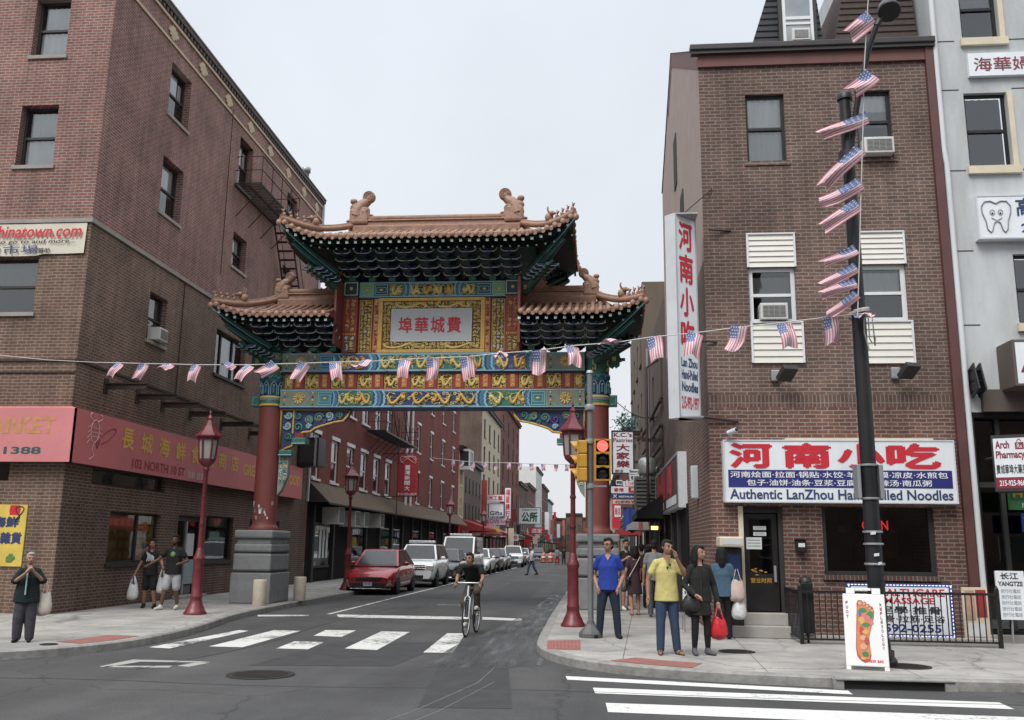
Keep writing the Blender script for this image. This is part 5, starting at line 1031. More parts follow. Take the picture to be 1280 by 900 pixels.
# -------- tiled hip roofs
def tiled_roof(name, xl, xr, hl, hr, yfront, yback, ze, zr, tip, par, left_hip=True, right_hip=True, sp=.205, dip=.0):
    """xl,xr eave corners; hl,hr ridge ends; tip = corner upsweep"""
    yr = (yfront + yback) / 2
    def lift(x):
        a = 0.
        if left_hip: a = max(a, ((xl + 1.5 - x) / 1.5) if x < xl + 1.5 else 0)
        if right_hip: a = max(a, ((x - xr + 1.5) / 1.5) if x > xr - 1.5 else 0)
        return tip * a ** 2.2
    def zz(s, x): return ze + lift(x) * (1 - s) ** 1.5 + (zr - ze) * (s ** 1.18)
    def smax(x):
        s = 1.
        if left_hip and x < hl: s = min(s, max(0.02, (x - xl) / (hl - xl)))
        if right_hip and x > hr: s = min(s, max(0.02, (xr - x) / (xr - hr)))
        return s
    m = MB(); K = 10
    xs = [xl + .03 + (xr - xl - .06) * i / 60 for i in range(61)]
    for sd, ye in ((-1, yfront), (1, yback)):
        vs = []
        for x in xs:
            S = smax(x)
            for k in range(K + 1): s = S * k / K; vs.append((x, ye + (yr - ye) * s, zz(s, x) - .02))
        m.add(vs, [(i * (K + 1) + k, (i + 1) * (K + 1) + k, (i + 1) * (K + 1) + k + 1, i * (K + 1) + k + 1) for i in range(60) for k in range(K)], 'roof_tile')
        n = int((xr - xl) / sp)
        for i in range(n):
            x = xl + (xr - xl) * (i + .5) / n; S = smax(x)
            if S < .05: continue
            P = [(x, ye + (yr - ye) * S * k / K, zz(S * k / K, x) + .015) for k in range(K + 1)]
            m.tube(P, [.062 + (.006 if k % 2 else 0) for k in range(K + 1)], 'roof_tile' if i % 3 else 'roof_tile_pale', 7, cap=True)
            m.ball((x, ye - .01 * sd * -1, zz(0, x) + .012), (.075, .03, .075), 'roof_tile_pale', 10, 6)
            # drip tile between rows
            xm = x + (xr - xl) / n / 2; zb = zz(0, min(xm, xr)); m.poly([(xm - .075, ye + .01 * sd, zb + .01), (xm + .075, ye + .01 * sd, zb + .01), (xm + .05, ye + .012 * sd, zb - .075), (xm, ye + .012 * sd, zb - .105), (xm - .05, ye + .012 * sd, zb - .075)], 'roof_tile')
    # hip ends
    for on, xe, xh, sg in ((left_hip, xl, hl, -1), (right_hip, xr, hr, 1)):
        if not on:
            m.poly([(xe, yfront, zz(0, xe)), (xe, yr, zr), (xe, yback, zz(0, xe))], 'gate_red'); continue
        n = int((yback - yfront) / sp); vs = []
        rows = 24
        for i in range(rows + 1):
            y = yfront + (yback - yfront) * i / rows; S = max(.02, 1 - abs(y - yr) / (yr - yfront)); lf = tip * max(0, 1 - min(y - yfront, yback - y) / 1.5) ** 2.2
            for k in range(7): s = S * k / 6; vs.append((xe + (xh - xe) * s, y, ze + lf * (1 - s) ** 1.5 + (zr - ze) * s ** 1.18 - .02))
        m.add(vs, [(i * 7 + k, (i + 1) * 7 + k, (i + 1) * 7 + k + 1, i * 7 + k + 1) for i in range(rows) for k in range(6)], 'roof_tile')
        for i in range(n):
            y = yfront + (yback - yfront) * (i + .5) / n; S = max(.02, 1 - abs(y - yr) / (yr - yfront)); lf = tip * max(0, 1 - min(y - yfront, yback - y) / 1.5) ** 2.2
            P = [(xe + (xh - xe) * S * k / 6, y, ze + lf * (1 - S * k / 6) ** 1.5 + (zr - ze) * (S * k / 6) ** 1.18 + .015) for k in range(7)]
            m.tube(P, .062, 'roof_tile', 6); m.ball((xe, y, P[0][2]), (.03, .075, .075), 'roof_tile_pale', 8, 6)
    R_ = m.build(name, par)
    # soffit and rafters with pale ends
    s_ = MB(); 
    zb = ze - .12
    xa, xb = xl + (.12 if left_hip else 0), xr - (.12 if right_hip else 0)
    for sd, ye in ((-1, yfront), (1, yback)):
        vs = []; q = 40
        for i in range(q + 1):
            x = xa + (xb - xa) * i / q; f = 1.; vs += [(x, ye - sd * .06, zz(0, x) - .1), (x, yr + sd * .5, ze + .3)]
        s_.add(vs, [(2 * i, 2 * i + 2, 2 * i + 3, 2 * i + 1) for i in range(q)], 'g_soffit')
    for on, xe, sg in ((left_hip, xl, -1), (right_hip, xr, 1)):
        if on:
            vs = []
            for i in range(21):
                y = yfront + .05 + (yback - yfront - .1) * i / 20; lf = tip * max(0, 1 - min(y - yfront, yback - y) / 1.5) ** 2.2; vs += [(xe - sg * .06, y, ze + lf - .1), (xe - sg * 1.5, yfront + 1.2 + (yback - yfront - 2.4) * i / 20, ze + .2)]
            s_.add(vs, [(2 * i, 2 * i + 2, 2 * i + 3, 2 * i + 1) for i in range(20)], 'g_soffit')
    s_.build('soffit', R_)
    rf = MB(); n = int((xb - xa) / .235)
    for i in range(n + 1):
        x = xa + .06 + (xb - xa - .12) * i / n; z0_ = zz(0, x) - .15
        for sd, ye in ((-1, yfront), (1, yback)):
            yo = ye - sd * .08; L_ = .7
            a, b = Vector((x, yo, z0_)), Vector((x, yo - sd * L_, z0_ + .2 - .7 * lift(x)))
            rf.tube([a, b], .045, 'g_dgreen', 4, up=(0, 0, 1), sm=False); rf.box(x - .036, x + .036, min(yo, yo + sd * .006), max(yo, yo + sd * .006), z0_ - .036, z0_ + .036, 'g_line')
            c = Vector((x + .1, yo - sd * .32, z0_ - .075 - .25 * lift(x))); rf.tube([c, c + Vector((0, -sd * .5, .14))], .036, 'g_dgreen', 6); rf.lathe([(.026, 0), (.026, .004)], c + Vector((0, sd * .002, 0)), 'g_line', 8, axis=(0, sd, 0))
    rf.build('rafter_rows', R_)
    e_ = MB()
    e_.box(xl + 1.1 if left_hip else xl, xr - 1.1 if right_hip else xr, yfront + .8, yback - .8, ze - .12, ze + .0, 'g_dgreen'); e_.build('eave_beam', R_)
    # corner beams with upswept tips
    for on, xe, xh, sg in ((left_hip, xl, hl, -1), (right_hip, xr, hr, 1)):
        if not on: continue
        for ye, sd in ((yfront, -1), (yback, 1)):
            k = MB(); A = Vector((xe - sg * .02, ye + .03 * -sd, ze + tip - .1)); B = Vector((xe - sg * 1.25, ye - sd * 1.25, ze - .62))
            D = A - B; P = [B + D * t + Vector((0, 0, .10 * (t - 1) * t * 2)) for t in (0, .35, .7, 1)]
            k.tube(P, [.12, .12, .10, .07], 'g_dgreen', 6); k.tube([p + Vector((0, -.09, -.06)) for p in P], .014, 'g_sky', 4)
            P2 = [B + D * t * .78 + Vector((0, 0, -.24)) for t in (0, .5, 1)]; k.tube(P2, [.13, .12, .07], 'g_dgreen', 6); k.tube([p + Vector((0, -.1, -.04)) for p in P2], .012, 'g_teal', 4)
            P3 = [B + D * t * .52 + Vector((0, 0, -.46)) for t in (0, .5, 1)]; k.tube(P3, [.13, .11, .07], 'g_dgreen', 6); k.tube([p + Vector((0, -.09, -.04)) for p in P3], .012, 'g_sky', 4)
            for q in range(5):    # layered corner arms
                c = B + D * (.1 + .08 * q) + Vector((0, 0, -.38 - .02 * q)); k.box(c.x - .3, c.x + .3, c.y - .04, c.y + .04, c.z - .04, c.z + .04, 'g_dgreen' if q % 2 else 'g_navy'); k.box(c.x - .04, c.x + .04, c.y - .3, c.y + .3, c.z - .09, c.z - .01, 'g_dgreen')
                k.tube([c + Vector((-.3, -.045, .03)), c + Vector((-.22, -.045, -.035)), c + Vector((.22, -.045, -.035)), c + Vector((.3, -.045, .03))], .008, 'g_line', 4)
            k.ball(A + Vector((sg * .05, sd * .05, .02)), (.08, .08, .1), 'roof_tile_pale', 8, 6); k.build('corner_beam', R_)
            h = MB(); n = 14; T = Vector((xe, ye, ze + tip + .06)); U = Vector((xh, yr, zr + .22)); P = [T + (U - T) * (i / (n - 1)) + Vector((0, 0, (-.55 * tip - .0) * math.sin(PI * i / (n - 1)) * .7)) for i in range(n)]
            h.tube(P, [.07] + [.085] * (n - 1), 'roof_tile_pale', 8); h.tube([p + Vector((0, 0, .075)) for p in P], .045, 'roof_tile', 6); h.build('hip_ridge', R_)
            for i, t in enumerate((.04, .13, .22, .31)):      # little seated figures
                p = T + (U - T) * t + Vector((0, 0, (-.55 * tip) * math.sin(PI * t) * .7 + .1)); f = MB(); f.ball(p + Vector((0, 0, .04)), (.05, .05, .06), 'roof_tile_pale', 8, 6); f.ball(p + Vector((sg * .02, sd * .02, .13)), (.035, .035, .05), 'roof_tile_pale', 8, 6); f.ball(p + Vector((sg * .05, sd * .05, .15)), .022, 'roof_tile_pale', 6, 5); f.ball(p + Vector((0, 0, .19)), (.015, .015, .03), 'roof_tile_pale', 6, 5); f.build('roof_figure', R_)
            p = T + (U - T) * .45 + Vector((0, 0, -.4 * tip + .1)); f = MB(); f.ball(p + Vector((0, 0, .08)), (.12, .10, .13), 'roof_tile_pale', 10, 8); f.ball(p + Vector((sg * .08, sd * .08, .17)), (.08, .08, .07), 'roof_tile_pale', 8, 6); f.ball(p + Vector((sg * .15, sd * .13, .15)), (.05, .05, .035), 'roof_tile_pale', 8, 6)
            for q in (-1, 1): f.tube([p + Vector((0, q * .04, .2)), p + Vector((-sg * .05, q * .06, .32)), p + Vector((-sg * .02, q * .07, .38))], [.03, .02, .008], 'roof_tile_pale', 5)
            f.build('roof_figure', R_)
    # ridge
    r = MB(); r.box(hl, hr, yr - .13, yr + .13, zr - .06, zr + .16, 'roof_tile', bev=.02); r.box(hl, hr, yr - .075, yr + .075, zr + .16, zr + .34, 'roof_tile_pale', bev=.01); r.tube([(hl, yr, zr + .41), (hr, yr, zr + .41)], .095, 'roof_tile', 10)
    for z in (zr + .16, zr + .33): r.tube([(hl, yr - .1, z), (hr, yr - .1, z)], .025, 'roof_tile_pale', 6)
    r.build('ridge', R_)
    return R_
def ridge_beast(x, y, z, sg, par, k=1.0, mt='roof_tile_pale'):
    """dragon fish biting the ridge: sg points to the roof's middle"""
    m = MB()
    P = lambda a, b, d=0.: Vector((x + sg * a * k, y + d * k, z + b * k))
    m.box(*sorted((x - .26 * k, x + .26 * k)), y - .15 * k, y + .15 * k, z, z + .46 * k, mt, bev=.07 * k); m.ball(P(-.08, .5), (.2 * k, .13 * k, .14 * k), mt, 10, 8); m.ball(P(.1, .42), (.18 * k, .15 * k, .12 * k), mt, 10, 8)
    m.ball(P(.16, .2), (.16 * k, .14 * k, .15 * k), mt, 10, 8); m.ball(P(.28, .12), (.1 * k, .1 * k, .05 * k), mt, 10, 8); m.ball(P(.27, .27), (.11 * k, .1 * k, .05 * k), mt, 10, 8)
    for q in (-1, 1): m.ball(P(.17, .31, q * .1), .04 * k, mt, 8, 6)
    # tail rising and curling back to a disc
    m.tube([P(-.1, .25), P(-.04, .45), P(.06, .58), P(.17, .66), P(.27, .72)], [.19 * k, .18 * k, .16 * k, .13 * k, .09 * k], mt, 10)
    m.lathe([(0, -.09 * k), (.15 * k, -.09 * k), (.17 * k, -.05 * k), (.17 * k, .05 * k), (.15 * k, .09 * k), (0, .09 * k)], P(.24, .80), mt, 18, axis=(0, 1, 0))
    for a in range(3): 
        rr = (.14 - .04 * a) * k; m.tube([P(.24, .80) + Vector((rr * math.cos(t), -.095 * k, rr * math.sin(t))) for t in [i * PI / 8 for i in range(14)]], .014 * k, mt, 5)
    # sword hilt
    m.lathe([(.06 * k, .3 * k), (.055 * k, .62 * k), (.09 * k, .64 * k), (.1 * k, .70 * k), (.08 * k, .74 * k), (.05 * k, .75 * k)], (x - sg * .18 * k, y, z), mt, 12)
    for q in (-1, 1):
        for a in range(4): m.tube([P(-.15 + .1 * a, .12 + .05 * a, q * .13), P(-.08 + .1 * a, .22 + .06 * a, q * .15), P(-.15 + .1 * a, .3 + .06 * a, q * .12)], .022 * k, mt, 5)
    m.ball(P(-.28, .12), (.09 * k, .08 * k, .05 * k), mt, 8, 6)
    m.build('ridge_beast', par)
ZM = 9.72
MR = tiled_roof('main_roof', -8.38, -.5, -7.0, -2.1, 22.75, 27.25, ZM, 10.6, .48, GT)
ridge_beast(-6.83, 25, 10.82, 1, MR, 1.08); ridge_beast(-2.3, 25, 10.82, -1, MR, 1.08)
bracket_sets('bracket_set', [-6.87 + (4.6) * i / 8 for i in range(9)], 9.01, 4, .36, .115, GT, w0=.27)
LR = tiled_roof('side_roof', -10.3, -7.1, -9.1, -7.1, 23.2, 26.8, 7.72, 8.42, .33, GT, True, False); RRf = tiled_roof('side_roof', -2.03, 1.3, -2.03, .05, 23.2, 26.8, 7.72, 8.42, .33, GT, False, True)
ridge_beast(-9.0, 25, 8.6, 1, LR, .85); ridge_beast(-7.45, 25, 8.8, -1, LR, .85); ridge_beast(-.1, 25, 8.6, -1, RRf, .85); ridge_beast(-1.65, 25, 8.8, 1, RRf, .85)
bracket_sets('bracket_set', [-9.11, -8.5, -7.9, -7.32], 7.0, 4, .32, .115, GT, w0=.28); bracket_sets('bracket_set', [.05, -.56, -1.15, -1.75], 7.0, 4, .32, .115, GT, w0=.28)
for x in (-9.11, .05): m = MB(); m.box(x - .3, x + .3, 24.55, 25.45, 7.0, 7.13, 'g_dgreen', bev=.02); m.box(x - .22, x + .22, 24.62, 25.38, 7.13, 7.3, 'g_green', bev=.02); m.build('column_cap', GT)
for a, b in ((-7.13, -7.07), (-2.07, -2.0)): m = MB(); m.box(a, b, 23.9, 26.1, 7.05, 8.9, 'gate_red'); m.build('gable_board', GT)
# -------- carved corbel boards under the lower beam
for s, x in ((1, -8.77), (-1, -.29)):
    out = [(0, 5.385), (1.98, 5.385), (1.9, 5.2), (1.78, 5.06), (1.55, 5.03), (1.2, 4.93), (.98, 4.85), (.86, 4.76), (.66, 4.74), (.52, 4.66), (.42, 4.52), (.36, 4.36), (.20, 4.30), (.02, 4.22)]
    pts = [(x + s * a, 24.88, z) for a, z in out]
    m = MB(); m.prism(pts, (0, .24, 0), 'g_navy'); m.tube([Vector(p) + Vector((0, -.01, 0)) for p in pts + pts[:1]], .032, 'g_gold', 6)
    F = FG(24.88)
    for a, z, r in ((1.65, 5.22, .11), (1.38, 5.2, .13), (1.08, 5.15, .14), (.8, 5.1, .13), (.5, 5.2, .12), (.22, 5.22, .12), (.5, 4.88, .13), (.2, 4.92, .12), (.8, 4.9, .08), (.22, 4.6, .11), (1.25, 5.03, .06), (1.52, 5.1, .06)):
        spiral(m, F, x + s * a, z, .016, r, rng.choice(['g_teal', 'g_sky', 'g_purple', 'g_green']), .032, 1.3, rng.random() * 6); spiral(m, F, x + s * a, z, .022, r * .85, 'g_gold_pale', .009, 1.3, rng.random() * 6)
    m.tube([(x + s * .36, 24.87, 5.36), (x + s * .36, 24.87, 4.7)], .03, 'g_gold', 6)
    m.build('corbel', GT)
    m = MB(); b0, b1 = sorted((x + s * .01, x + s * .38)); m.box(b0, b1, 24.8, 25.2, 4.1, 4.24, 'g_green', bev=.02); m.tube([(b0, 24.79, 4.1), (b1, 24.79, 4.1)], .018, 'g_sky', 5)
    b0, b1 = sorted((x + s * .36, x + s * .75)); m.box(b0, b1, 24.8, 25.2, 4.42, 4.58, 'g_green', bev=.02); m.tube([(b0, 24.79, 4.42), (b1, 24.79, 4.42)], .018, 'g_sky', 5); m.box(b0 + .08, b1 - .08, 24.84, 25.16, 4.58, 4.72, 'gate_red_bright')
    b0, b1 = sorted((x + s * .01, x + s * .26)); m.prism([(x + s * .0, 24.9, 4.1), (x + s * .28, 24.9, 4.1), (x + s * .26, 24.9, 3.5), (x + s * .12, 24.9, 3.15), (x + s * 0, 24.9, 3.0)], (0, .2, 0), 'g_grey'); filigree(m, FG(24.9), b0 + .02, b1 - .03, 3.3, 4.05, .01, ['g_line', 'g_teal', 'g_gold_pale'], .1, .012); m.build('corbel_bracket', GT)
# ================================================================ right street side beyond the restaurant
mat('plank_brown', (.085, .062, .048), .85, var=.35, streak=.2, scale=5); mat('wall_tan', (.12, .09, .066), .85, var=.25, streak=.3, scale=2)
FH = FXm(2.22)
h1 = house('narrow dark brown building covered in pipes right behind the restaurant', 'side_building', 2.22, 9, 28.4, 42, 9.7, 'plank_brown', 2, 3, F=FH, wm='dark_trim', ww=.9, wh=1.5, top=None)
house('tan building with plain wall rising behind the brown piped building', 'side_building', 2.22, 9, 42.1, 57, 14.0, 'wall_tan', 3, 4, F=FH, wm='dark_trim', top=None)
house('low red brick shop house beyond the tan wall on the right', 'side_building', 2.22, 9, 57.1, 110, 9, 'brick_far_red', 2, 10, F=FH)
house('grey plaster shop house far along the right side', 'side_building', 2.22, 9, 110.1, 190, 9.5, 'stucco_grey', 2, 12, F=FH); house('brown shop house at the far end of the right side', 'side_building', 2.22, 9, 190.1, 292, 9, 'brick_brown', 2, 12, F=FH)
m = MB()
for i, (y, z) in enumerate(((31, 5.2), (32.4, 4.4), (34, 5.6), (35.5, 4.2), (37, 5.0))): m.box(1.55, 2.2, y, y + .12, z, z + .1, 'rust_metal')
for z in (4.3, 4.9, 5.6, 6.4): m.tube([(2.1, 29.7, z), (2.1, 41.5, z + .2)], .05, 'rust_metal', 6)
m.tube([(1.7, 30.4, 3.0), (1.7, 30.4, 7.6), (2.1, 30.6, 7.9)], .05, 'rust_metal', 6); m.tube([(1.9, 33, 3.6), (1.9, 33, 8.8)], .06, 'galv', 6); m.build('pipework', h1)
m = MB(); m.lathe([(0, 0), (.28, 0), (.3, .1), (.3, .5), (.2, .6), (0, .6)], (1.75, 31.6, 4.1), 'galv', 16); m.tube([(2.2, 31.6, 4.3), (1.75, 31.6, 4.3)], .12, 'galv', 10); m.build('exhaust_fan', label='round galvanised exhaust fan on the brown piped wall', cat='exhaust fan', loc=(1.75, 31.6, 4.1))
m = MB(); m.box(1.45, 2.2, 33.5, 35.5, 3.0, 4.2, 'galv_dark'); mat('galv_dark', (.11, .115, .11), .6, .3, var=.2)
for k in range(9): m.box(1.44, 2.2, 33.46, 33.5, 3.05 + k * .13, 3.11 + k * .13, 'galv_dark')
m.build('vent_hood', label='grey ribbed vent hood on the right side wall below the pastry sign', cat='vent hood', loc=(1.8, 33.5, 3))
def shed(name, label, y0, y1, zt, zb, out, mt, cat='awning', X=2.2, val=.2):
    m = MB(); m.poly([(X, y0, zt), (X, y1, zt), (X - out, y1, zb), (X - out, y0, zb)], mt); m.poly([(X - out, y0, zb), (X - out, y1, zb), (X - out, y1, zb - val), (X - out, y0, zb - val)], mt)
    for y in (y0, y1): m.poly([(X, y, zt), (X - out, y, zb), (X - out, y, zb - val), (X, y, zb - val)], mt)
    m.build(name, label=label, cat=cat, loc=(X - out / 2, (y0 + y1) / 2, zb))
mat('cloth_black', (.015, .016, .02), .85, var=.3); mat('cloth_navy', (.02, .03, .07), .8, var=.2); mat('cloth_blue', (.02, .045, .22), .8, var=.15); mat('cloth_red', (.28, .03, .03), .8, var=.2); mat('cloth_grey', (.35, .35, .34), .8, var=.2); mat('cloth_salmon', (.40, .12, .10), .8, var=.2)
shed('awning', 'black cloth awning on the right side wall past the red lettered sign', 27.6, 31.5, 3.4, 2.75, 1.0, 'cloth_black'); shed('awning', 'small pale awning beyond the black awning on the right', 38, 41, 3.2, 2.6, .9, 'cloth_grey'); shed('awning', 'red awning far along the right pavement', 46, 50, 3.0, 2.5, 1.2, 'cloth_red')
m = MB()
for y in (24.2, 26.2, 28.6, 31, 33.5, 36.5, 39.5): m.box(2.08, 2.199, y - .15, y + .15, .13, 2.9, 'dark_trim')
m.box(2.15, 2.198, 22.4, 42, .132, 2.75, 'shop_dark'); m.build('shopfront', h1)
m = MB(); m.box(1.92, 1.99, 29, 29.5, 2.28, 2.36, 'ink_gold'); mat('lamp_glow', (.8, .5, .15), .5, var=0, emit=(1, .6, .2), es=1.5); m.box(1.7, 1.9, 29, 29.15, 2.25, 2.36, 'lamp_glow'); m.build('wall_lamp', label='small glowing amber lamp under the black awning on the right', cat='lamp', loc=(1.8, 29, 2.25))
# ================================================================ signs
def plate(name, label, px, Y, th=.12, mt='sign_white', rim=None, parent=None, cat='sign', group=None):
    """sign facing the viewer: px = (left, top, right, bottom) at depth Y; returns (mesh builder, frame, u0, u1, z0, z1)"""
    a, b = PY(px[0], px[1], Y), PY(px[2], px[3], Y); F = FY(Y); m = MB(); m.box(a.x, b.x, Y, Y + th, b.z, a.z, mt)
    if rim: w = (a.z - b.z) * .035; frame_line(m, F, a.x, b.x, b.z, a.z, .012, rim, w)
    return m, F, a.x, b.x, b.z, a.z
def fin(m, name, label, c, cat='sign', group=None): return m.build(name, label=label, cat=cat, group=group, loc=c)
# pastry shop sign
m, F, a, b, c, e = plate('', '', (764, 538, 793.5, 593), 34, .15, 'sign_box', 'ink_black'); w = b - a; h = e - c
m.fq(F, a + .03, b - .03, .004, c + .03, e - .03, 'sign_white')
m.text(F, "K.C.'s", a + .1 * w, b - .1 * w, e - h * .15, e - h * .05, .008, 'ink_maroon', .03); m.text(F, 'Pastries', a + .08 * w, b - .08 * w, e - h * .27, e - h * .18, .008, 'ink_maroon', .02)
m.column(F, '大家樂', (a + b) / 2, w * .56, c + h * .14, e - h * .3, .008, 'ink_maroon', .03); m.text(F, '餅店', a + .15 * w, a + .5 * w, c + .04 * h, c + .11 * h, .008, 'ink_maroon', .02)
m.box(b, 2.22, 34.05, 34.1, e - .3, e - .25, 'rust_metal'); fin(m, 'shop_sign', 'white upright pastry shop sign with maroon lettering on the right side', (a, 34, c))
def simple(px, Y, mt, label, lines, ink='ink_black', rim=None, cat='sign', arm=None, th=.1):
    m, F, a, b, c, e = plate('', '', px, Y, th, mt, rim); n = len(lines); h = (e - c) / max(1, n); w = b - a
    for i, tx in enumerate(lines):
        if tx: m.text(F, tx, a + w * .08, b - w * .08, e - h * (i + .82), e - h * (i + .18), .006 if not rim else .014, ink, .02)
    if arm is not None: m.box(min(b, arm), max(b, arm), Y + .03, Y + .07, e - .12, e - .06, 'rust_metal')
    return fin(m, 'hanging_sign', label, (a, Y, c), cat)
simple((786, 586.5, 800, 592.5), 33.5, 'sign_white', 'tiny white plate hung under the pastry shop sign', ['Bakery'], arm=2.22)
simple((787, 593, 803, 601), 36, 'sign_white', 'small white sign with dark characters over the stacked right hand signs', ['老北方館'], arm=2.22)
simple((779, 601.5, 803, 607.5), 37, 'sign_white', 'narrow white sign with red letters in the right hand stack', ['S. CHEONG'], 'ink_red', arm=2.22)
m, F, a, b, c, e = plate('', '', (764, 608, 803, 616.5), 36.5, .1); m.fq(F, a + (b - a) * .55, b - .03, .004, c + .02, e - .02, 'ink_red'); m.text(F, '香港', a + .1, a + (b - a) * .4, c + .06, e - .06, .006, 'ink_red', .02); m.text(F, 'Bar', a + (b - a) * .65, b - .15, c + .08, e - .06, .008, 'ink_white', .02); fin(m, 'hanging_sign', 'white sign with a red right half in the right hand stack', (a, 36.5, c))
m, F, a, b, c, e = plate('', '', (764, 617, 803, 624), 36.4, .1, 'ink_navy'); m.text(F, 'RESTAURANT', a + .3, b - .1, c + .06, e - .08, .006, 'ink_white', .02); 
for q in (0, PI / 2): m.tube([F.p(a + .15 + .09 * math.cos(q + PI / 4), .01, (c + e) / 2 + .09 * math.sin(q + PI / 4)), F.p(a + .15 - .09 * math.cos(q + PI / 4), .01, (c + e) / 2 - .09 * math.sin(q + PI / 4))], .015, 'ink_white', 5)
fin(m, 'hanging_sign', 'navy blue sign with white lettering in the right hand stack', (a, 36.4, c))
simple((766, 624.5, 803, 630), 36.3, 'cream', 'narrow cream sign lowest in the right hand stack', ['北京餃子館'], 'ink_maroon', arm=2.22)
m = MB(); p = PY(765, 615, 52); q = PY(775, 660, 52); m.box(p.x, q.x, 52, 52.1, q.z, p.z, 'ink_red'); fin(m, 'hanging_sign', 'plain red banner sign hanging beside the right gate column', (p.x, 52, q.z))
m = MB(); p = PY(779, 635, 40); q = PY(799, 664, 40)
vs = []
for i in range(13): x = p.x + (q.x - p.x) * i / 12; vs += [(x, 40 + .05 * math.sin(i * .9), p.z), (x, 40 + .08 * math.sin(i * 1.1 + 1), q.z + .08 * math.sin(i * .7))]
m.add(vs, [(2 * i, 2 * i + 2, 2 * i + 3, 2 * i + 1) for i in range(12)], 'cloth_blue', True); m.box(p.x, 2.2, 40.0, 40.04, p.z, p.z + .04, 'rust_metal'); fin(m, 'flag', 'plain blue cloth flag hanging over the right pavement', (p.x, 40, q.z), 'flag')
# red lettered light box on the restaurant side wall
t = thing('light_box', 'slanting white framed light box with red letters on the restaurant side wall', 'sign', (2.0, 26, 2.65)); m = MB(); FB = FXm(1.98)
m.box(1.98, 2.19, 22.5, 30.8, 2.66, 4.0, 'sign_box'); frame_line(m, FB, 22.5, 30.8, 2.66, 4.0, .02, 'steel', .07); m.fq(FB, 22.58, 30.72, .003, 2.75, 3.92, 'panel_dark'); mat('panel_dark', (.05, .03, .03), .4, var=.3); m.build('box', t)
m = MB(); m.text(FB, 'HI', 29.9, 26.6, 3.05, 3.9, .012, 'ink_red', .08); m.text(FB, '海', 26.0, 24.2, 3.05, 3.9, .012, 'ink_red', .06); m.fq(FB, 23.0, 26.4, .01, 2.78, 3.0, 'sign_white'); m.fq(FB, 27.2, 30.2, .01, 2.78, 3.0, 'cream'); m.build('lettering', t)
for z, y, lb in ((3.1, 20.2, 'small white box lamp on the brick of the restaurant side'),):
    m = MB(); m.box(2.05, 2.199, y - .08, y + .12, z - .35, z + .35, 'sign_box', bev=.02); m.box(2.03, 2.05, y - .04, y + .06, z - .3, z + .3, 'steel'); fin(m, 'wall_box', lb, (2.1, y, z), 'electric box')
# tall corner sign of the restaurant
A, B = Vector((1.585, 17.42, 0)), Vector((2.03, 17.86, 0)); n_ = Vector((B.y - A.y, -(B.x - A.x), 0)).normalized(); FV = Fr(A, (B - A).normalized(), n_); L_ = (B - A).length
t = thing('corner_sign', 'tall narrow white sign with red and blue lettering on the restaurant corner', 'shop sign', (1.8, 17.6, 4.12)); m = MB()
bk = -n_ * .26; Z0, Z1 = 4.12, 8.2
pts = [A, B, B + bk, A + bk]; m.prism([p + Vector((0, 0, Z0)) for p in pts], (0, 0, Z1 - Z0), 'sign_box'); m.fq(FV, .03, L_ - .03, .003, Z0 + .04, Z1 - .04, 'sign_white'); frame_line(m, FV, 0, L_, Z0, Z1, .01, 'galv', .03)
k_ = m.build('box', t); m = MB(); m.column(FV, '河南小吃', L_ * .48, L_ * .62, 5.42, 8.1, .008, 'ink_red', .035)
for tx, z0, z1 in (('Lan Zhou', 5.12, 5.3), ('Hand-Pulled', 4.88, 5.07), ('Noodles', 4.64, 4.83)): m.text(FV, tx, L_ * .14, L_ * .9, z0, z1, .008, 'ink_navy', .03)
m.text(FV, '215-992-1997', L_ * .12, L_ * .92, 4.3, 4.55, .008, 'ink_red', .025); m.build('lettering', t)
m = MB(); m.tube([(2.3, 17.9, 8.0), (2.75, 17.99, 8.0)], .02, 'rust_metal', 6); m.tube([(2.05, 17.9, 4.2), (2.75, 17.96, 4.12)], .03, 'rust_metal', 6); m.tube([(1.7, 17.7, 8.2), (2.4, 17.98, 8.9)], .012, 'rust_metal', 5); m.tube([(2.05, 17.9, 5.7), (2.4, 17.98, 5.7)], .02, 'rust_metal', 6); m.build('bracket', t)
# wide shop sign
t = thing('shop_sign', 'wide white noodle shop sign with red characters and blue strip above the door', 'shop sign', (4.5, 17.85, 2.55)); m = MB(); FN = FY(17.76)
m.box(2.42, 6.66, 17.76, 17.998, 2.56, 3.74, 'sign_white', bev=.015); frame_line(m, FN, 2.42, 6.66, 2.56, 3.74, .012, 'sign_box', .025); m.box(3.6, 6.3, 17.8, 17.99, 3.741, 3.78, 'cream'); m.build('box', t)
m = MB(); m.fq(FN, 2.5, 6.58, .004, 2.84, 3.17, 'ink_blue'); m.build('blue_strip', t)
m = MB()
for ch, x0, x1 in (('河', 2.56, 3.3), ('南', 3.56, 4.38), ('小', 4.56, 5.36), ('吃', 5.46, 6.36)): m.text(FN, ch, x0, x1, 3.22, 3.66, .006, 'ink_red', .05)
m.build('red_characters', t); m = MB(); m.text(FN, '河南烩面·拉面·锅贴·水饺·羊肉泡馍·凉皮·水煎包', 2.54, 6.5, 3.025, 3.14, .009, 'ink_white', .012); m.text(FN, '包子·油饼·油条·豆浆·豆腐脑·胡辣汤·南瓜粥', 2.84, 6.2, 2.875, 2.99, .009, 'ink_white', .012); m.build('menu_lines', t)
m = MB(); m.text(FN, 'Authentic LanZhou Hand Pulled Noodles', 2.52, 6.57, 2.62, 2.81, .006, 'ink_navy', .022); m.build('english_line', t)
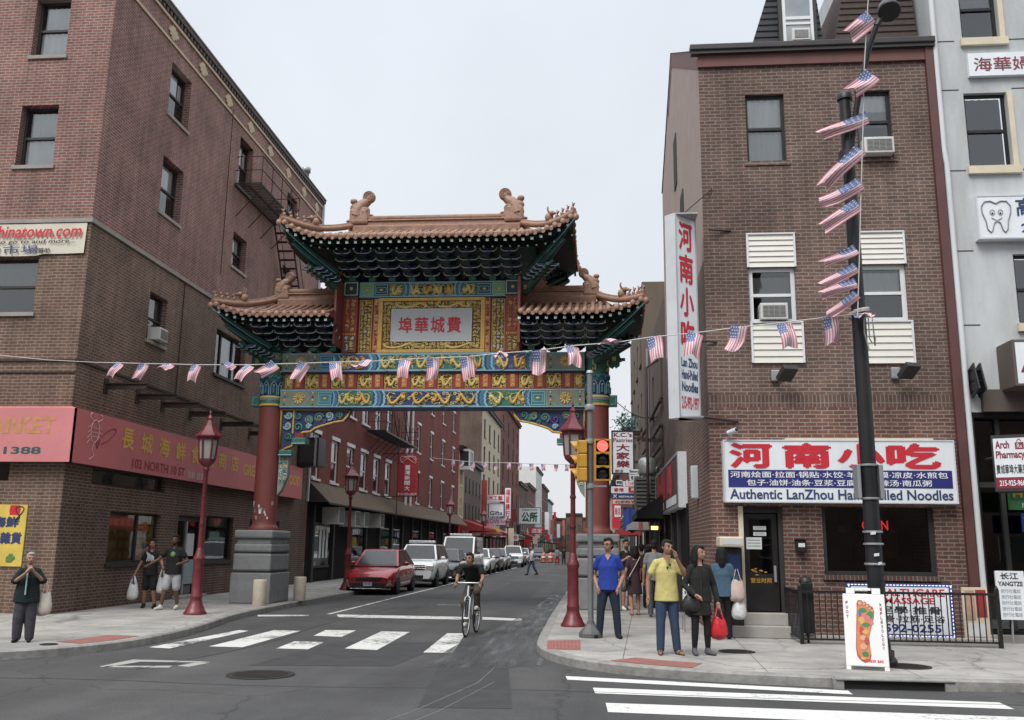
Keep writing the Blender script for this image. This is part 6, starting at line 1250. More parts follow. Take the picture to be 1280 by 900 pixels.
m = MB(); m.tube([(2.5, 17.75, 3.74), (2.56, 17.62, 3.86)], .02, 'steel', 6); m.tube([(2.52, 17.68, 3.86), (2.64, 17.5, 3.9)], .045, 'sign_white', 10); m.ball((2.64, 17.5, 3.9), .035, 'black', 8, 6); fin(m, 'security_camera', 'small white security camera on the left end of the wide noodle sign', (2.55, 17.7, 3.75), 'camera')
# massage sign, fence, side panel
t = thing('massage_sign', 'white massage sign edged in blue lights behind the iron fence', 'sign', (5.45, 17.2, .2)); FM = FY(17.2); m = MB(); m.box(4.42, 6.22, 17.2, 17.28, .22, 1.14, 'ink_navy'); m.fq(FM, 4.49, 6.15, .004, .28, 1.08, 'sign_white')
for i in range(30):
    x = 4.45 + 1.74 * i / 29
    for z in (.25, 1.11): m.box(x - .018, x + .018, 17.188, 17.2, z - .008, z + .008, 'led')
for i in range(14):
    z = .27 + .82 * i / 13
    for x in (4.45, 6.19): m.box(x - .008, x + .008, 17.188, 17.2, z - .018, z + .018, 'led')
mat('led', (.5, .55, .8), .4, var=0, emit=(.55, .6, 1), es=.9); m.build('board', t)
m = MB(); m.text(FM, 'HEALTHCARE', 4.85, 6.08, .92, 1.05, .007, 'ink_red', .025); m.text(FM, 'MASSAGE', 5.05, 5.9, .79, .9, .007, 'ink_red', .025); m.text(FM, '足學·推骨', 4.95, 6.0, .62, .75, .007, 'ink_black', .02); m.text(FM, '全身·拉筋·足浴', 4.85, 6.05, .48, .6, .007, 'ink_black', .015); m.text(FM, '215-592-0255', 4.55, 5.98, .31, .45, .007, 'ink_blue', .025); m.build('lettering', t)
m = MB(); m.box(6.3, 6.72, 17.0, 17.04, .22, 1.1, 'cream'); m.box(6.34, 6.5, 16.994, 17.0, .55, 1.05, 'skin_print'); m.box(6.52, 6.69, 16.994, 17.0, .6, 1.06, 'cloth_red'); m.box(6.36, 6.66, 16.992, 16.994, .28, .5, 'poster_white'); mat('skin_print', (.42, .27, .2), .6, var=.3, scale=8); fin(m, 'poster_board', 'faded photo poster board behind the right end of the iron fence', (6.5, 17, .2), 'poster')
t = thing('iron_fence', 'black iron railing in front of the massage sign and restaurant window', 'fence', (5, 16.6, SZ)); m = MB(); y = 16.62
m.box(3.46, 6.74, y - .02, y + .02, .98, 1.02, 'black_metal'); m.box(3.46, 6.74, y - .015, y + .015, .2, .23, 'black_metal')
for i in range(33): x = 3.5 + 3.2 * i / 32; m.box(x - .008, x + .008, y - .008, y + .008, .23, .98, 'black_metal')
m.build('railing', t)
m = MB(); m.box(3.46, 3.5, 16.64, 17.9, .98, 1.02, 'black_metal'); m.box(3.46, 3.5, 16.64, 17.9, .2, .23, 'black_metal')
for i in range(12): yy = 16.7 + 1.2 * i / 11; m.box(3.472, 3.488, yy - .008, yy + .008, .23, .98, 'black_metal')
m.build('side_railing', t)
for x in (3.48, 6.72): m = MB(); m.box(x - .03, x + .03, y - .03, y + .03, .131, 1.08, 'black_metal'); m.lathe([(.035, 0), (.035, .02), (.01, .06), (0, .07)], (x, y, 1.08), 'black_metal', 8); m.build('post', t)
m = MB(); m.box(3.5, 6.75, 16.78, 16.95, .131, .26, 'concrete_step', bev=.015); fin(m, 'low_kerb_wall', 'low grey concrete kerb wall just behind the iron railing', (5, 16.85, .13), 'low wall')
m = MB(); m.box(3.52, 3.72, 16.7, 16.9, .3, 1.15, 'black_metal', bev=.02); m.lathe([(.11, 0), (.1, .06), (.04, .1), (0, .11)], (3.62, 16.8, 1.15), 'black_metal', 12); m.box(3.6, 3.64, 16.78, 16.82, .132, .3, 'black_metal'); fin(m, 'gate_box', 'black metal box standing inside the left corner of the iron railing', (3.62, 16.8, .13), 'metal box')
# sandwich board with the foot chart
t = thing('sandwich_board', 'white folding foot reflexology board leaning open beside the black pole', 'sandwich board', (3.66, 13.42, SZ), R(-14)); LOCAL.add(t.name); W2, H2 = .27, 1.0
def panel(sg):
    m = MB(); tl = math.radians(11) * sg; Rm = Matrix.Rotation(-tl, 4, 'X'); o = Vector((0, sg * -.21, 0)); X = lambda p: o + Rm @ Vector(p)
    q = MB(); q.box(-W2, W2, -.015, .015, .05, H2, 'board_white', bev=.012); q.box(-W2, -W2 + .06, -.02, .02, 0, .05, 'board_white'); q.box(W2 - .06, W2, -.02, .02, 0, .05, 'board_white')
    q.box(-W2 + .05, -W2 + .16, -.015, .015, H2, H2 + .08, 'board_white'); q.box(W2 - .16, W2 - .05, -.015, .015, H2, H2 + .08, 'board_white'); q.box(-.1, .1, -.015, .015, H2 + .05, H2 + .08, 'board_white')
    m.add([X(v) for v in q.v], q.f, 'board_white'); return m, X
mat('board_white', (.74, .74, .73), .45, var=.04)
m, X = panel(1); pf = m.build('front_board', t); m, X2 = panel(-1); m.build('rear_board', t)
Ff = Fr(X((0, -.0165, 0)), (1, 0, 0), (0, -1, 0))
class Tilt:
    def p(s, u, d, z): return X((u, -.0165 - d, z))
    sg = 1; N = Vector((0, -1, 0)); U = Vector((1, 0, 0))
TF = Tilt(); TF.N = Vector((0, -1, 0))
def outline(k=1., cx=.0): 
    P = [(-.07, .10), (-.02, .07), (.04, .09), (.065, .17), (.055, .30), (.05, .42), (.085, .56), (.125, .70), (.135, .80), (.12, .86), (.09, .87), (.075, .90), (.045, .90), (.03, .935), (-.005, .93), (-.02, .955), (-.065, .95), (-.085, .90), (-.085, .83), (-.095, .72), (-.105, .58), (-.115, .42), (-.125, .28), (-.115, .16)]
    c = Vector((.0, .5)); return [(c.x + (a - c.x) * k + cx, c.y + (b - c.y) * k) for a, b in P]
m = MB(); m.poly([TF.p(a - .01, .002, .03 + b * .93) for a, b in outline(1)], 'foot_red'); m.poly([TF.p(a - .01, .003, .03 + b * .93) for a, b in outline(.9)], 'foot_orange')
mat('foot_red', (.42, .07, .05), .5); mat('foot_orange', (.58, .2, .08), .5, var=.2, scale=20); mat('foot_green', (.05, .2, .07), .5); mat('foot_pink', (.55, .16, .22), .5); mat('foot_yellow', (.55, .36, .1), .5); mat('foot_blue', (.07, .14, .3), .5); mat('foot_peach', (.6, .33, .22), .5)
r2 = random.Random(5)
for i, (a, b, w, h, c) in enumerate(((-.02, .8, .05, .035, 'foot_green'), (.07, .74, .045, .05, 'foot_green'), (.02, .7, .05, .035, 'foot_pink'), (.08, .63, .03, .03, 'foot_pink'), (-.04, .66, .035, .05, 'foot_yellow'), (.01, .6, .05, .03, 'foot_green'), (-.05, .52, .03, .06, 'foot_red'), (.0, .5, .04, .03, 'foot_yellow'), (-.04, .42, .04, .035, 'foot_peach'), (.01, .38, .03, .05, 'foot_red'), (-.04, .3, .045, .04, 'foot_peach'), (-.02, .2, .04, .035, 'foot_green'), (-.05, .14, .03, .02, 'foot_yellow'), (-.05, .9, .025, .025, 'foot_peach'), (0., .89, .018, .02, 'foot_peach'), (.04, .86, .017, .02, 'foot_peach'), (.07, .83, .016, .018, 'foot_peach'), (.1, .8, .014, .016, 'foot_peach'), (-.06, .76, .02, .04, 'foot_blue'))):
    m.poly([TF.p(a + w * math.cos(t_ * PI / 7) * (1 + .15 * math.sin(3 * t_)), .004 + .0004 * i, .02 + b * .95 + h * math.sin(t_ * PI / 7)) for t_ in range(14)], c)
m.build('foot_chart', pf); m = MB(); 
for i, ch in enumerate('FOOT'): m.text(TF, ch, -.235, -.205, .86 - i * .062, .90 - i * .062, .003, 'ink_maroon', .02)
for i, ch in enumerate('REFLEXOLOGY'): m.text(TF, ch, .2, .228, .84 - i * .057, .88 - i * .057, .003, 'ink_maroon', .02)
m.text(TF, '$30 $60', .03, .2, .1, .14, .003, 'ink_red', .02); m.build('lettering', pf)
# signs at the right edge
m = MB(); m.box(7.62, 9.4, 17.9, 17.998, 11.18, 11.68, 'sign_white'); m.text(FY(17.9), '海華婦女會', 7.72, 9.6, 11.28, 11.58, .006, 'ink_maroon', .006); fin(m, 'wall_sign', 'white wall sign with dark red brush characters high on the grey building', (8.3, 17.9, 11.2))
m = MB(); FT = FY(17.82); m.box(7.47, 9.6, 17.82, 17.998, 7.68, 8.58, 'sign_white'); frame_line(m, FT, 7.47, 9.6, 7.68, 8.58, .01, 'sign_box', .03)
tp = [(0, .3), (.1, .36), (.22, .35), (.29, .24), (.28, .08), (.22, -.1), (.2, -.28), (.14, -.36), (.1, -.3), (.06, -.14), (0, -.1), (-.06, -.14), (-.1, -.3), (-.14, -.36), (-.2, -.28), (-.22, -.1), (-.28, .08), (-.29, .24), (-.22, .35), (-.1, .36), (0, .3)]
m.tube([FT.p(7.84 + a * .95, .012, 8.13 + b * .9) for a, b in tp], .012, 'ink_grey', 5); m.tube([FT.p(7.74, .012, 8.11), FT.p(7.84, .012, 8.05), FT.p(7.94, .012, 8.11)], .007, 'ink_grey', 5)
for s in (-1, 1): m.tube([FT.p(7.84 + s * .075 + .045 * math.cos(k * PI / 6), .012, 8.22 + .055 * math.sin(k * PI / 6)) for k in range(13)], .006, 'ink_grey', 4); m.ball(FT.p(7.84 + s * .075, .01, 8.2), (.02, .005, .02), 'ink_black', 8, 6)
m.text(FT, '高牙科', 8.22, 9.3, 8.14, 8.5, .006, 'ink_navy', .02); m.text(FT, '215-238', 8.28, 9.3, 7.8, 7.98, .006, 'ink_blue', .025); fin(m, 'dental_sign', 'white dental sign with a smiling tooth drawing', (8, 17.8, 7.7))
m = MB(); m.box(7.66, 9.6, 17.3, 17.98, 4.68, 5.56, 'panel_brown', bev=.02); m.fq(FY(17.3), 7.71, 9.55, .004, 4.73, 5.5, 'sign_white'); m.text(FY(17.3), 'ARCH', 7.77, 9.1, 4.93, 5.28, .008, 'ink_maroon', .03); fin(m, 'shop_sign', 'boxed white sign with a big maroon letter at the right edge', (8, 17.45, 4.7), 'shop sign')
A, B = Vector((6.98, 16.85, 0)), Vector((7.42, 16.62, 0)); n_ = Vector((B.y - A.y, -(B.x - A.x), 0)).normalized(); FP = Fr(A, (B - A).normalized(), n_); L_ = (B - A).length; t = thing('pharmacy_sign', 'projecting white and dark red pharmacy box sign at the right edge', 'shop sign', (7.2, 16.7, 2.75)); m = MB(); bk = -n_ * .6
m.prism([p + Vector((0, 0, 2.74)) for p in (A - (B - A) * .06, B + (B - A) * .06, B + (B - A) * .06 + bk, A - (B - A) * .06 + bk)], (0, 0, .98), 'dark_trim'); m.fq(FP, 0, L_, .004, 2.98, 3.66, 'sign_white'); m.fq(FP, 0, L_, .004, 2.79, 2.98, 'ink_maroon'); m.tube([(7.3, 17.3, 3.4), (7.3, 17.98, 3.4)], .03, 'dark_trim', 6); m.build('box', t); m = MB()
m.text(FP, 'Arch', .03, L_ * .5, 3.48, 3.62, .008, 'ink_maroon', .03); m.text(FP, 'Pharmacy', .03, L_ - .02, 3.27, 3.44, .008, 'ink_maroon', .03); m.text(FP, '費城華埠大藥房', .02, L_ - .02, 3.04, 3.2, .008, 'ink_black', .01); m.text(FP, '215-925-9666', .05, L_ - .02, 2.83, 2.93, .008, 'ink_white', .02); m.fq(FP, L_ * .68, L_ * .95, .006, 3.46, 3.58, 'ink_maroon'); m.text(FP, 'Rx', L_ * .74, L_ * .9, 3.48, 3.56, .009, 'ink_white'); m.tube([FP.p(L_ * (.74 + .14 * k / 6), .008, 3.59 + .05 * math.sin(PI * k / 6)) for k in range(7)], .006, 'ink_maroon', 4); m.build('lettering', t)
m = MB(); m.box(7.5, 9, 17.6, 17.7, 2.46, 2.84, 'foot_green'); m.box(7.5, 9, 17.59, 17.6, 2.63, 2.84, 'shop_green'); mat('shop_green', (.02, .10, .045), .5); m.text(FY(17.59), 'HERB SHOP', 7.55, 8.9, 2.68, 2.8, .004, 'ink_gold', .03); m.text(FY(17.6), 'NATURAL', 7.7, 8.4, 2.5, 2.58, .005, 'ink_white', .01); fin(m, 'shop_sign', 'green herb shop sign at the far right under the pharmacy box', (8, 17.6, 2.46), 'shop sign')
m = MB(); m.box(7.68, 9, 17.62, 17.66, 2.06, 2.4, 'cloth_blue'); m.text(FY(17.62), '中藥參茸', 7.72, 8.6, 2.22, 2.36, .004, 'ink_white', .01); fin(m, 'shop_sign', 'small blue sign below the green herb sign', (8, 17.62, 2.06), 'shop sign')
m = MB(); FZ = FY(17.3); m.box(7.0, 7.48, 17.3, 17.34, .55, 1.38, 'sign_white'); m.text(FZ, '长江', 7.08, 7.38, 1.24, 1.35, .004, 'ink_black', .02); m.text(FZ, 'YANGTZE', 7.03, 7.45, 1.12, 1.2, .004, 'ink_black', .03)
for j in range(5): m.text(FZ, '旅行社電話', 7.07, 7.4, .6 + j * .1, .67 + j * .1, .004, 'ink_grey', .0)
m.tube([(7.24, 17.36, .55), (7.24, 17.4, .13)], .02, 'steel', 6); fin(m, 'poster_board', 'white notice board with black lettering beside the white drainpipe', (7.2, 17.3, .55), 'poster')
m = MB(); m.box(7.8, 8.4, 17.55, 17.58, 1.55, 2.0, 'poster_white'); m.text(FY(17.55), '中草藥', 7.84, 8.3, 1.7, 1.9, .004, 'ink_black', .01); fin(m, 'notice', 'white paper notice in the shop window below the blue sign', (8, 17.55, 1.5), 'notice')
# left side hanging signs
m, F, a, b, c, e = plate('', '', (498, 568, 521.5, 620), 50, .08, 'banner_red'); mat('banner_red', (.33, .025, .03), .6, var=.12); w = b - a; h = e - c
m.tube([F.p(a + w * (.5 + .4 * math.cos(k * .55)), .02, e - h * .13 + h * .09 * math.sin(k * .9)) for k in range(20)], .02, 'band_white', 5); m.column(F, '臺灣新聞大', a + w * .48, w * .26, c + h * .12, e - h * .25, .008, 'ink_white', .02); m.text(F, '215-925-2829', a + .05, b - .05, c + .04, c + .16, .008, 'ink_white')
m.box(-11.75, b, 50.0, 50.05, e + .02, e + .06, 'rust_metal'); m.box(a - .02, a + .02, 50.0, 50.05, c - 1.2, e + 2, 'rust_metal'); m.box(-11.75, b, 50, 50.05, c - .06, c - .02, 'rust_metal'); fin(m, 'banner_sign', 'red upright banner sign on the red brick row behind the gate', (a, 50, c), 'banner')
simple((602, 618, 630.5, 627), 95, 'sign_white', 'white top sign with red characters on the far left side', ['亞洲工藝'], 'ink_red', 'ink_red', arm=-11.8)
simple((611, 629, 629.5, 645.5), 95.2, 'sign_white', 'square white sign with blue writing below the red character sign', ['', 'Gifts'], 'ink_navy', 'g_sky', arm=-11.8)
simple((600, 647, 634, 656), 95.4, 'sign_lilac', 'long pale sign lowest in the far left stack', ['Asia Crafts Inc'], 'ink_maroon', arm=-11.8); mat('sign_lilac', (.5, .48, .6), .5)
m, F, a, b, c, e = plate('', '', (631.5, 610, 638, 648), 96, .1); m.column(F, '福星樓行', (a + b) / 2, (b - a) * .75, c + .1, e - .1, .006, 'ink_red', .03); fin(m, 'hanging_sign', 'narrow upright white sign with red characters far down the left side', (a, 96, c))
m, F, a, b, c, e = plate('', '', (648, 634, 676, 655.5), 130, .1, 'sign_white', 'shop_green'); m.text(F, 'CHINATOWN', a + .5, b - .5, e - .5, e - .2, .02, 'shop_green', .02); m.text(F, '公所', a + .5, b - .5, c + .35, e - .7, .02, 'shop_green', .05); fin(m, 'hanging_sign', 'white sign with large dark green characters far down the street', (a, 130, c))
m, F, a, b, c, e = plate('', '', (662, 659, 680, 668), 150, .1, 'ink_red'); m.text(F, '酒家', a + .3, b - .3, c + .2, e - .2, .01, 'ink_white', .02); fin(m, 'hanging_sign', 'bright red sign below the green character sign', (a, 150, c))
far = [((602, 600, 608, 660), 90, 'red_paint', 'tall red painted sign post between brown and cream buildings'), ((653, 660, 660, 672), 160, 'sign_white', 'small white sign left of the far red sign'), ((681, 640, 686, 662), 170, 'sign_white', 'narrow pale sign right of the green character sign'), ((688, 650, 692, 668), 200, 'cloth_salmon', 'small salmon sign far down the street'), ((696, 655, 700, 672), 220, 'sign_white', 'tiny white sign near the street end'), ((703, 650, 706, 670), 240, 'cloth_salmon', 'tiny pale red sign nearest the street end'), ((646, 656, 650, 668), 120, 'ink_black', 'black upright sign with white marks on the left side'), ((632, 660, 642, 682), 100, 'cream', 'cream poster panel on a far left shopfront')]
for px, Y, mt, lb in far: simple(px, Y, mt, lb, ['']) 
def shedL(label, y0, y1, zt, zb, out, mt):
    X = -11.8; m = MB(); m.poly([(X, y0, zt), (X, y1, zt), (X + out, y1, zb), (X + out, y0, zb)], mt); m.poly([(X + out, y0, zb), (X + out, y1, zb), (X + out, y1, zb - .25), (X + out, y0, zb - .25)], mt)
    for y in (y0, y1): m.poly([(X, y, zt), (X + out, y, zb), (X + out, y, zb - .25), (X, y, zb - .25)], mt)
    m.build('awning', label=label, cat='awning', loc=(X, y0, zb))
shedL('dark red rounded awning on the left beyond the tan awning', 80, 88, 4.0, 3.2, 2.4, 'cloth_red'); shedL('salmon awning far along the left shops', 90, 96, 4.2, 3.1, 2.2, 'cloth_salmon'); shedL('second salmon awning beyond the cream building', 99, 104, 4.0, 3.0, 2.4, 'cloth_salmon'); shedL('dark green awning farther along the left shops', 118, 130, 3.8, 3.0, 2.0, 'shop_green'); shedL('red awning far along the left shops', 150, 165, 3.8, 3.0, 2.2, 'cloth_red')
# ================================================================ street furniture
def lantern():
    t = thing('street_lamp', 'red lantern street lamp', 'street lamp', (0, 0, 0)); m = MB()
    m.lathe([(.25, 0), (.25, .04), (.215, .08), (.19, .14), (.15, .22), (.128, .28), (.124, .34), (.132, .36), (.132, .39), (.116, .42), (.112, 1.12), (.13, 1.16), (.13, 1.21), (.095, 1.27), (.08, 1.36), (.055, 1.42)], (0, 0, 0), 'red_lamp', 24); m.build('base', t)
    m = MB(); m.lathe([(.056, 1.4), (.053, 2.0), (.05, 3.1), (.075, 3.12), (.075, 3.17), (.055, 3.2)], (0, 0, 0), 'red_lamp', 18)
    for z in (1.9, 2.5): m.lathe([(.06, z), (.066, z + .03), (.06, z + .06)], (0, 0, 0), 'red_dark', 18)
    m.build('post', t)
    m = MB(); n = 6; m.lathe([(.06, 3.2), (.13, 3.26), (.17, 3.3), (.185, 3.34), (.185, 3.38)], (0, 0, 0), 'red_lamp', 6, False)
    for i in range(6):
        a = i * PI / 3; m.tube([(.175 * math.cos(a), .175 * math.sin(a), 3.36), (.215 * math.cos(a), .215 * math.sin(a), 3.86)], .024, 'red_lamp', 5)
    m.lathe([(.225, 3.8), (.23, 3.86), (.30, 3.87), (.30, 3.90), (.20, 4.0), (.11, 4.13), (.06, 4.25), (.07, 4.3), (.02, 4.38), (.03, 4.42), (0, 4.5)], (0, 0, 0), 'red_lamp', 6, False); h = m.build('lantern_head', t)
    m = MB(); m.lathe([(.165, 3.38), (.205, 3.82)], (0, 0, 0), 'lamp_glass', 6, False); m.build('lantern_glass', h); m = MB(); m.lathe([(.05, 3.4), (.09, 3.5), (.09, 3.7), (.04, 3.76), (0, 3.77)], (0, 0, 0), 'white_paint', 12); m.build('bulb', h); return t
mat('lamp_glass', (.30, .30, .28), .15, var=.15, spec=.6)
LP = lantern(); tag(LP, 'red lantern street lamp on the left pavement before the gate', group='red lantern street lamps'); LP.location = (-8.88, 20.4, SZ); LP.rotation_euler = (0, 0, .3); LP.scale = (1, 1, 1.02)
for x, y, lb in ((-.47, 19.24, 'red lantern street lamp beside the traffic signal on the right corner'), (-8.75, 32.6, 'red lantern street lamp standing behind the red car'), (-8.7, 55.2, 'red lantern street lamp beyond the white van'), (-8.7, 72, 'red lantern street lamp farther than the white van, near the red awning'), (-8.7, 92, 'most distant red lantern street lamp on the left')): dup(LP, (x, y, SZ), .2, lb)
# traffic signal
mat('sig_yellow', (.50, .26, .025), .45, var=.12); mat('lens_red', (.5, .02, .02), .3, var=0, emit=(1, .06, .05), es=2.6); mat('lens_off', (.02, .02, .02), .25, var=0)
t = thing('traffic_signal', 'grey pole with two yellow traffic signal heads, one showing red', 'traffic signal', (-.1, 17, SZ)); m = MB(); m.tube([(-.1, 17, .3), (-.1, 17, 4.9)], .05, 'pole_grey', 14); mat('pole_grey', (.15, .155, .16), .6, .2, var=.3, streak=.3); m.lathe([(.07, 4.9), (.05, 4.95), (0, 4.96)], (-.1, 17, 0), 'galv', 12); m.lathe([(.09, 4.2), (.1, 4.25), (.09, 4.3)], (-.1, 17, 0), 'galv', 12); m.build('pole', t)
m = MB(); m.lathe([(.21, .131), (.21, .2), (.19, .24), (.11, .32), (.07, .36), (.055, .42)], (-.1, 17, 0), 'galv_dark', 8, False); m.build('base', t)
m = MB(); 
for z in (3.6, 2.78): m.box(-.16, .2, 16.97, 17.0, z, z + .03, 'galv'); m.lathe([(.075, z - .03), (.08, z), (.075, z + .06)], (-.1, 17, 0), 'galv', 12)
m.build('bracket', t)
def head(cx, cy, z0, face, lit):
    m = MB(); w = .14; F = Fr((cx, cy, 0), (1, 0, 0), (0, -1, 0)) if face == 'y' else Fr((cx, cy, 0), (0, -1, 0), (-1, 0, 0))
    for i in range(3): z = z0 + i * .25; m.fb(F, -w, w, -.13, .06, z, z + .243, 'sig_yellow', bev=.02)
    m.fb(F, -w - .012, w + .012, .03, .06, z0 - .01, z0 + .755, 'sig_yellow'); o = m.build('signal_head', t)
    for i in range(3):
        z = z0 + .125 + i * .25; l = MB(); l.lathe([(0, .02), (.06, .018), (.1, .0), (.105, -.01)], F.p(0, .065, z), 'lens_red' if (lit and i == 2) else 'lens_off', 18, axis=F.N); l.build('lens', o)
        v = MB(); vs = []
        for k in range(15):
            a = -.35 + (PI + .7) * k / 14; r = .118; vs += [F.p(r * math.cos(a), .06, z + r * math.sin(a)), F.p(r * math.cos(a), .06 + .13 * (.35 + .65 * max(0, math.sin(a))), z + r * math.sin(a) - .01)]
        v.add(vs, [(2 * k, 2 * k + 2, 2 * k + 3, 2 * k + 1) for k in range(14)], 'sig_yellow' if not lit else 'sig_dark', True); v.build('visor', o)
mat('sig_dark', (.03, .03, .028), .6)
head(.13, 16.98, 2.9, 'y', True); head(-.28, 17.0, 2.88, 'x', False)
# black street light pole
t = thing('street_light', 'tall black street light pole wound with small flags at the right corner', 'street light', (3.95, 13.8, SZ)); m = MB(); m.tube([(3.95, 13.8, .4), (3.95, 13.8, 8.72)], [.12, .088], 'black_metal', 18); m.lathe([(.12, 8.66), (.12, 8.74), (.09, 8.78), (0, 8.8)], (3.95, 13.8, 0), 'black_metal', 16)
m.build('pole', t); m = MB(); m.lathe([(.23, .131), (.23, .2), (.19, .25), (.17, .32), (.15, .36), (.142, .5)], (3.95, 13.8, 0), 'black_metal', 8, False)
for a in range(4): m.lathe([(.03, .24), (.03, .33), (0, .34)], (3.95 + .2 * math.cos(a * PI / 2 + .4), 13.8 + .2 * math.sin(a * PI / 2 + .4), 0), 'rust_metal', 6)
m.build('base', t)
m = MB(); m.tube([(3.97, 13.78, 7.7), (4.1, 13.7, 8.5), (4.3, 13.6, 9.4), (4.42, 13.5, 9.75)], .045, 'black_metal', 10); m.lathe([(.15, 7.62), (.15, 7.78)], (3.95, 13.8, 0), 'black_metal', 14); m.build('arm', t)
m = MB(); ax = Vector((.12, -.75, .62)).normalized(); m.lathe([(0, .22), (.09, .22), (.14, .15), (.17, .0), (.17, -.05), (.155, -.06)], (4.6, 13.42, 9.96), 'black_metal', 22, axis=(.1, .55, .8)); m.lathe([(0, -.03), (.15, -.045)], (4.6, 13.42, 9.96), 'lamp_glass', 22, axis=(.1, .55, .8)); m.tube([(4.42, 13.5, 9.75), (4.6, 13.5, 10.05)], .05, 'black_metal', 8); m.build('lamp_head', t)
m = MB()
for z, r in ((2.9, .132), (2.42, .134), (1.95, .136), (1.78, .137), (1.5, .138)): m.lathe([(r, z), (r + .004, z + .01), (r, z + .03)], (3.95, 13.8, 0), 'galv', 16)
for z, a, w in ((1.62, -1.6, .05), (1.5, -1.3, .04), (1.92, -1.8, .05)): m.poly([(3.95 + .142 * math.cos(a + s * w * 5), 13.8 + .142 * math.sin(a + s * w * 5), z + dz) for s, dz in ((-1, 0), (1, .01), (1, .05), (-1, .04))], 'poster_white')
m.build('band', t)
for x0, x1, lb in ((3.76, 3.81, 'thin street sign plate seen edge on, left side of the black pole'), (4.07, 4.13, 'grey back of a street sign plate, right side of the black pole')): m = MB(); m.box(x0, x1, 13.7, 13.95, 2.43, 2.92, 'galv', bev=.01); m.box(min(x0, 3.85), max(x1, 4.02), 13.78, 13.82, 2.88, 2.9, 'galv'); fin(m, 'street_sign', lb, (x0, 13.8, 2.4), 'sign')
# bollards
m = MB(); m.lathe([(.165, 0), (.17, .03), (.17, .62), (.155, .65), (0, .655)], (0, 0, 0), 'bollard_cream', 20); mat('bollard_cream', (.48, .43, .34), .8, var=.2, scale=5); BO = m.build('bollard', label='cream concrete bollard in front of the left gate plinth', cat='bollard', group='cream bollards'); BO.location = (-8.58, 23.55, SZ)
dup(BO, (-8.3, 25.95, SZ), 0, 'cream concrete bollard just right of the left gate plinth')
# ================================================================ bunting
mat('flag_red', (.50, .17, .21), .8, var=.1); mat('flag_white', (.62, .55, .57), .8, var=.08); mat('flag_blue', (.11, .15, .30), .8, var=.1); mat('string', (.55, .53, .50), .8, var=0)
def flag_mesh(seed, w=.26, h=.42, blow=0.):
    r = random.Random(seed); m = MB(); nu, nv = 13, 9; a1, a2, p1, p2 = .02 + .03 * r.random(), .02 + .02 * r.random(), r.random() * 6, r.random() * 6; sk = (r.random() - .5) * .16; V = []
    for j in range(nv + 1):
        for i in range(nu + 1):
            u = i / nu - .5; v = j / nv; V.append((u * w * (1 - .1 * v) + sk * v * v, a1 * math.sin(u * 7 + p1 + v * 2) * (.25 + v) + a2 * math.sin(v * 5 + p2), -v * h + .03 * v * math.sin(u * 5 + p2)))
    for j in range(nv):
        for i in range(nu):
            cn = i < 7 and j < 4; mt = 'flag_blue' if cn else ('flag_red' if i % 2 == 0 else 'flag_white'); k = j * (nu + 1) + i; m.add([V[k], V[k + 1], V[k + nu + 2], V[k + nu + 1]], [(0, 1, 2, 3)], mt, True)
            if cn and (i + j) % 2 == 0: c = (Vector(V[k]) + Vector(V[k + nu + 2])) / 2; s = .008; m.poly([c + Vector((a, -.003, b)) for a, b in ((-s, -s), (s, -s), (s, s), (-s, s))], 'flag_white')
    o = m.build('flag'); return o
FLG = [flag_mesh(i * 3 + 1) for i in range(5)]; used_ = set()
def flag(i, loc, lb, rot=(0, 0, 0), sc=1., group='small striped flags on the string across the gate'):
    o = FLG[i % 5]
    if i % 5 in used_: o = o.copy(); C.objects.link(o)
    used_.add(i % 5); o.location = loc; o.rotation_euler = rot; o.scale = (sc, sc, sc) if not isinstance(sc, tuple) else sc; return tag(o, lb, 'flag', group)
A, B = PX(120, 453, -11.45), Vector((3.92, 13.66, 5.2))
def onplane(u, v):
    d = ray(u, v); n = Vector((B.y - A.y, -(B.x - A.x), 0)); o = Vector((0, 0, H)); return o + d * ((A - o).dot(n) / d.dot(n))
st = [(120, 453), (150, 453.5), (181, 454.5), (213, 455), (246, 456), (290, 456), (312, 456), (345, 455), (382, 454), (420, 452.5), (459, 452), (506, 449), (542, 447.5), (583, 446), (625, 441.5), (674, 438), (717, 432), (770, 428), (817, 421), (870, 416), (924, 409), (981, 403), (1038, 396), (1077, 392)]
m = MB(); m.tube([onplane(u, v) for u, v in st], .009, 'string', 5); m.tube([PY(-60, 440, 19.25), PY(0, 444, 19.25), PY(60, 450, 19.25), A], .009, 'string', 5); m.build('bunting_string', label='white string of small flags strung across the street in front of the gate', cat='string', loc=A)
spots = ['over the left brick corner, first from the left', 'over the left brick corner, second from the left', 'small curled one, third from the left', 'fourth from the left over the brick wall', 'folded one in front of the wide brick window', 'left of the gate column', 'at the left gate column', 'over the left end of the upper beam', 'twisted one right of the left column', 'below the left post of the gate', 'hanging straight left under the plaque', 'hanging straight below the middle of the plaque', 'below the right half of the plaque', 'crumpled one below the right post of the gate', 'in front of the right side roof brackets', 'over the top of the right column', 'blown flat under the right roof tip', 'between the gate and the corner sign', 'across the tall corner sign', 'on the brick right of the corner sign', 'in front of the siding framed window', 'left of the black pole', 'crumpled against the black pole']
rg = random.Random(9)
for i, (u, v) in enumerate(st[1:]):
    p = onplane(u, v); bl = i in (2, 4, 9, 13, 16, 22); flag(i, p + Vector((0, -.03, 0)), 'small striped flag ' + spots[i], (R(rg.uniform(-25, 5)) - (R(62) if bl else 0), R(rg.uniform(-10, 22) + (25 if i < 8 else 0)), R(rg.uniform(-25, 35))), .9 if i < 5 else (.95 if i < 11 else 1.0))
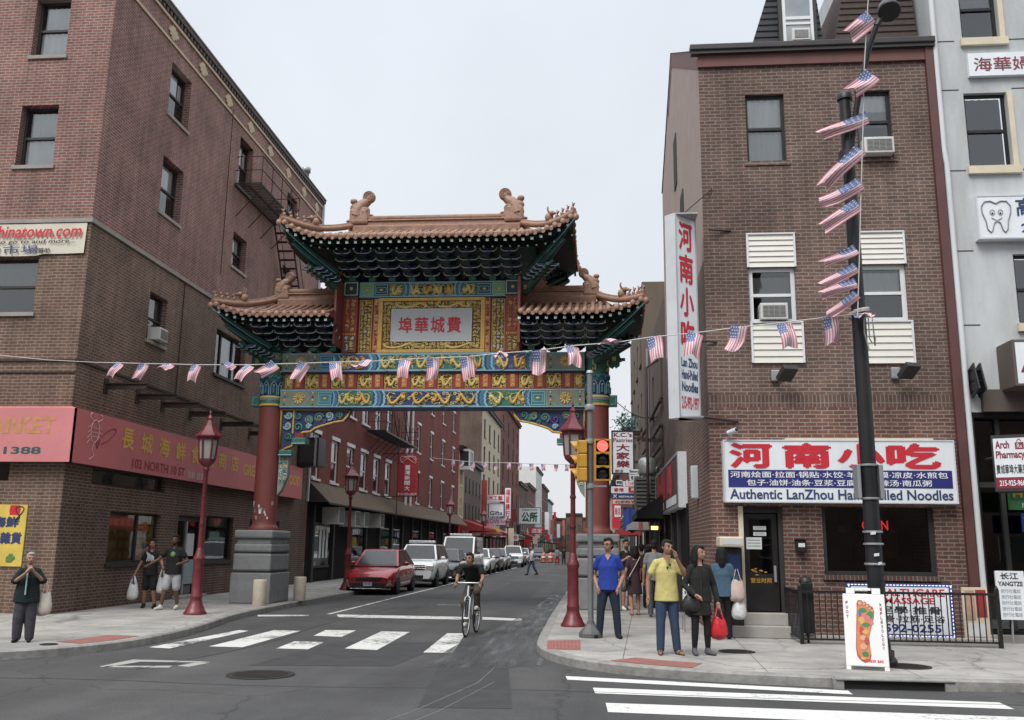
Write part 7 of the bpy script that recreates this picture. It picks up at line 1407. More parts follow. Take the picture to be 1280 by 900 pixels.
m = MB(); tt = [(1086, -14), (1080, 90), (1079, 150), (1076, 250), (1074, 330), (1072, 395)]; m.tube([PY(u, v, 13.5) for u, v in tt], .008, 'string', 5); m.build('bunting_string', label='string of small flags running down along the black pole', cat='string', loc=PY(1076, 250, 13.5))
for i, (u, v, l, a, lb) in enumerate(((1092, 20, 1.1, 48, 'topmost, in front of the lamp head'), (1092, 92, 1.1, 42, 'second from the top, over the roof edge'), (1084, 146, 1.2, 76, 'blown nearly flat beside the upper right window'), (1076, 186, 1.3, 52, 'fourth from the top'), (1075, 230, 1.2, 58, 'upper of the touching pair halfway up'), (1075, 254, 1.2, 55, 'lower of the touching pair halfway up'), (1071, 311, .95, 62, 'level with the siding panel top'), (1071, 334, .95, 62, 'at the top of the white window'), (1071, 353, .9, 74, 'at the middle of the white window'), (1071, 368, .85, 50, 'lowest before the knot'))):
    flag(i, PY(u, v, 13.48), 'small striped flag on the black pole, ' + lb, (R(rg.uniform(-10, 10)), R(a), R(rg.uniform(-20, 20))), (l * (1.0 if i < 2 else .68), l, l * (1.15 if i < 2 else 1.42)), 'small striped flags down the black pole')
m = MB()
for k in range(5): m.tube([(3.95 + .15 * math.cos(a * .5 + k), 13.8 + .15 * math.sin(a * .5 + k), 5.05 + .04 * k + .015 * a) for a in range(13)], .011, 'string', 5)
for k in range(3): m.tube([(3.98 + .06 * k, 13.64, 5.08), (3.96 + .07 * k, 13.6, 4.85 - .1 * k), (4.02 + .05 * k, 13.62, 4.6 + .1 * k)], .01, 'string', 5)
m.build('knot', label='bundle of white string knotted round the black pole', cat='string', loc=(3.95, 13.7, 5.1))
s3 = [(500, 562), (545, 573), (566, 575), (578, 576.5), (591, 577.5), (606, 578), (620, 578.5), (636, 578.5), (650, 579), (664, 579.5), (679, 580), (695, 580.5), (709, 580.5), (730, 581), (752, 580)]
m = MB(); m.tube([PY(u, v, 66) for u, v in s3], .02, 'string', 4); m.build('bunting_string', label='far string of small flags across the street beyond the gate', cat='string', loc=PY(620, 578, 66))
for i, (u, v) in enumerate(s3[2:-2]): flag(i, PY(u, v, 65.95), 'tiny flag on the far string beyond the gate, number %s from the left' % ('one two three four five six seven eight nine ten eleven'.split()[i]), (0, R(rg.uniform(-8, 8)), 0), 1.15, 'far flags beyond the gate')
# utility wires
m = MB()
for a, b in ((Vector((.42, 25, 5.75)), Vector((2.2, 33, 6.3))),): m.tube([a + (b - a) * t_ / 8 - Vector((0, 0, .25 * math.sin(PI * t_ / 8))) for t_ in range(9)], .015, 'black', 4)
m.build('wire', label='thin black wire from the gate column to the right building', cat='wire', loc=(1, 29, 6))
# buildings across the cross street, behind the viewer
w = MB(); FB2 = Fr((0, -12, 0), (1, 0, 0), (0, 1, 0)); w.wall(FB2, -70, 70, 0, 11.5, [(x, x + 1.1, z, z + 1.7) for x in range(-66, 66, 4) for z in (4.5, 8)], 'brick_brown', .2); w.poly([(-70, -12, 11.5), (70, -12, 11.5), (70, -24, 11.5), (-70, -24, 11.5)], 'roof_tar'); w.fq(FB2, -70, 70, -.21, 0, 11.4, 'glass_far'); w.build('brick_row', label='long brown brick row on the opposite side of the cross street', cat='building', loc=(0, -12, 0))

# tuft of green on a ledge behind the pastry sign
m = MB(); rz_ = random.Random(4)
for k in range(260):
    c = Vector((1.55 + rz_.gauss(0, .28), 46 + rz_.gauss(0, .3), 7.75 + rz_.gauss(0, .28))); a = Vector((rz_.uniform(-1, 1), rz_.uniform(-1, 1), rz_.uniform(-1, 1))).normalized() * .09; b2 = a.orthogonal().normalized() * .05; m.poly([c - a, c + b2, c + a, c - b2], 'leaf_teal')
mat('leaf_teal', (.04, .13, .12), .7, var=.5, scale=6); m.box(1.2, 2.2, 45.8, 46.2, 7.2, 7.4, 'rust_metal'); m.build('ledge_plant', label='teal green bush on a ledge behind the pastry shop sign', cat='plant', loc=(1.6, 46, 7.2))

# more small signs crowding both sides of the street
for px, Y, mt, lb, tx, ink in (((768, 632, 776, 646), 44, 'sign_white', 'small white sign with red writing beside the blue cloth flag', '飯店', 'ink_red'), ((765, 650, 773, 662), 60, 'cloth_salmon', 'salmon sign low beside the right gate plinth', '', 'ink_white'), ((776, 664, 786, 671), 47, 'cream', 'little cream sign under the blue cloth flag', '茶', 'ink_maroon'), ((770, 600, 778, 606), 55, 'sign_white', 'tiny white sign left of the stacked right signs', '麵', 'ink_black'), ((798, 636, 804, 662), 33, 'cloth_salmon', 'narrow pinkish upright banner right of the blue cloth flag', '', 'ink_white'),
 ((640, 668, 648, 676), 112, 'sign_white', 'small white sign low on the left side before the far shops', '茶', 'ink_red'), ((655, 674, 663, 681), 135, 'ink_red', 'small red sign low under the green character sign', '', 'ink_white'), ((666, 671, 672, 680), 145, 'cream', 'small cream sign low under the far red sign', '', 'ink_red'), ((675, 669, 680, 678), 165, 'shop_green', 'tiny green sign far down the left side', '', 'ink_white'), ((683, 668, 687, 676), 190, 'ink_red', 'tiny red sign far down the left side', '', 'ink_white'), ((614, 660, 624, 667), 92, 'poster_yellow', 'yellow sign over the salmon awnings', '', 'ink_red'), ((625, 664, 633, 671), 99, 'sign_white', 'white sign just right of the yellow sign over the awnings', '餅', 'ink_red'), ((692, 640, 695, 650), 205, 'ink_red', 'thin red upright sign near the street end', '', 'ink_white'), ((640, 636, 645, 652), 118, 'cloth_red', 'narrow red upright sign left of the green character sign', '', 'ink_white')):
    simple(px, Y, mt, lb, [tx], ink, arm=2.22 if px[0] > 740 else -11.8)
# ================================================================ vehicles
def paintmat(n, c, metal=.25): mat(n, c, .28, metal, var=.06, coat=.8)
paintmat('car_red', (.34, .014, .026)); paintmat('car_white', (.80, .81, .82), 0); paintmat('car_dark', (.03, .033, .038)); paintmat('car_silver', (.34, .35, .36), .5); paintmat('car_black', (.015, .015, .017)); paintmat('van_white', (.74, .75, .76), 0)
mat('car_glass', (.025, .03, .033), .05, var=.5, scale=.9, spec=.6); mat('tyre', (.02, .02, .02), .85, var=.2); mat('rim', (.32, .33, .34), .35, .7, var=.1); mat('car_trim', (.022, .022, .023), .5, var=.2); mat('headlight', (.55, .57, .58), .12, .2, var=.25, scale=14, spec=.8); mat('chrome', (.5, .5, .51), .2, .8, var=.1); mat('plate', (.60, .61, .62), .5, var=.1); mat('plate_blue', (.08, .12, .4), .5); mat('lightbar', (.40, .42, .44), .25, var=.15)
def car(name, label, cat, L, W, Hh, mt, prof, cab, grille='sedan', group='cars parked along the left kerb', bar=None, wr=.31):
    """front faces -Y. prof: (y, half width factor, bottom z, top z) stations; cab: (y base front, y roof front, y roof rear, y base rear, base z)"""
    t = thing(name, label, cat, (0, 0, 0), 0, group); hw = W / 2; m = MB(); V = []
    for y, k, zb, zt in prof:
        w = hw * k; s = [(.0, zb), (.86, zb), (.97, zb + .10), (1.0, zb + (zt - zb) * .45), (.985, zb + (zt - zb) * .72), (.93, zt - .035), (.72, zt), (0, zt + .012)]
        V += [(w * a, y, z) for a, z in s] + [(-w * a, y, z) for a, z in reversed(s[1:-1])]
    n = 14; k = len(prof); m.add(V, [(i * n + j, (i + 1) * n + j, (i + 1) * n + (j + 1) % n, i * n + (j + 1) % n) for i in range(k - 1) for j in range(n)], mt, True)
    m.add(V[:n], [tuple(range(n))], mt); m.add(V[-n:], [tuple(range(n))[::-1]], mt)
    y1, y2, y3, y4, zb = cab; wb, wt = hw * .90, hw * .70 if grille != 'van' else hw * .84; zr = Hh
    c = [(wb, y1, zb), (wb, y4, zb), (-wb, y4, zb), (-wb, y1, zb), (wt, y2, zr - .03), (wt, y3, zr - .03), (-wt, y3, zr - .03), (-wt, y2, zr - .03), (wt * .7, y2 + .12, zr), (wt * .7, y3 - .12, zr), (-wt * .7, y3 - .12, zr), (-wt * .7, y2 + .12, zr)]
    m.add(c, [(0, 1, 5, 4), (2, 3, 7, 6), (3, 0, 4, 7), (1, 2, 6, 5), (4, 5, 9, 8), (5, 6, 10, 9), (6, 7, 11, 10), (7, 4, 8, 11), (8, 9, 10, 11)], mt); m.build('body', t)
    def pane(a, b, c_, d, out, nm):
        q = [Vector(x) for x in (a, b, c_, d)]; ce = sum(q, Vector()) / 4; q = [ce + (x - ce) * .90 + Vector(out) for x in q]; g = MB(); g.poly(q, 'car_glass'); g.build(nm, t)
    pane(c[3], c[0], c[4], c[7], (0, -.012, .006), 'windshield'); pane(c[1], c[2], c[6], c[5], (0, .012, .006), 'rear_window')
    for s in (1, -1):
        P = lambda f, z: (s * (wb + (wt - wb) * z), (y1 + (y4 - y1) * f) * (1 - z) + (y2 + (y3 - y2) * f) * z, zb + (zr - .03 - zb) * z); N = 2 if grille != 'suv' else 3
        if grille == 'van': N = 3
        for i in range(N):
            if grille == 'van' and i > 0: break
            pane(P(i / N, 0), P((i + 1) / N, 0), P((i + 1) / N, 1), P(i / N, 1), (s * .012, 0, 0), 'side_window')
        g = MB(); g.ball((s * (hw + .09), y1 + .42, zb + .07), (.11, .06, .075), 'car_trim' if grille == 'van' else mt, 10, 8); g.build('mirror', t)
    yf = prof[0][0]; yr = prof[-1][0]
    for yy in (yf + L * .19, yr - L * .2):
        for s in (1, -1):
            w = MB(); w.lathe([(wr * .6, -.1), (wr * .95, -.1), (wr, -.07), (wr, .07), (wr * .95, .1), (wr * .62, .1)], (s * (hw - .1), yy, wr), 'tyre', 24, axis=(s, 0, 0)); o = w.build('wheel', t)
            r = MB(); r.lathe([(0, .05), (wr * .2, .06), (wr * .25, .04), (wr * .55, .03), (wr * .66, .098)], (s * (hw - .1), yy, wr), 'rim', 20, axis=(s, 0, 0))
            for q in range(6): a = q * PI / 3; r.tube([(s * (hw - .03), yy, wr), (s * (hw - .02), yy + wr * .6 * math.cos(a), wr + wr * .6 * math.sin(a))], .028, 'rim', 5)
            r.build('rim', o); a_ = MB(); a_.lathe([(0, -.02), (wr * 1.16, -.02), (wr * 1.16, .006), (0, .006)], (s * (hw - .012), yy, wr + .02), 'car_trim', 24, axis=(s, 0, 0)); a_.build('wheel_arch', t)
    Ff = FY(yf); zt = prof[0][3]; zh = prof[1][3]
    def fr(nm, *bx, bev=.02): q = MB(); q.box(*bx, bev=bev); q.build(nm, t)
    if grille == 'sedan':
        for s in (1, -1):
            g = MB(); g.prism([(s * hw * .52, yf + .07, zh - .21), (s * hw * .90, yf + .30, zh - .15), (s * hw * .92, yf + .42, zh - .06), (s * hw * .55, yf + .12, zh - .09)], (0, -.05, 0), 'headlight'); g.build('headlight', t)
            g = MB(); g.prism([(s * hw * .72, yf + .03, .3), (s * hw * .9, yf + .12, .34), (s * hw * .88, yf + .12, .52), (s * hw * .78, yf + .03, .48)], (0, -.05, 0), 'chrome'); g.build('fog_lamp', t)
        fr('grille', -hw * .5, hw * .5, yf - .02, yf + .1, zh - .24, zh - .12, 'car_trim'); fr('lower_grille', -hw * .68, hw * .68, yf - .015, yf + .08, .24, .42, 'car_trim'); fr('bumper_trim', -hw * .72, hw * .72, yf - .03, yf + .05, .2, .235, 'chrome')
    else:
        for s in (1, -1): g = MB(); a, b = sorted((s * hw * .6, s * hw * .93)); g.box(a, b, yf - .012, yf + .2, zh - .27, zh - .05, 'headlight', bev=.03); g.build('headlight', t)
        fr('grille', -hw * .56, hw * .56, yf - .02, yf + .1, zh - .26, zh - .06, 'car_trim')
        for z in (zh - .2, zh - .12): fr('grille_bar', -hw * .56, hw * .56, yf - .035, yf - .018, z - .02, z + .015, 'chrome', bev=.005)
        fr('lower_grille', -hw * .5, hw * .5, yf - .015, yf + .08, .36, .5, 'car_trim'); fr('bumper_trim', -hw * .9, hw * .9, yf - .03, yf + .1, .28, .36, 'car_trim')
    q = MB(); q.box(-.15, .15, yf - .05, yf - .03, zh - .42, zh - .27, 'plate'); q.text(FY(yf - .05), 'JKR 4827', -.12, .12, zh - .38, zh - .32, .003, 'ink_navy', .01); q.box(-.15, .15, yf - .053, yf - .05, zh - .295, zh - .27, 'plate_blue'); q.build('number_plate', t)
    for s in (1, -1):
        for f in ((.18, .52, .85) if grille != 'van' else (.3,)): d = MB(); yy = y1 + (y4 - y1) * f; a, b = sorted((s * (hw * .985), s * (hw * .985 + .03))); d.box(a, b, yy + .3, yy + .46, zb - .14, zb - .105, 'car_trim' if grille == 'van' else 'chrome'); d.build('door_handle', t)
    if bar:
        b = MB(); b.box(-hw * .62, hw * .62, bar - .14, bar + .14, zr + .04, zr + .15, 'lightbar', bev=.03)
        for i in range(7): x = -hw * .56 + hw * 1.12 * i / 6; b.box(x - .05, x + .05, bar - .15, bar + .15, zr + .055, zr + .135, 'headlight', bev=.01)
        for s in (1, -1): b.box(s * hw * .5 - .03, s * hw * .5 + .03, bar - .05, bar + .05, zr - .02, zr + .045, 'car_trim')
        b.build('light_bar', t)
    return t
SED = [(-2.2, .78, .26, .60), (-2.08, .90, .22, .72), (-1.7, .97, .2, .82), (-1.1, 1, .2, .92), (-.5, 1, .19, .97), (.4, 1, .19, .98), (1.3, 1, .2, 1.0), (1.85, .95, .24, .99), (2.12, .88, .3, .94), (2.2, .8, .36, .86)]
SUV = [(-2.15, .84, .34, .86), (-2.06, .93, .3, .96), (-1.6, .99, .28, 1.04), (-1.0, 1, .27, 1.10), (0, 1, .26, 1.12), (1.2, 1, .27, 1.12), (1.95, .96, .32, 1.12), (2.15, .9, .4, 1.05)]
VAN = [(-2.6, .84, .32, .86), (-2.48, .94, .28, 1.0), (-2.0, .99, .26, 1.14), (-1.5, 1, .26, 1.25), (0, 1, .26, 1.28), (2.4, 1, .28, 1.28), (2.6, .97, .34, 1.25)]
def place(t, u, v, W, dx=0., L=4.4, rz=0.):
    """put the viewer-right front tyre on the road under pixel u, v"""
    g = G(u, v); t.location = (g.x - W / 2 + .02, g.y + L * .31, 0.002); t.rotation_euler = (0, 0, R(rz)); return t
c1 = car('parked_car', 'dark red sedan parked first in the row along the left kerb', 'car', 4.4, 1.78, 1.54, 'car_red', SED, (-1.05, -.3, 1.0, 1.85, .96)); place(c1, 497, 743, 1.78)
c2 = car('parked_car', 'white police style SUV with roof light bar parked behind the red sedan', 'car', 4.4, 1.82, 1.74, 'car_white', SUV, (-1.05, -.45, 1.75, 2.1, 1.1), 'suv', bar=-.1, wr=.36); place(c2, 546, 734, 1.82)
c3 = dup(c1, (0, 0, 0), 0, 'dark grey sedan parked between the white SUV and the white van'); recolor(c3, {'car_red': 'car_dark'}); c3.location = (c2.location.x + .05, c2.location.y + 6.3, .002)
v = car('parked_van', 'white panel van with roof rack parked beyond the dark sedan', 'van', 5.3, 1.98, 2.2, 'van_white', VAN, (-1.75, -.95, 2.45, 2.58, 1.24), 'van', bar=-.5, wr=.36); v.location = (c3.location.x - .12, c3.location.y + 6.2, .002)
m = MB()
for x in (-.7, .7): m.tube([(v.location.x + x, v.location.y - .5, 2.32), (v.location.x + x, v.location.y + 2.3, 2.32)], .03, 'car_trim', 6)
for y in (.3, 1.2, 2.1): m.tube([(v.location.x - .75, v.location.y + y, 2.3), (v.location.x + .75, v.location.y + y, 2.3)], .03, 'car_trim', 6)
m.build('roof_rack', v)
y = v.location.y + 6
for lb, src, col, dy in (('white sedan parked right behind the white van', c1, 'car_white', 0), ('dark sedan parked two places behind the white van', c1, 'car_black', 5.6), ('silver sedan parked in front of the far white SUV', c1, 'car_silver', 11)):
    o = dup(src, (-7.3, y + dy, .002), 0, lb); recolor(o, {'car_red': col})
o = dup(c2, (-6.95, y + 20, .002), R(4), 'far white SUV standing where the parked row ends, near the walking man'); [bpy.data.objects.remove(x) for x in list(C.objects) if x.parent is o and x.name.startswith('light_bar')]
for i, (dy, col, lb) in enumerate(((27, 'car_black', 'small dark car parked beyond the far white SUV'), (34, 'car_silver', 'small silver car parked second beyond the far white SUV'), (60, 'car_dark', 'tiny dark car far down the left kerb'))): q = dup(c1, (-7.3, y + dy, .002), 0, lb); recolor(q, {'car_red': col})
mat('barrier_orange', (.55, .14, .06), .6, var=.15)
for i, (x, yy) in enumerate(((-5.6, 100), (-4.9, 101), (-4.2, 102), (-5.2, 108))):
    m = MB(); m.box(x - .3, x + .3, yy - .2, yy + .2, .002, .1, 'car_trim'); m.lathe([(.26, .1), (.24, .5), (.25, .52), (.2, .95), (.06, 1.05), (0, 1.06)], (x, yy, 0), 'barrier_orange', 12); m.lathe([(.25, .55), (.235, .68)], (x, yy, 0), 'sign_white', 12); m.build('traffic_barrel', label='orange and white roadwork barrel far down the street, %s' % ('leftmost', 'second from left', 'rightmost', 'behind the others')[i], cat='traffic barrel', group='roadwork barrels', loc=(x, yy, 0))
# ================================================================ people
for n, c in dict(skin=(.36, .20, .135), skin_tan=(.27, .15, .10), skin_brown=(.13, .07, .045), hair_black=(.012, .011, .011), hair_grey=(.30, .285, .27), cloth_royal=(.02, .045, .27), denim=(.035, .055, .10), denim_dark=(.018, .025, .042), polo=(.50, .44, .17), jacket_black=(.018, .018, .017), knit_dark=(.03, .026, .024), denim_jacket=(.055, .105, .155), tee_grey=(.17, .18, .185), pants_grey=(.06, .06, .065), plum=(.045, .025, .032), tee_black=(.014, .014, .015), green_black=(.012, .020, .020), slacks=(.055, .052, .062), shorts_grey=(.38, .38, .40), shoe_black=(.015, .015, .016), shoe_grey=(.10, .10, .11), shoe_white=(.55, .53, .48), sandal=(.07, .045, .035), shirt_pale=(.48, .50, .55), khaki=(.075, .06, .05), mint=(.35, .50, .46)).items(): mat(n, c, .85 if n[:4] != 'skin' else .6, var=.16, scale=7, spec=.3, bump=.8 if n[:4] not in ('skin', 'shoe') else 0, bscale=11)
def fused(parts, vox, m, name, parent, smooth=2):
    """one continuous surface grown round overlapping volumes"""
    b = MB(); b.mats = []; b.v, b.f = parts.v, parts.f; me = bpy.data.meshes.new('tmp'); me.from_pydata(b.v, [], b.f); o = bpy.data.objects.new('tmp', me); C.objects.link(o)
    r = o.modifiers.new('r', 'REMESH'); r.mode = 'VOXEL'; r.voxel_size = vox
    s = o.modifiers.new('s', 'SMOOTH'); s.factor = .5; s.iterations = smooth
    n = bpy.data.meshes.new_from_object(o.evaluated_get(bpy.context.evaluated_depsgraph_get())); bpy.data.objects.remove(o); bpy.data.meshes.remove(me)
    n.name = name; n.materials.clear(); n.materials.append(getm(m)); n.polygons.foreach_set('use_smooth', [True] * len(n.polygons)); n.polygons.foreach_set('material_index', [0] * len(n.polygons))
    q = bpy.data.objects.new(name, n); C.objects.link(q); q.parent = parent; return q
def limb(b, P, rs, n=10):
    b.tube(P, rs, 'black', n)
    for p, r in zip(P, rs): b.ball(p, r * .99, 'black', n, 7)
def loft(b, rings, n=18):
    V = []
    for c, rx, ry in rings: V += [(c[0] + rx * math.cos(2 * PI * j / n), c[1] + ry * math.sin(2 * PI * j / n), c[2]) for j in range(n)]
    k = len(rings); b.add(V, [(i * n + j, i * n + (j + 1) % n, (i + 1) * n + (j + 1) % n, (i + 1) * n + j) for i in range(k - 1) for j in range(n)], 'black'); b.add(V[:n], [tuple(range(n))[::-1]], 'black'); b.add(V[-n:], [tuple(range(n))], 'black')
def hand(b, w, d, h, side, curl=.5):
    """palm, four unequal bent fingers and a thumb leaving the side of the palm"""
    d = Vector(d).normalized(); fwd = Vector((0, -1, 0)); fwd = (fwd - d * fwd.dot(d)).normalized() if abs(d.y) < .95 else Vector((0, 0, 1)); lat = d.cross(fwd); w = Vector(w); L = .055 * h
    limb(b, [w, w + d * L * .5, w + d * L], [.016 * h, .02 * h, .019 * h], 8)
    for i, ln in enumerate((.85, 1, .95, .75)):
        o = w + d * L * .95 + fwd * (.013 * h) * (1.5 - i) * 1.0 ; k = lat * side * curl; p1 = o + (d + k * .35).normalized() * L * .42 * ln; p2 = p1 + (d * .7 + k).normalized() * L * .36 * ln; limb(b, [o, p1, p2], [.0068 * h, .0062 * h, .005 * h], 6)
    o = w + d * L * .3 + fwd * .017 * h; p1 = o + (d * .6 + fwd).normalized() * L * .45; limb(b, [o, p1, p1 + (d + fwd * .2).normalized() * L * .35], [.0085 * h, .0075 * h, .0058 * h], 6)
def person(label, loc, rz=0., h=1.7, skin='skin', top='tee_black', bottom='denim', shoes='shoe_black', hair='hair_black', pose=None, sleeves=.55, kind='trousers', longhair=0., look=0., tilt=0., fem=False, hem=.0, near=True, build=1., open_=None, sleeve_long=False, bald=False, beard=False, wide=1., group=None):
    p = dict(hip=(0, 0, .515), sL=(-.092, .0, .792), eL=(-.135, .012, .625), wL=(-.142, -.03, .488), sR=(.092, 0, .792), eR=(.135, .012, .625), wR=(.142, -.03, .488), kL=(-.062, -.008, .28), aL=(-.07, .012, .045), kR=(.062, -.008, .28), aR=(.07, .012, .045), neck=(0, .005, .845), head=(0, -.012, .93), hL=(-.046, 0, .51), hR=(.046, 0, .51), fL=(0, -1, 0), fR=(0, -1, 0), dL=None, dR=None, curl=.5)
    if fem: p.update(sL=(-.084, 0, .788), sR=(.084, 0, .788))
    p.update(pose or {}); P = {k: (Vector(v) * h if k not in ('fL', 'fR', 'dL', 'dR', 'curl') else v) for k, v in p.items()}
    t = thing('person', label, 'person', loc, rz, group); LOCAL.add(t.name); vx = .0115 if near else .022; bd = build
    chest = (P['sL'] + P['sR']) / 2; hip = (P['hL'] + P['hR']) / 2
    def mid(f): return hip + (chest - hip) * f
    body = MB(); b = body
    loft(b, [(mid(-.12), .06 * h, .05 * h), (mid(.05), .078 * h * bd, .058 * h * bd), (mid(.35), .068 * h * bd, .05 * h * bd), (mid(.72), .08 * h * bd, .06 * h * bd), (mid(.92), .082 * h, .052 * h), (mid(1.08), .045 * h, .04 * h)])
    limb(b, [chest + (P['neck'] - chest) * .0, P['neck'], P['head'] + Vector((0, .008, -.035)) * h], [.04 * h, .03 * h, .03 * h])
    Rh = Matrix.Rotation(look, 3, 'Z') @ Matrix.Rotation(tilt, 3, 'Y'); hd = P['head']; X = lambda a, y, z: hd + Rh @ Vector((a * h, y * h, z * h))
    b.ball(X(0, .006, .012), (.043 * h, .054 * h, .056 * h), 'black', 16, 12); b.ball(X(0, -.012, -.026), (.034 * h, .038 * h, .040 * h), 'black', 14, 10); b.ball(X(0, -.032, -.048), (.018 * h, .015 * h, .014 * h), 'black', 10, 8)
    limb(b, [X(0, -.047, .006), X(0, -.058, -.016)], [.006 * h, .0095 * h], 8); b.ball(X(0, -.048, -.034), (.014 * h, .007 * h, .006 * h), 'black', 8, 6); b.ball(X(0, -.046, .014), (.03 * h, .008 * h, .008 * h), 'black', 10, 6)
    for s in (-1, 1): b.ball(X(s * .044, .008, -.004), (.007 * h, .013 * h, .018 * h), 'black', 8, 8); b.ball(X(s * .022, -.036, -.018), (.016 * h, .012 * h, .014 * h), 'black', 8, 6)
    for q in 'LR':
        s = P['s' + q]; e = P['e' + q]; w = P['w' + q]; limb(b, [s, s + (e - s) * .4, e, e + (w - e) * .35, w], [.029 * h * bd, .027 * h * bd, .0225 * h, .022 * h, .0155 * h]); hand(b, w, P['d' + q] or (w - e), h, 1 if q == 'L' else -1, P['curl'])
        a = P['h' + q]; k = P['k' + q]; f = P['a' + q]; limb(b, [a, a + (k - a) * .4, k, k + (f - k) * .3, f], [.048 * h * bd, .046 * h * bd, .033 * h, .033 * h, .021 * h]); fd = Vector(P['f' + q]).normalized(); limb(b, [f + Vector((0, 0, -.018 * h)) - fd * .012 * h, f + fd * .05 * h + Vector((0, 0, -.026 * h)), f + fd * .095 * h + Vector((0, 0, -.03 * h))], [.022 * h, .02 * h, .014 * h])
    B_ = fused(body, vx, skin, 'body', t)
    # clothes
    c = MB(); g = .012 * h
    zh = -.10 - hem
    if kind == 'dress': loft(c, [(mid(-.75), .115 * h, .085 * h), (mid(-.4), .105 * h, .08 * h), (mid(0), .088 * h, .07 * h), (mid(.4), .074 * h, .058 * h), (mid(.75), .088 * h, .066 * h), (mid(.97), .092 * h, .054 * h), (mid(1.03), .05 * h, .045 * h)])
    else: loft(c, [(mid(zh), (.096 * h * bd + g) * wide, .07 * h * bd + g), (mid(.05), (.092 * h * bd + g) * wide, .064 * h * bd + g), (mid(.4), (.082 * h * bd + g) * wide, .058 * h * bd + g), (mid(.72), .084 * h * bd + g, .062 * h * bd + g * .9), (mid(.92), .08 * h + g * .6, .052 * h + g * .6), (mid(1.08), .045 * h, .042 * h)])
    for q in 'LR':
        s = P['s' + q]; e = P['e' + q]; w = P['w' + q]
        if sleeve_long: limb(c, [chest + (s - chest) * .6, s, e, e + (w - e) * .5, e + (w - e) * .93], [.036 * h, .035 * h * bd, .033 * h, .031 * h, .025 * h])
        limb(c, [P['neck'] - Vector((0, 0, .022 * h)), chest + (s - chest) * .9 + Vector((0, 0, .002 * h))], [.027 * h, .03 * h])
        if sleeves and not sleeve_long: limb(c, [chest + (s - chest) * .6, s, s + (e - s) * sleeves], [.034 * h, .034 * h * bd, .036 * h * bd])
    T = fused(c, vx, top, 'shirt' if kind != 'dress' else 'dress', t, 3)
    if near:   # open neck, placket
        pass
    if kind != 'dress':
        c = MB(); wl = .02 if kind != 'wide' else .03
        loft(c, [(mid(-.2), .085 * h * bd, .066 * h * bd), (mid(0), .088 * h * bd, .068 * h * bd), (mid(.16), .08 * h * bd, .062 * h * bd)])
        for q in 'LR':
            a = P['h' + q]; k = P['k' + q]; f = P['a' + q]
            if kind == 'shorts': limb(c, [a, a + (k - a) * .5, a + (k - a) * .92], [.056 * h * bd, .056 * h * bd, .055 * h])
            elif kind == 'wide': limb(c, [a, a + (k - a) * .5, k, k + (f - k) * .5, f + Vector((0, 0, .01 * h))], [.068 * h, .064 * h, .06 * h, .056 * h, .05 * h])
            elif kind == 'tights': limb(c, [a, a + (k - a) * .5, k, k + (f - k) * .4, f + Vector((0, 0, .02 * h))], [.052 * h, .048 * h, .036 * h, .035 * h, .025 * h])
            else: limb(c, [a, a + (k - a) * .5, k, k + (f - k) * .5, f + Vector((0, 0, .0))], [.055 * h * bd, .052 * h * bd, .043 * h, .040 * h, .036 * h])
        fused(c, vx, bottom, 'trousers' if kind not in ('shorts', 'tights') else ('shorts' if kind == 'shorts' else 'leggings'), t, 3)
    if kind == 'tights':
        c = MB(); loft(c, [(mid(-.55), .115 * h, .09 * h), (mid(-.2), .1 * h, .08 * h), (mid(.12), .082 * h, .066 * h)]); fused(c, vx, 'jacket_black', 'skirt', t)
    for q in 'LR':
        f = P['a' + q]; fd = Vector(P['f' + q]).normalized(); c = MB()
        if shoes == 'sandal': limb(c, [f + Vector((0, 0, -.04 * h)) - fd * .02 * h, f + fd * .05 * h + Vector((0, 0, -.042 * h)), f + fd * .11 * h + Vector((0, 0, -.042 * h))], [.012 * h, .014 * h, .012 * h]); limb(c, [f + fd * .06 * h + Vector((-.022 * h, 0, -.03 * h)), f + fd * .075 * h + Vector((0, 0, -.005 * h)), f + fd * .06 * h + Vector((.022 * h, 0, -.03 * h))], [.007 * h] * 3)
        else: limb(c, [f + Vector((0, 0, -.016 * h)) - fd * .014 * h, f + fd * .05 * h + Vector((0, 0, -.022 * h)), f + fd * .1 * h + Vector((0, 0, -.026 * h))], [.0275 * h, .025 * h, .019 * h]); limb(c, [f, f + Vector((0, 0, .012 * h))], [.026 * h, .027 * h])
        fused(c, vx, shoes, 'shoe', t)
    c = MB()
    if not bald:
        c.ball(X(0, .016, .024), (.048 * h, .055 * h, .052 * h), 'black', 16, 12); c.ball(X(0, -.022, .05), (.038 * h, .03 * h, .018 * h), 'black', 12, 8); c.ball(X(0, .038, -.01), (.042 * h, .03 * h, .045 * h), 'black', 12, 8)
        if longhair:
            for s in (-1, 1): limb(c, [X(s * .036, .004, .03), X(s * .05, .008, -.02), X(s * .055, .012, -.07 * longhair), X(s * .05, .02, -.13 * longhair)], [.02 * h, .02 * h, .022 * h, .014 * h])
            limb(c, [X(0, .04, .02), X(0, .052, -.05), X(0, .05, -.12 * longhair), X(0, .05, -.16 * longhair)], [.04 * h, .045 * h, .042 * h, .03 * h])
        else:
            for s in (-1, 1): c.ball(X(s * .042, .004, .012), (.008 * h, .022 * h, .022 * h), 'black', 8, 6)
        fused(c, vx, hair, 'hair', t)
    if beard: c = MB(); c.ball(X(0, -.03, -.05), (.03 * h, .022 * h, .022 * h), 'black', 10, 8); limb(c, [X(-.036, -.01, -.03), X(0, -.045, -.052), X(.036, -.01, -.03)], [.012 * h, .012 * h, .012 * h]); fused(c, vx, hair, 'beard', t)
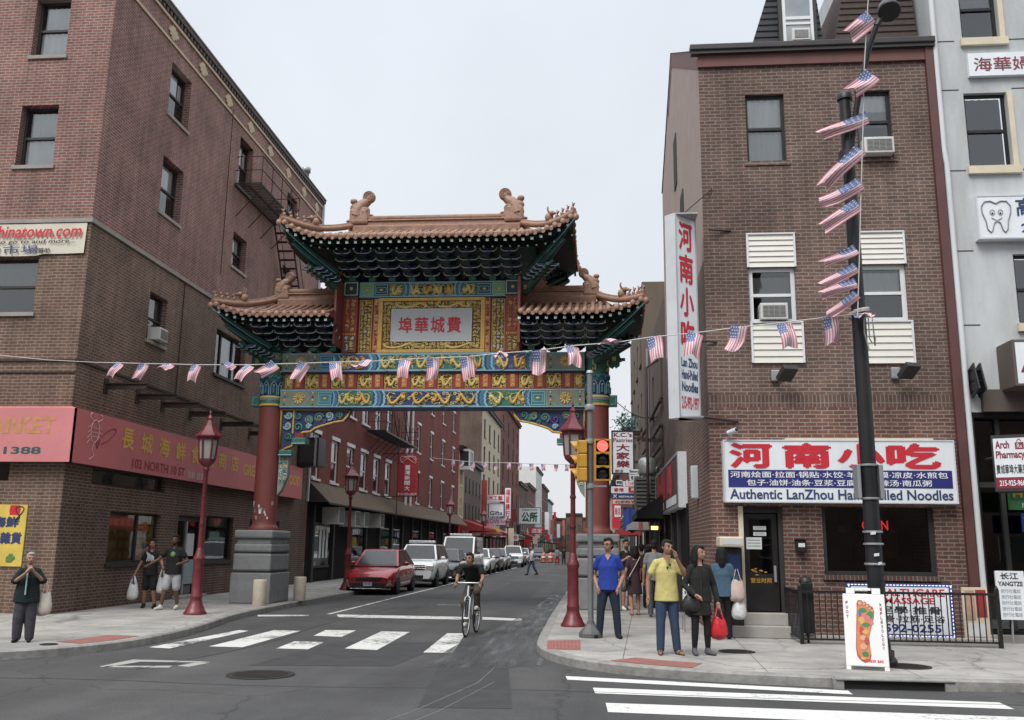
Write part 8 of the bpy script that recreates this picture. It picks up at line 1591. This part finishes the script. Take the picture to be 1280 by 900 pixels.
    if near:
        for s in (-1, 1):
            c = MB(); c.ball(X(s * .018, -.0475, .002), (.0065 * h, .003 * h, .0038 * h), 'ink_black', 8, 6); c.build('eye', t); c = MB(); c.tube([X(s * .009, -.05, .015), X(s * .02, -.0505, .018), X(s * .03, -.045, .014)], .0022 * h, hair, 5); c.build('eyebrow', t)
        c = MB(); c.tube([X(-.013, -.053, -.034), X(0, -.0565, -.0345), X(.013, -.053, -.034)], .0024 * h, 'lip', 5); c.build('mouth', t)
    return t, X, P
mat('lip', (.22, .08, .07), .6)
def W(t, v):   # a person's local point in the world
    return Matrix.Translation(t.location) @ Matrix.Rotation(t.rotation_euler.z, 4, 'Z') @ Vector(v)
t, X, P = person('man in royal blue V neck shirt and dark jeans with hands in pockets', (.215, 16.95, SZ), R(-4), 1.74, top='cloth_royal', bottom='denim_dark', pose=dict(eL=(-.152, .05, .625), wL=(-.112, -.045, .515), eR=(.152, .05, .625), wR=(.112, -.045, .515), dL=(.35, -.2, -1), dR=(-.35, -.2, -1), aL=(-.095, .01, .045), kL=(-.078, -.005, .28), aR=(.095, .01, .045), kR=(.078, -.005, .28), fL=(-.35, -1, 0), fR=(.35, -1, 0)), look=R(-28), hem=.03, build=1.06)
m = MB()
for s in (-1, 1): m.tube([X(s * .02 + .014 * math.cos(a * PI / 5), -.053, .0 + .009 * math.sin(a * PI / 5)) for a in range(11)], .0035, 'ink_black', 4); m.tube([X(s * .034, -.05, .002), X(s * .046, 0, .002)], .003, 'ink_black', 4)
m.tube([X(-.006, -.055, .002), X(.006, -.055, .002)], .003, 'ink_black', 4); m.build('glasses', t)
m = MB(); m.poly([P['neck'] + Vector(v) for v in ((-.055, -.085, -.03), (.055, -.085, -.03), (0, -.125, -.13))], 'skin'); m.build('neck_opening', t)
t, X, P = person('man in pale yellow polo shirt and jeans raising a hand to his mouth', (1.07, 14.6, SZ), R(10), 1.70, skin='skin_tan', top='polo', bottom='denim', shoes='sandal', pose=dict(eR=(.175, -.05, .66), wR=(.07, -.115, .83), dR=(-.35, .0, 1), eL=(-.165, .02, .64), wL=(-.175, -.02, .5), head=(.008, -.02, .93), aL=(-.065, 0, .045), aR=(.085, .0, .045), fL=(-.25, -1, 0), fR=(.3, -1, 0)), look=R(22), tilt=R(6), hem=.08, build=1.05)
m = MB()
for s in (-1, 1): m.ball((s * .02 + .005, -.142, 1.30 + .022 * s), (.018, .008, .022), 'ink_black', 8, 6)
m.build('sunglasses', t); m = MB(); m.poly([(-.05, -.108, 1.47), (.05, -.108, 1.47), (.012, -.138, 1.33), (-.012, -.138, 1.33)], 'skin_tan'); m.build('neck_opening', t)
t, X, P = person('woman in black jacket and skirt with long dark hair looking right', (1.57, 14.62, SZ), R(14), 1.62, top='jacket_black', bottom='tee_black', shoes='shoe_grey', kind='tights', sleeve_long=True, fem=True, longhair=1., look=R(38), pose=dict(eL=(-.15, .0, .63), wL=(-.085, -.105, .545), dL=(.6, -.5, -.4), eR=(.15, .03, .63), wR=(.165, -.02, .48), kL=(-.055, -.01, .28), aL=(-.06, .01, .045), fL=(-.2, -1, 0), fR=(.3, -1, 0)), hem=.02, wide=1.08)
m = MB(); m.tube([(-.02, -.095, 1.3), (-.02, -.115, 1.1), (-.02, -.12, .82)], .03, 'knit_dark', 8, flat=.4); m.build('inner_top', t); gw = t
mat('bag_red', (.50, .02, .03), .35, var=.2, scale=9, bump=.5, bscale=18); mat('bag_white', (.60, .60, .60), .4, var=.15, scale=8, bump=.5, bscale=18); mat('bag_cream', (.52, .47, .40), .7, var=.15, scale=8, bump=.3); mat('bag_black', (.015, .015, .015), .5, var=.2, bump=.3); mat('bag_pink', (.52, .40, .36), .7, var=.15, bump=.3)
def bag(name, label, top, w, hgt, d, m, cat='bag', loops=True, sw=0.):
    """soft carrier hanging from a hand or shoulder at 'top'"""
    top = Vector(top); b = MB(); n = 16; V = []; q = [(.0, .02), (.55, .2), (.95, .55), (1.0, .8), (.75, 1.0)] ; hl = hgt * .35; z0 = top.z - hl
    for k, (r, f) in enumerate([(.62, 0), (.8, .2), (.98, .55), (1.0, .8), (.8, .97), (.3, 1.0)]): V += [(top.x + sw * f + w / 2 * r * math.cos(2 * PI * j / n) * (1 + .07 * math.sin(j * 2.3 + k)), top.y + d / 2 * r * math.sin(2 * PI * j / n) * (1 + .1 * math.sin(j * 1.7 + k * 2)), z0 - (hgt - hl) * f + .02 * math.sin(j * 1.3)) for j in range(n)]
    b.add(V, [(i * n + j, i * n + (j + 1) % n, (i + 1) * n + (j + 1) % n, (i + 1) * n + j) for i in range(5) for j in range(n)], m, True); b.add(V[-n:], [tuple(range(n))], m)
    for s in (-1, 1): b.tube([(top.x - w * .24, top.y + s * d * .2, z0 - .01), (top.x - .015, top.y + s * .008, top.z), (top.x + .015, top.y + s * .008, top.z), (top.x + w * .24, top.y + s * d * .2, z0 - .01)], .008 + .012 * loops, m, 6, flat=.5)
    return b.build(name, label=label, cat=cat, loc=top)
g = W(gw, P['wR'] + Vector((0.005, -.01, -.07))); bag('plastic_bag', 'red plastic bag held by the woman in the black jacket', g, .26, .46, .18, 'bag_red')
bag('shoulder_bag', 'black slouchy bag at the left hip of the woman in the black jacket', W(gw, (-.16, -.06, .96)), .32, .32, .16, 'bag_black')
t, X, P = person('woman in blue denim jacket seen from behind near the restaurant steps', (2.25, 17.15, SZ), R(170), 1.6, top='denim_jacket', bottom='tee_black', kind='trousers', sleeve_long=True, fem=True, longhair=.9, pose=dict(kL=(-.05, -.05, .28), aL=(-.05, -.05, .045), kR=(.06, .04, .28), aR=(.065, .11, .06), eL=(-.15, -.02, .64), wL=(-.14, -.08, .52)), hem=.08, wide=1.1); dw = t
bag('tote_bag', 'pale pink tote bag on the shoulder of the denim jacket woman', W(dw, (-.25, .02, 1.22)), .28, .55, .14, 'bag_pink', loops=False); bag('plastic_bag', 'white plastic bag hanging beside the denim jacket woman', W(dw, (-.27, -.05, .84)), .26, .48, .2, 'bag_white')
g = G(819, 771, SZ); t, X, P = person('man in grey T shirt walking away on the right pavement', g, R(178), 1.76, top='tee_grey', bottom='pants_grey', shoes='shoe_grey', pose=dict(kL=(-.06, -.06, .285), aL=(-.06, -.08, .045), kR=(.06, .02, .28), aR=(.06, .1, .055)), hem=.05, build=1.08)
g = G(794, 769, SZ); t, X, P = person('woman in dark plum dress seen from behind on the right pavement', g, R(190), 1.62, top='plum', kind='dress', shoes='sandal', fem=True, longhair=.6, pose=dict(kL=(-.055, -.03, .28), aL=(-.055, -.02, .045), aR=(.055, .05, .045))); m = MB(); m.tube([(-.12, .095, 1.36), (0, .12, 1.15), (.16, .1, .88)], .012, 'bag_pink', 5); m.ball((.18, .08, .82), (.06, .1, .09), 'bag_black', 10, 8); m.build('shoulder_strap', t)
g = G(783, 763, SZ); t, X, P = person('man in black top and dark shorts with white sneakers on the right pavement', g, R(20), 1.78, skin='skin', top='tee_black', bottom='pants_grey', shoes='shoe_white', kind='shorts', pose=dict(eL=(-.15, -.03, .65), wL=(-.06, -.13, .72), dL=(.5, -.3, .4), kL=(-.06, -.05, .285), aL=(-.065, -.03, .045), aR=(.06, .06, .05)), look=R(-25))
for uv, lb, hh, tp in (((803, 757), 'shopper in dark clothes standing in the shade of the black awning', 1.68, 'knit_dark'), ((812, 760), 'person in black walking close to the dark shopfronts on the right', 1.66, 'tee_black')): person(lb, G(*uv, SZ), R(170), hh, top=tp, bottom='tee_black', near=False)
t, X, P = person('grey haired woman in dark green shirt and wide slacks on the left pavement', (-8.98, 14.25, SZ), R(30), 1.38, top='green_black', bottom='slacks', hair='hair_grey', kind='wide', fem=True, sleeves=.85, hem=.16, wide=1.12, build=1.18, look=R(8), pose=dict(eR=(.165, -.02, .66), wR=(.045, -.14, .79), dR=(-.5, -.1, .8), eL=(-.15, -.05, .66), wL=(-.03, -.16, .77), dL=(.5, -.1, .7), aL=(-.06, .02, .045), aR=(.07, 0, .045), fL=(-.3, -1, 0)), longhair=.0)
m = MB(); m.tube([(-.015, -.12, 1.12), (-.02, -.14, .98), (-.02, -.135, .73)], .038, 'mint', 8, flat=.3); m.build('inner_top', t); bag('tote_bag', 'off white tote bag on the arm of the grey haired woman', W(t, (.24, .05, .95)), .3, .55, .16, 'bag_cream', loops=False)
t, X, P = person('bearded man in black T shirt and pale grey shorts beside the brick market', (-10.02, 21.6, SZ), R(8), 1.74, skin='skin_brown', top='tee_black', bottom='shorts_grey', shoes='shoe_white', kind='shorts', beard=True, build=1.08, hem=.06, look=R(-6), pose=dict(eL=(-.19, -.04, .67), wL=(-.29, -.1, .6), eR=(.175, .02, .65), wR=(.14, -.11, .62), dR=(-.5, -.6, -.1), kL=(-.075, -.05, .285), aL=(-.11, -.06, .045), aR=(.07, .06, .05), fL=(-.5, -1, 0)))
m = MB(); m.lathe([(0, .0), (.06, .0), (.065, -.01)], (.0, -.139, 1.28), 'foot_green', 14, axis=(0, -1, 0)); m.lathe([(0, .004), (.03, .004)], (.0, -.139, 1.28), 'poster_yellow', 12, axis=(0, -1, 0)); m.build('shirt_print', t)
t, X, P = person('woman in black patterned T shirt and dark shorts carrying white bags', (-10.75, 21.95, SZ), R(12), 1.64, skin='skin_tan', top='tee_black', bottom='tee_black', kind='shorts', fem=True, hem=.04, pose=dict(kL=(-.05, .0, .28), aL=(-.07, .05, .05), kR=(.07, -.04, .28), aR=(.1, -.02, .045), eL=(-.15, .0, .64), wL=(-.2, -.04, .5), eR=(.16, -.05, .66), wR=(.2, -.14, .6)))
m = MB()
for i in range(7): m.tube([(-.1 + .03 * i, -.125 + .004 * abs(i - 3), 1.33 - .02 * i), (-.06 + .02 * i, -.13 + .003 * abs(i - 3), 1.22 + .015 * (i % 3)), (-.09 + .03 * i, -.128 + .003 * abs(i - 3), 1.1 + .02 * (i % 2))], .007, 'sign_white', 5)
m.build('shirt_print', t); bag('plastic_bag', 'white plastic bag low in the hand of the woman in the patterned shirt', W(t, P['wL'] + Vector((-.02, -.02, -.06))), .28, .55, .2, 'bag_white'); bag('plastic_bag', 'white bag held between the woman in the patterned shirt and the bearded man', W(t, P['wR'] + Vector((.02, -.03, -.05))), .24, .56, .16, 'bag_white')
g = G(665, 719, 0.); person('man in pale shirt and jeans crossing the street far behind the cyclist', g, R(-65), 1.74, top='shirt_pale', bottom='denim', near=False, pose=dict(kL=(-.06, -.1, .29), aL=(-.06, -.15, .045), kR=(.06, .04, .28), aR=(.06, .17, .06), eL=(-.14, .06, .64), wL=(-.14, .06, .5), eR=(.14, -.04, .64), wR=(.14, -.12, .52)))
for u, lb, tp, bt in ((696.5, 'distant pedestrian in grey top walking in the street, left of the pair', 'tee_grey', 'ink_maroon'), (704.7, 'distant pedestrian in black walking in the street, right of the pair', 'tee_black', 'tee_black')): person(lb, G(u, 706, 0.), R(180), 1.68, top=tp, bottom=bt, near=False)
# -------- cyclist and bicycle
bx, by = -2.44, 18.5; t = thing('bicycle', 'black bicycle with pale fork ridden toward the viewer', 'bicycle', (bx, by, .004), R(-4)); LOCAL.add(t.name); wr = .335
mat('bike_silver', (.55, .56, .57), .3, .5, var=.1)
for nm, y in (('wheel', -.5), ('wheel', .52)):
    m = MB(); m.tube([(0, y + wr * math.cos(a * PI / 16), wr + wr * math.sin(a * PI / 16)) for a in range(33)], .017, 'tyre', 8, cap=False); o = m.build(nm, t); m = MB(); m.tube([(0, y + (wr - .025) * math.cos(a * PI / 16), wr + (wr - .025) * math.sin(a * PI / 16)) for a in range(33)], .009, 'bike_silver', 6, cap=False)
    for k in range(14): a = k * 2 * PI / 14; m.tube([(.02 * (-1) ** k, y, wr), (0, y + (wr - .02) * math.cos(a), wr + (wr - .02) * math.sin(a))], .0016, 'bike_silver', 3)
    m.tube([(-.05, y, wr), (.05, y, wr)], .018, 'bike_silver', 8); m.build('rim', o)
m = MB(); hdT, hdB, st, bb = Vector((0, -.33, .93)), Vector((0, -.37, .78)), Vector((0, .2, .86)), Vector((0, .06, .29))
for a, b, r in ((hdT, hdB, .022), (hdT + Vector((0, .01, -.03)), st, .016), (hdB, bb, .018), (st, bb, .016)): m.tube([a, b], r, 'bike_silver', 8)
for s in (-.04, .04): m.tube([st, Vector((s, .52, wr))], .009, 'bike_silver', 6); m.tube([bb, Vector((s, .52, wr))], .01, 'bike_silver', 6)
m.build('frame', t); m = MB(); m.tube([hdB, hdB + Vector((0, -.01, -.04))], .024, 'bike_silver', 8)
for s in (-.05, .05): m.tube([(0, -.38, .75), (s, -.39, .71), (s, -.46, .5), (s, -.5, wr)], .013, 'bike_silver', 7)
m.build('fork', t); m = MB(); m.tube([hdT, hdT + Vector((0, -.02, .06))], .015, 'car_trim', 6); m.tube([(-.25, -.33, 1.0), (-.18, -.39, .99), (0, -.36, .99), (.18, -.39, .99), (.25, -.33, 1.0)], .013, 'bike_silver', 8); m.tube([(-.26, -.31, 1.0), (-.21, -.37, .995)], .018, 'car_trim', 7); m.tube([(.26, -.31, 1.0), (.21, -.37, .995)], .018, 'car_trim', 7); m.build('handlebar', t)
m = MB(); m.tube([st, st + Vector((0, .03, .08))], .014, 'car_trim', 6); m.ball(st + Vector((0, .06, .11)), (.07, .13, .035), 'car_trim', 12, 8); m.build('saddle', t)
m = MB(); m.lathe([(.09, -.005), (.09, .005)], bb + Vector((.05, 0, 0)), 'car_trim', 18, axis=(1, 0, 0)); m.tube([bb + Vector((.06, 0, 0)), bb + Vector((.07, -.03, .16))], .011, 'car_trim', 6); m.tube([bb + Vector((-.06, 0, 0)), bb + Vector((-.07, .03, -.16))], .011, 'car_trim', 6); m.box(.07, .16, -.08, 0, .44, .465, 'car_trim'); m.box(-.16, -.07, .05, .13, .115, .14, 'car_trim'); m.build('crank', t)
person('cyclist in black T shirt and brown trousers riding toward the viewer', (bx, by + .03, .004), R(-4), 1.70, skin='skin_tan', top='tee_black', bottom='khaki', shoes='shoe_white', pose=dict(hL=(-.046, .13, .555), hR=(.046, .13, .555), sL=(-.105, -.09, .755), sR=(.105, -.09, .755), neck=(0, -.135, .785), head=(0, -.185, .85), eL=(-.15, -.13, .64), wL=(-.14, -.205, .585), eR=(.15, -.13, .64), wR=(.14, -.205, .585), dL=(0, -.6, -.5), dR=(0, -.6, -.5), curl=1., kL=(-.075, -.09, .35), aL=(-.07, .035, .13), kR=(.08, -.12, .48), aR=(.066, -.02, .32)), look=R(-12), tilt=R(-3), build=1.02)
# white menu easel behind the man in yellow
m = MB(); a, b = PY(853, 716, 18.6), PY(866, 762, 18.6); m.box(a.x, b.x, 18.6, 18.63, b.z, a.z, 'board_white')
for k in range(7): m.text(FY(18.6), '面食 $7', a.x + .03, b.x - .03, a.z - .1 * (k + 1), a.z - .1 * k - .04, .004, 'ink_navy', .01)
m.tube([(a.x + .02, 18.64, a.z), (a.x, 18.9, SZ)], .012, 'steel', 5); m.tube([(b.x - .02, 18.64, a.z), (b.x, 18.9, SZ)], .012, 'steel', 5); m.tube([(a.x + .02, 18.61, b.z), (a.x + .02, 18.6, SZ)], .012, 'steel', 5); m.tube([(b.x - .02, 18.61, b.z), (b.x - .02, 18.6, SZ)], .012, 'steel', 5); m.build('menu_board', label='white menu board on an easel behind the man in yellow', cat='menu board', loc=(a.x, 18.6, SZ))
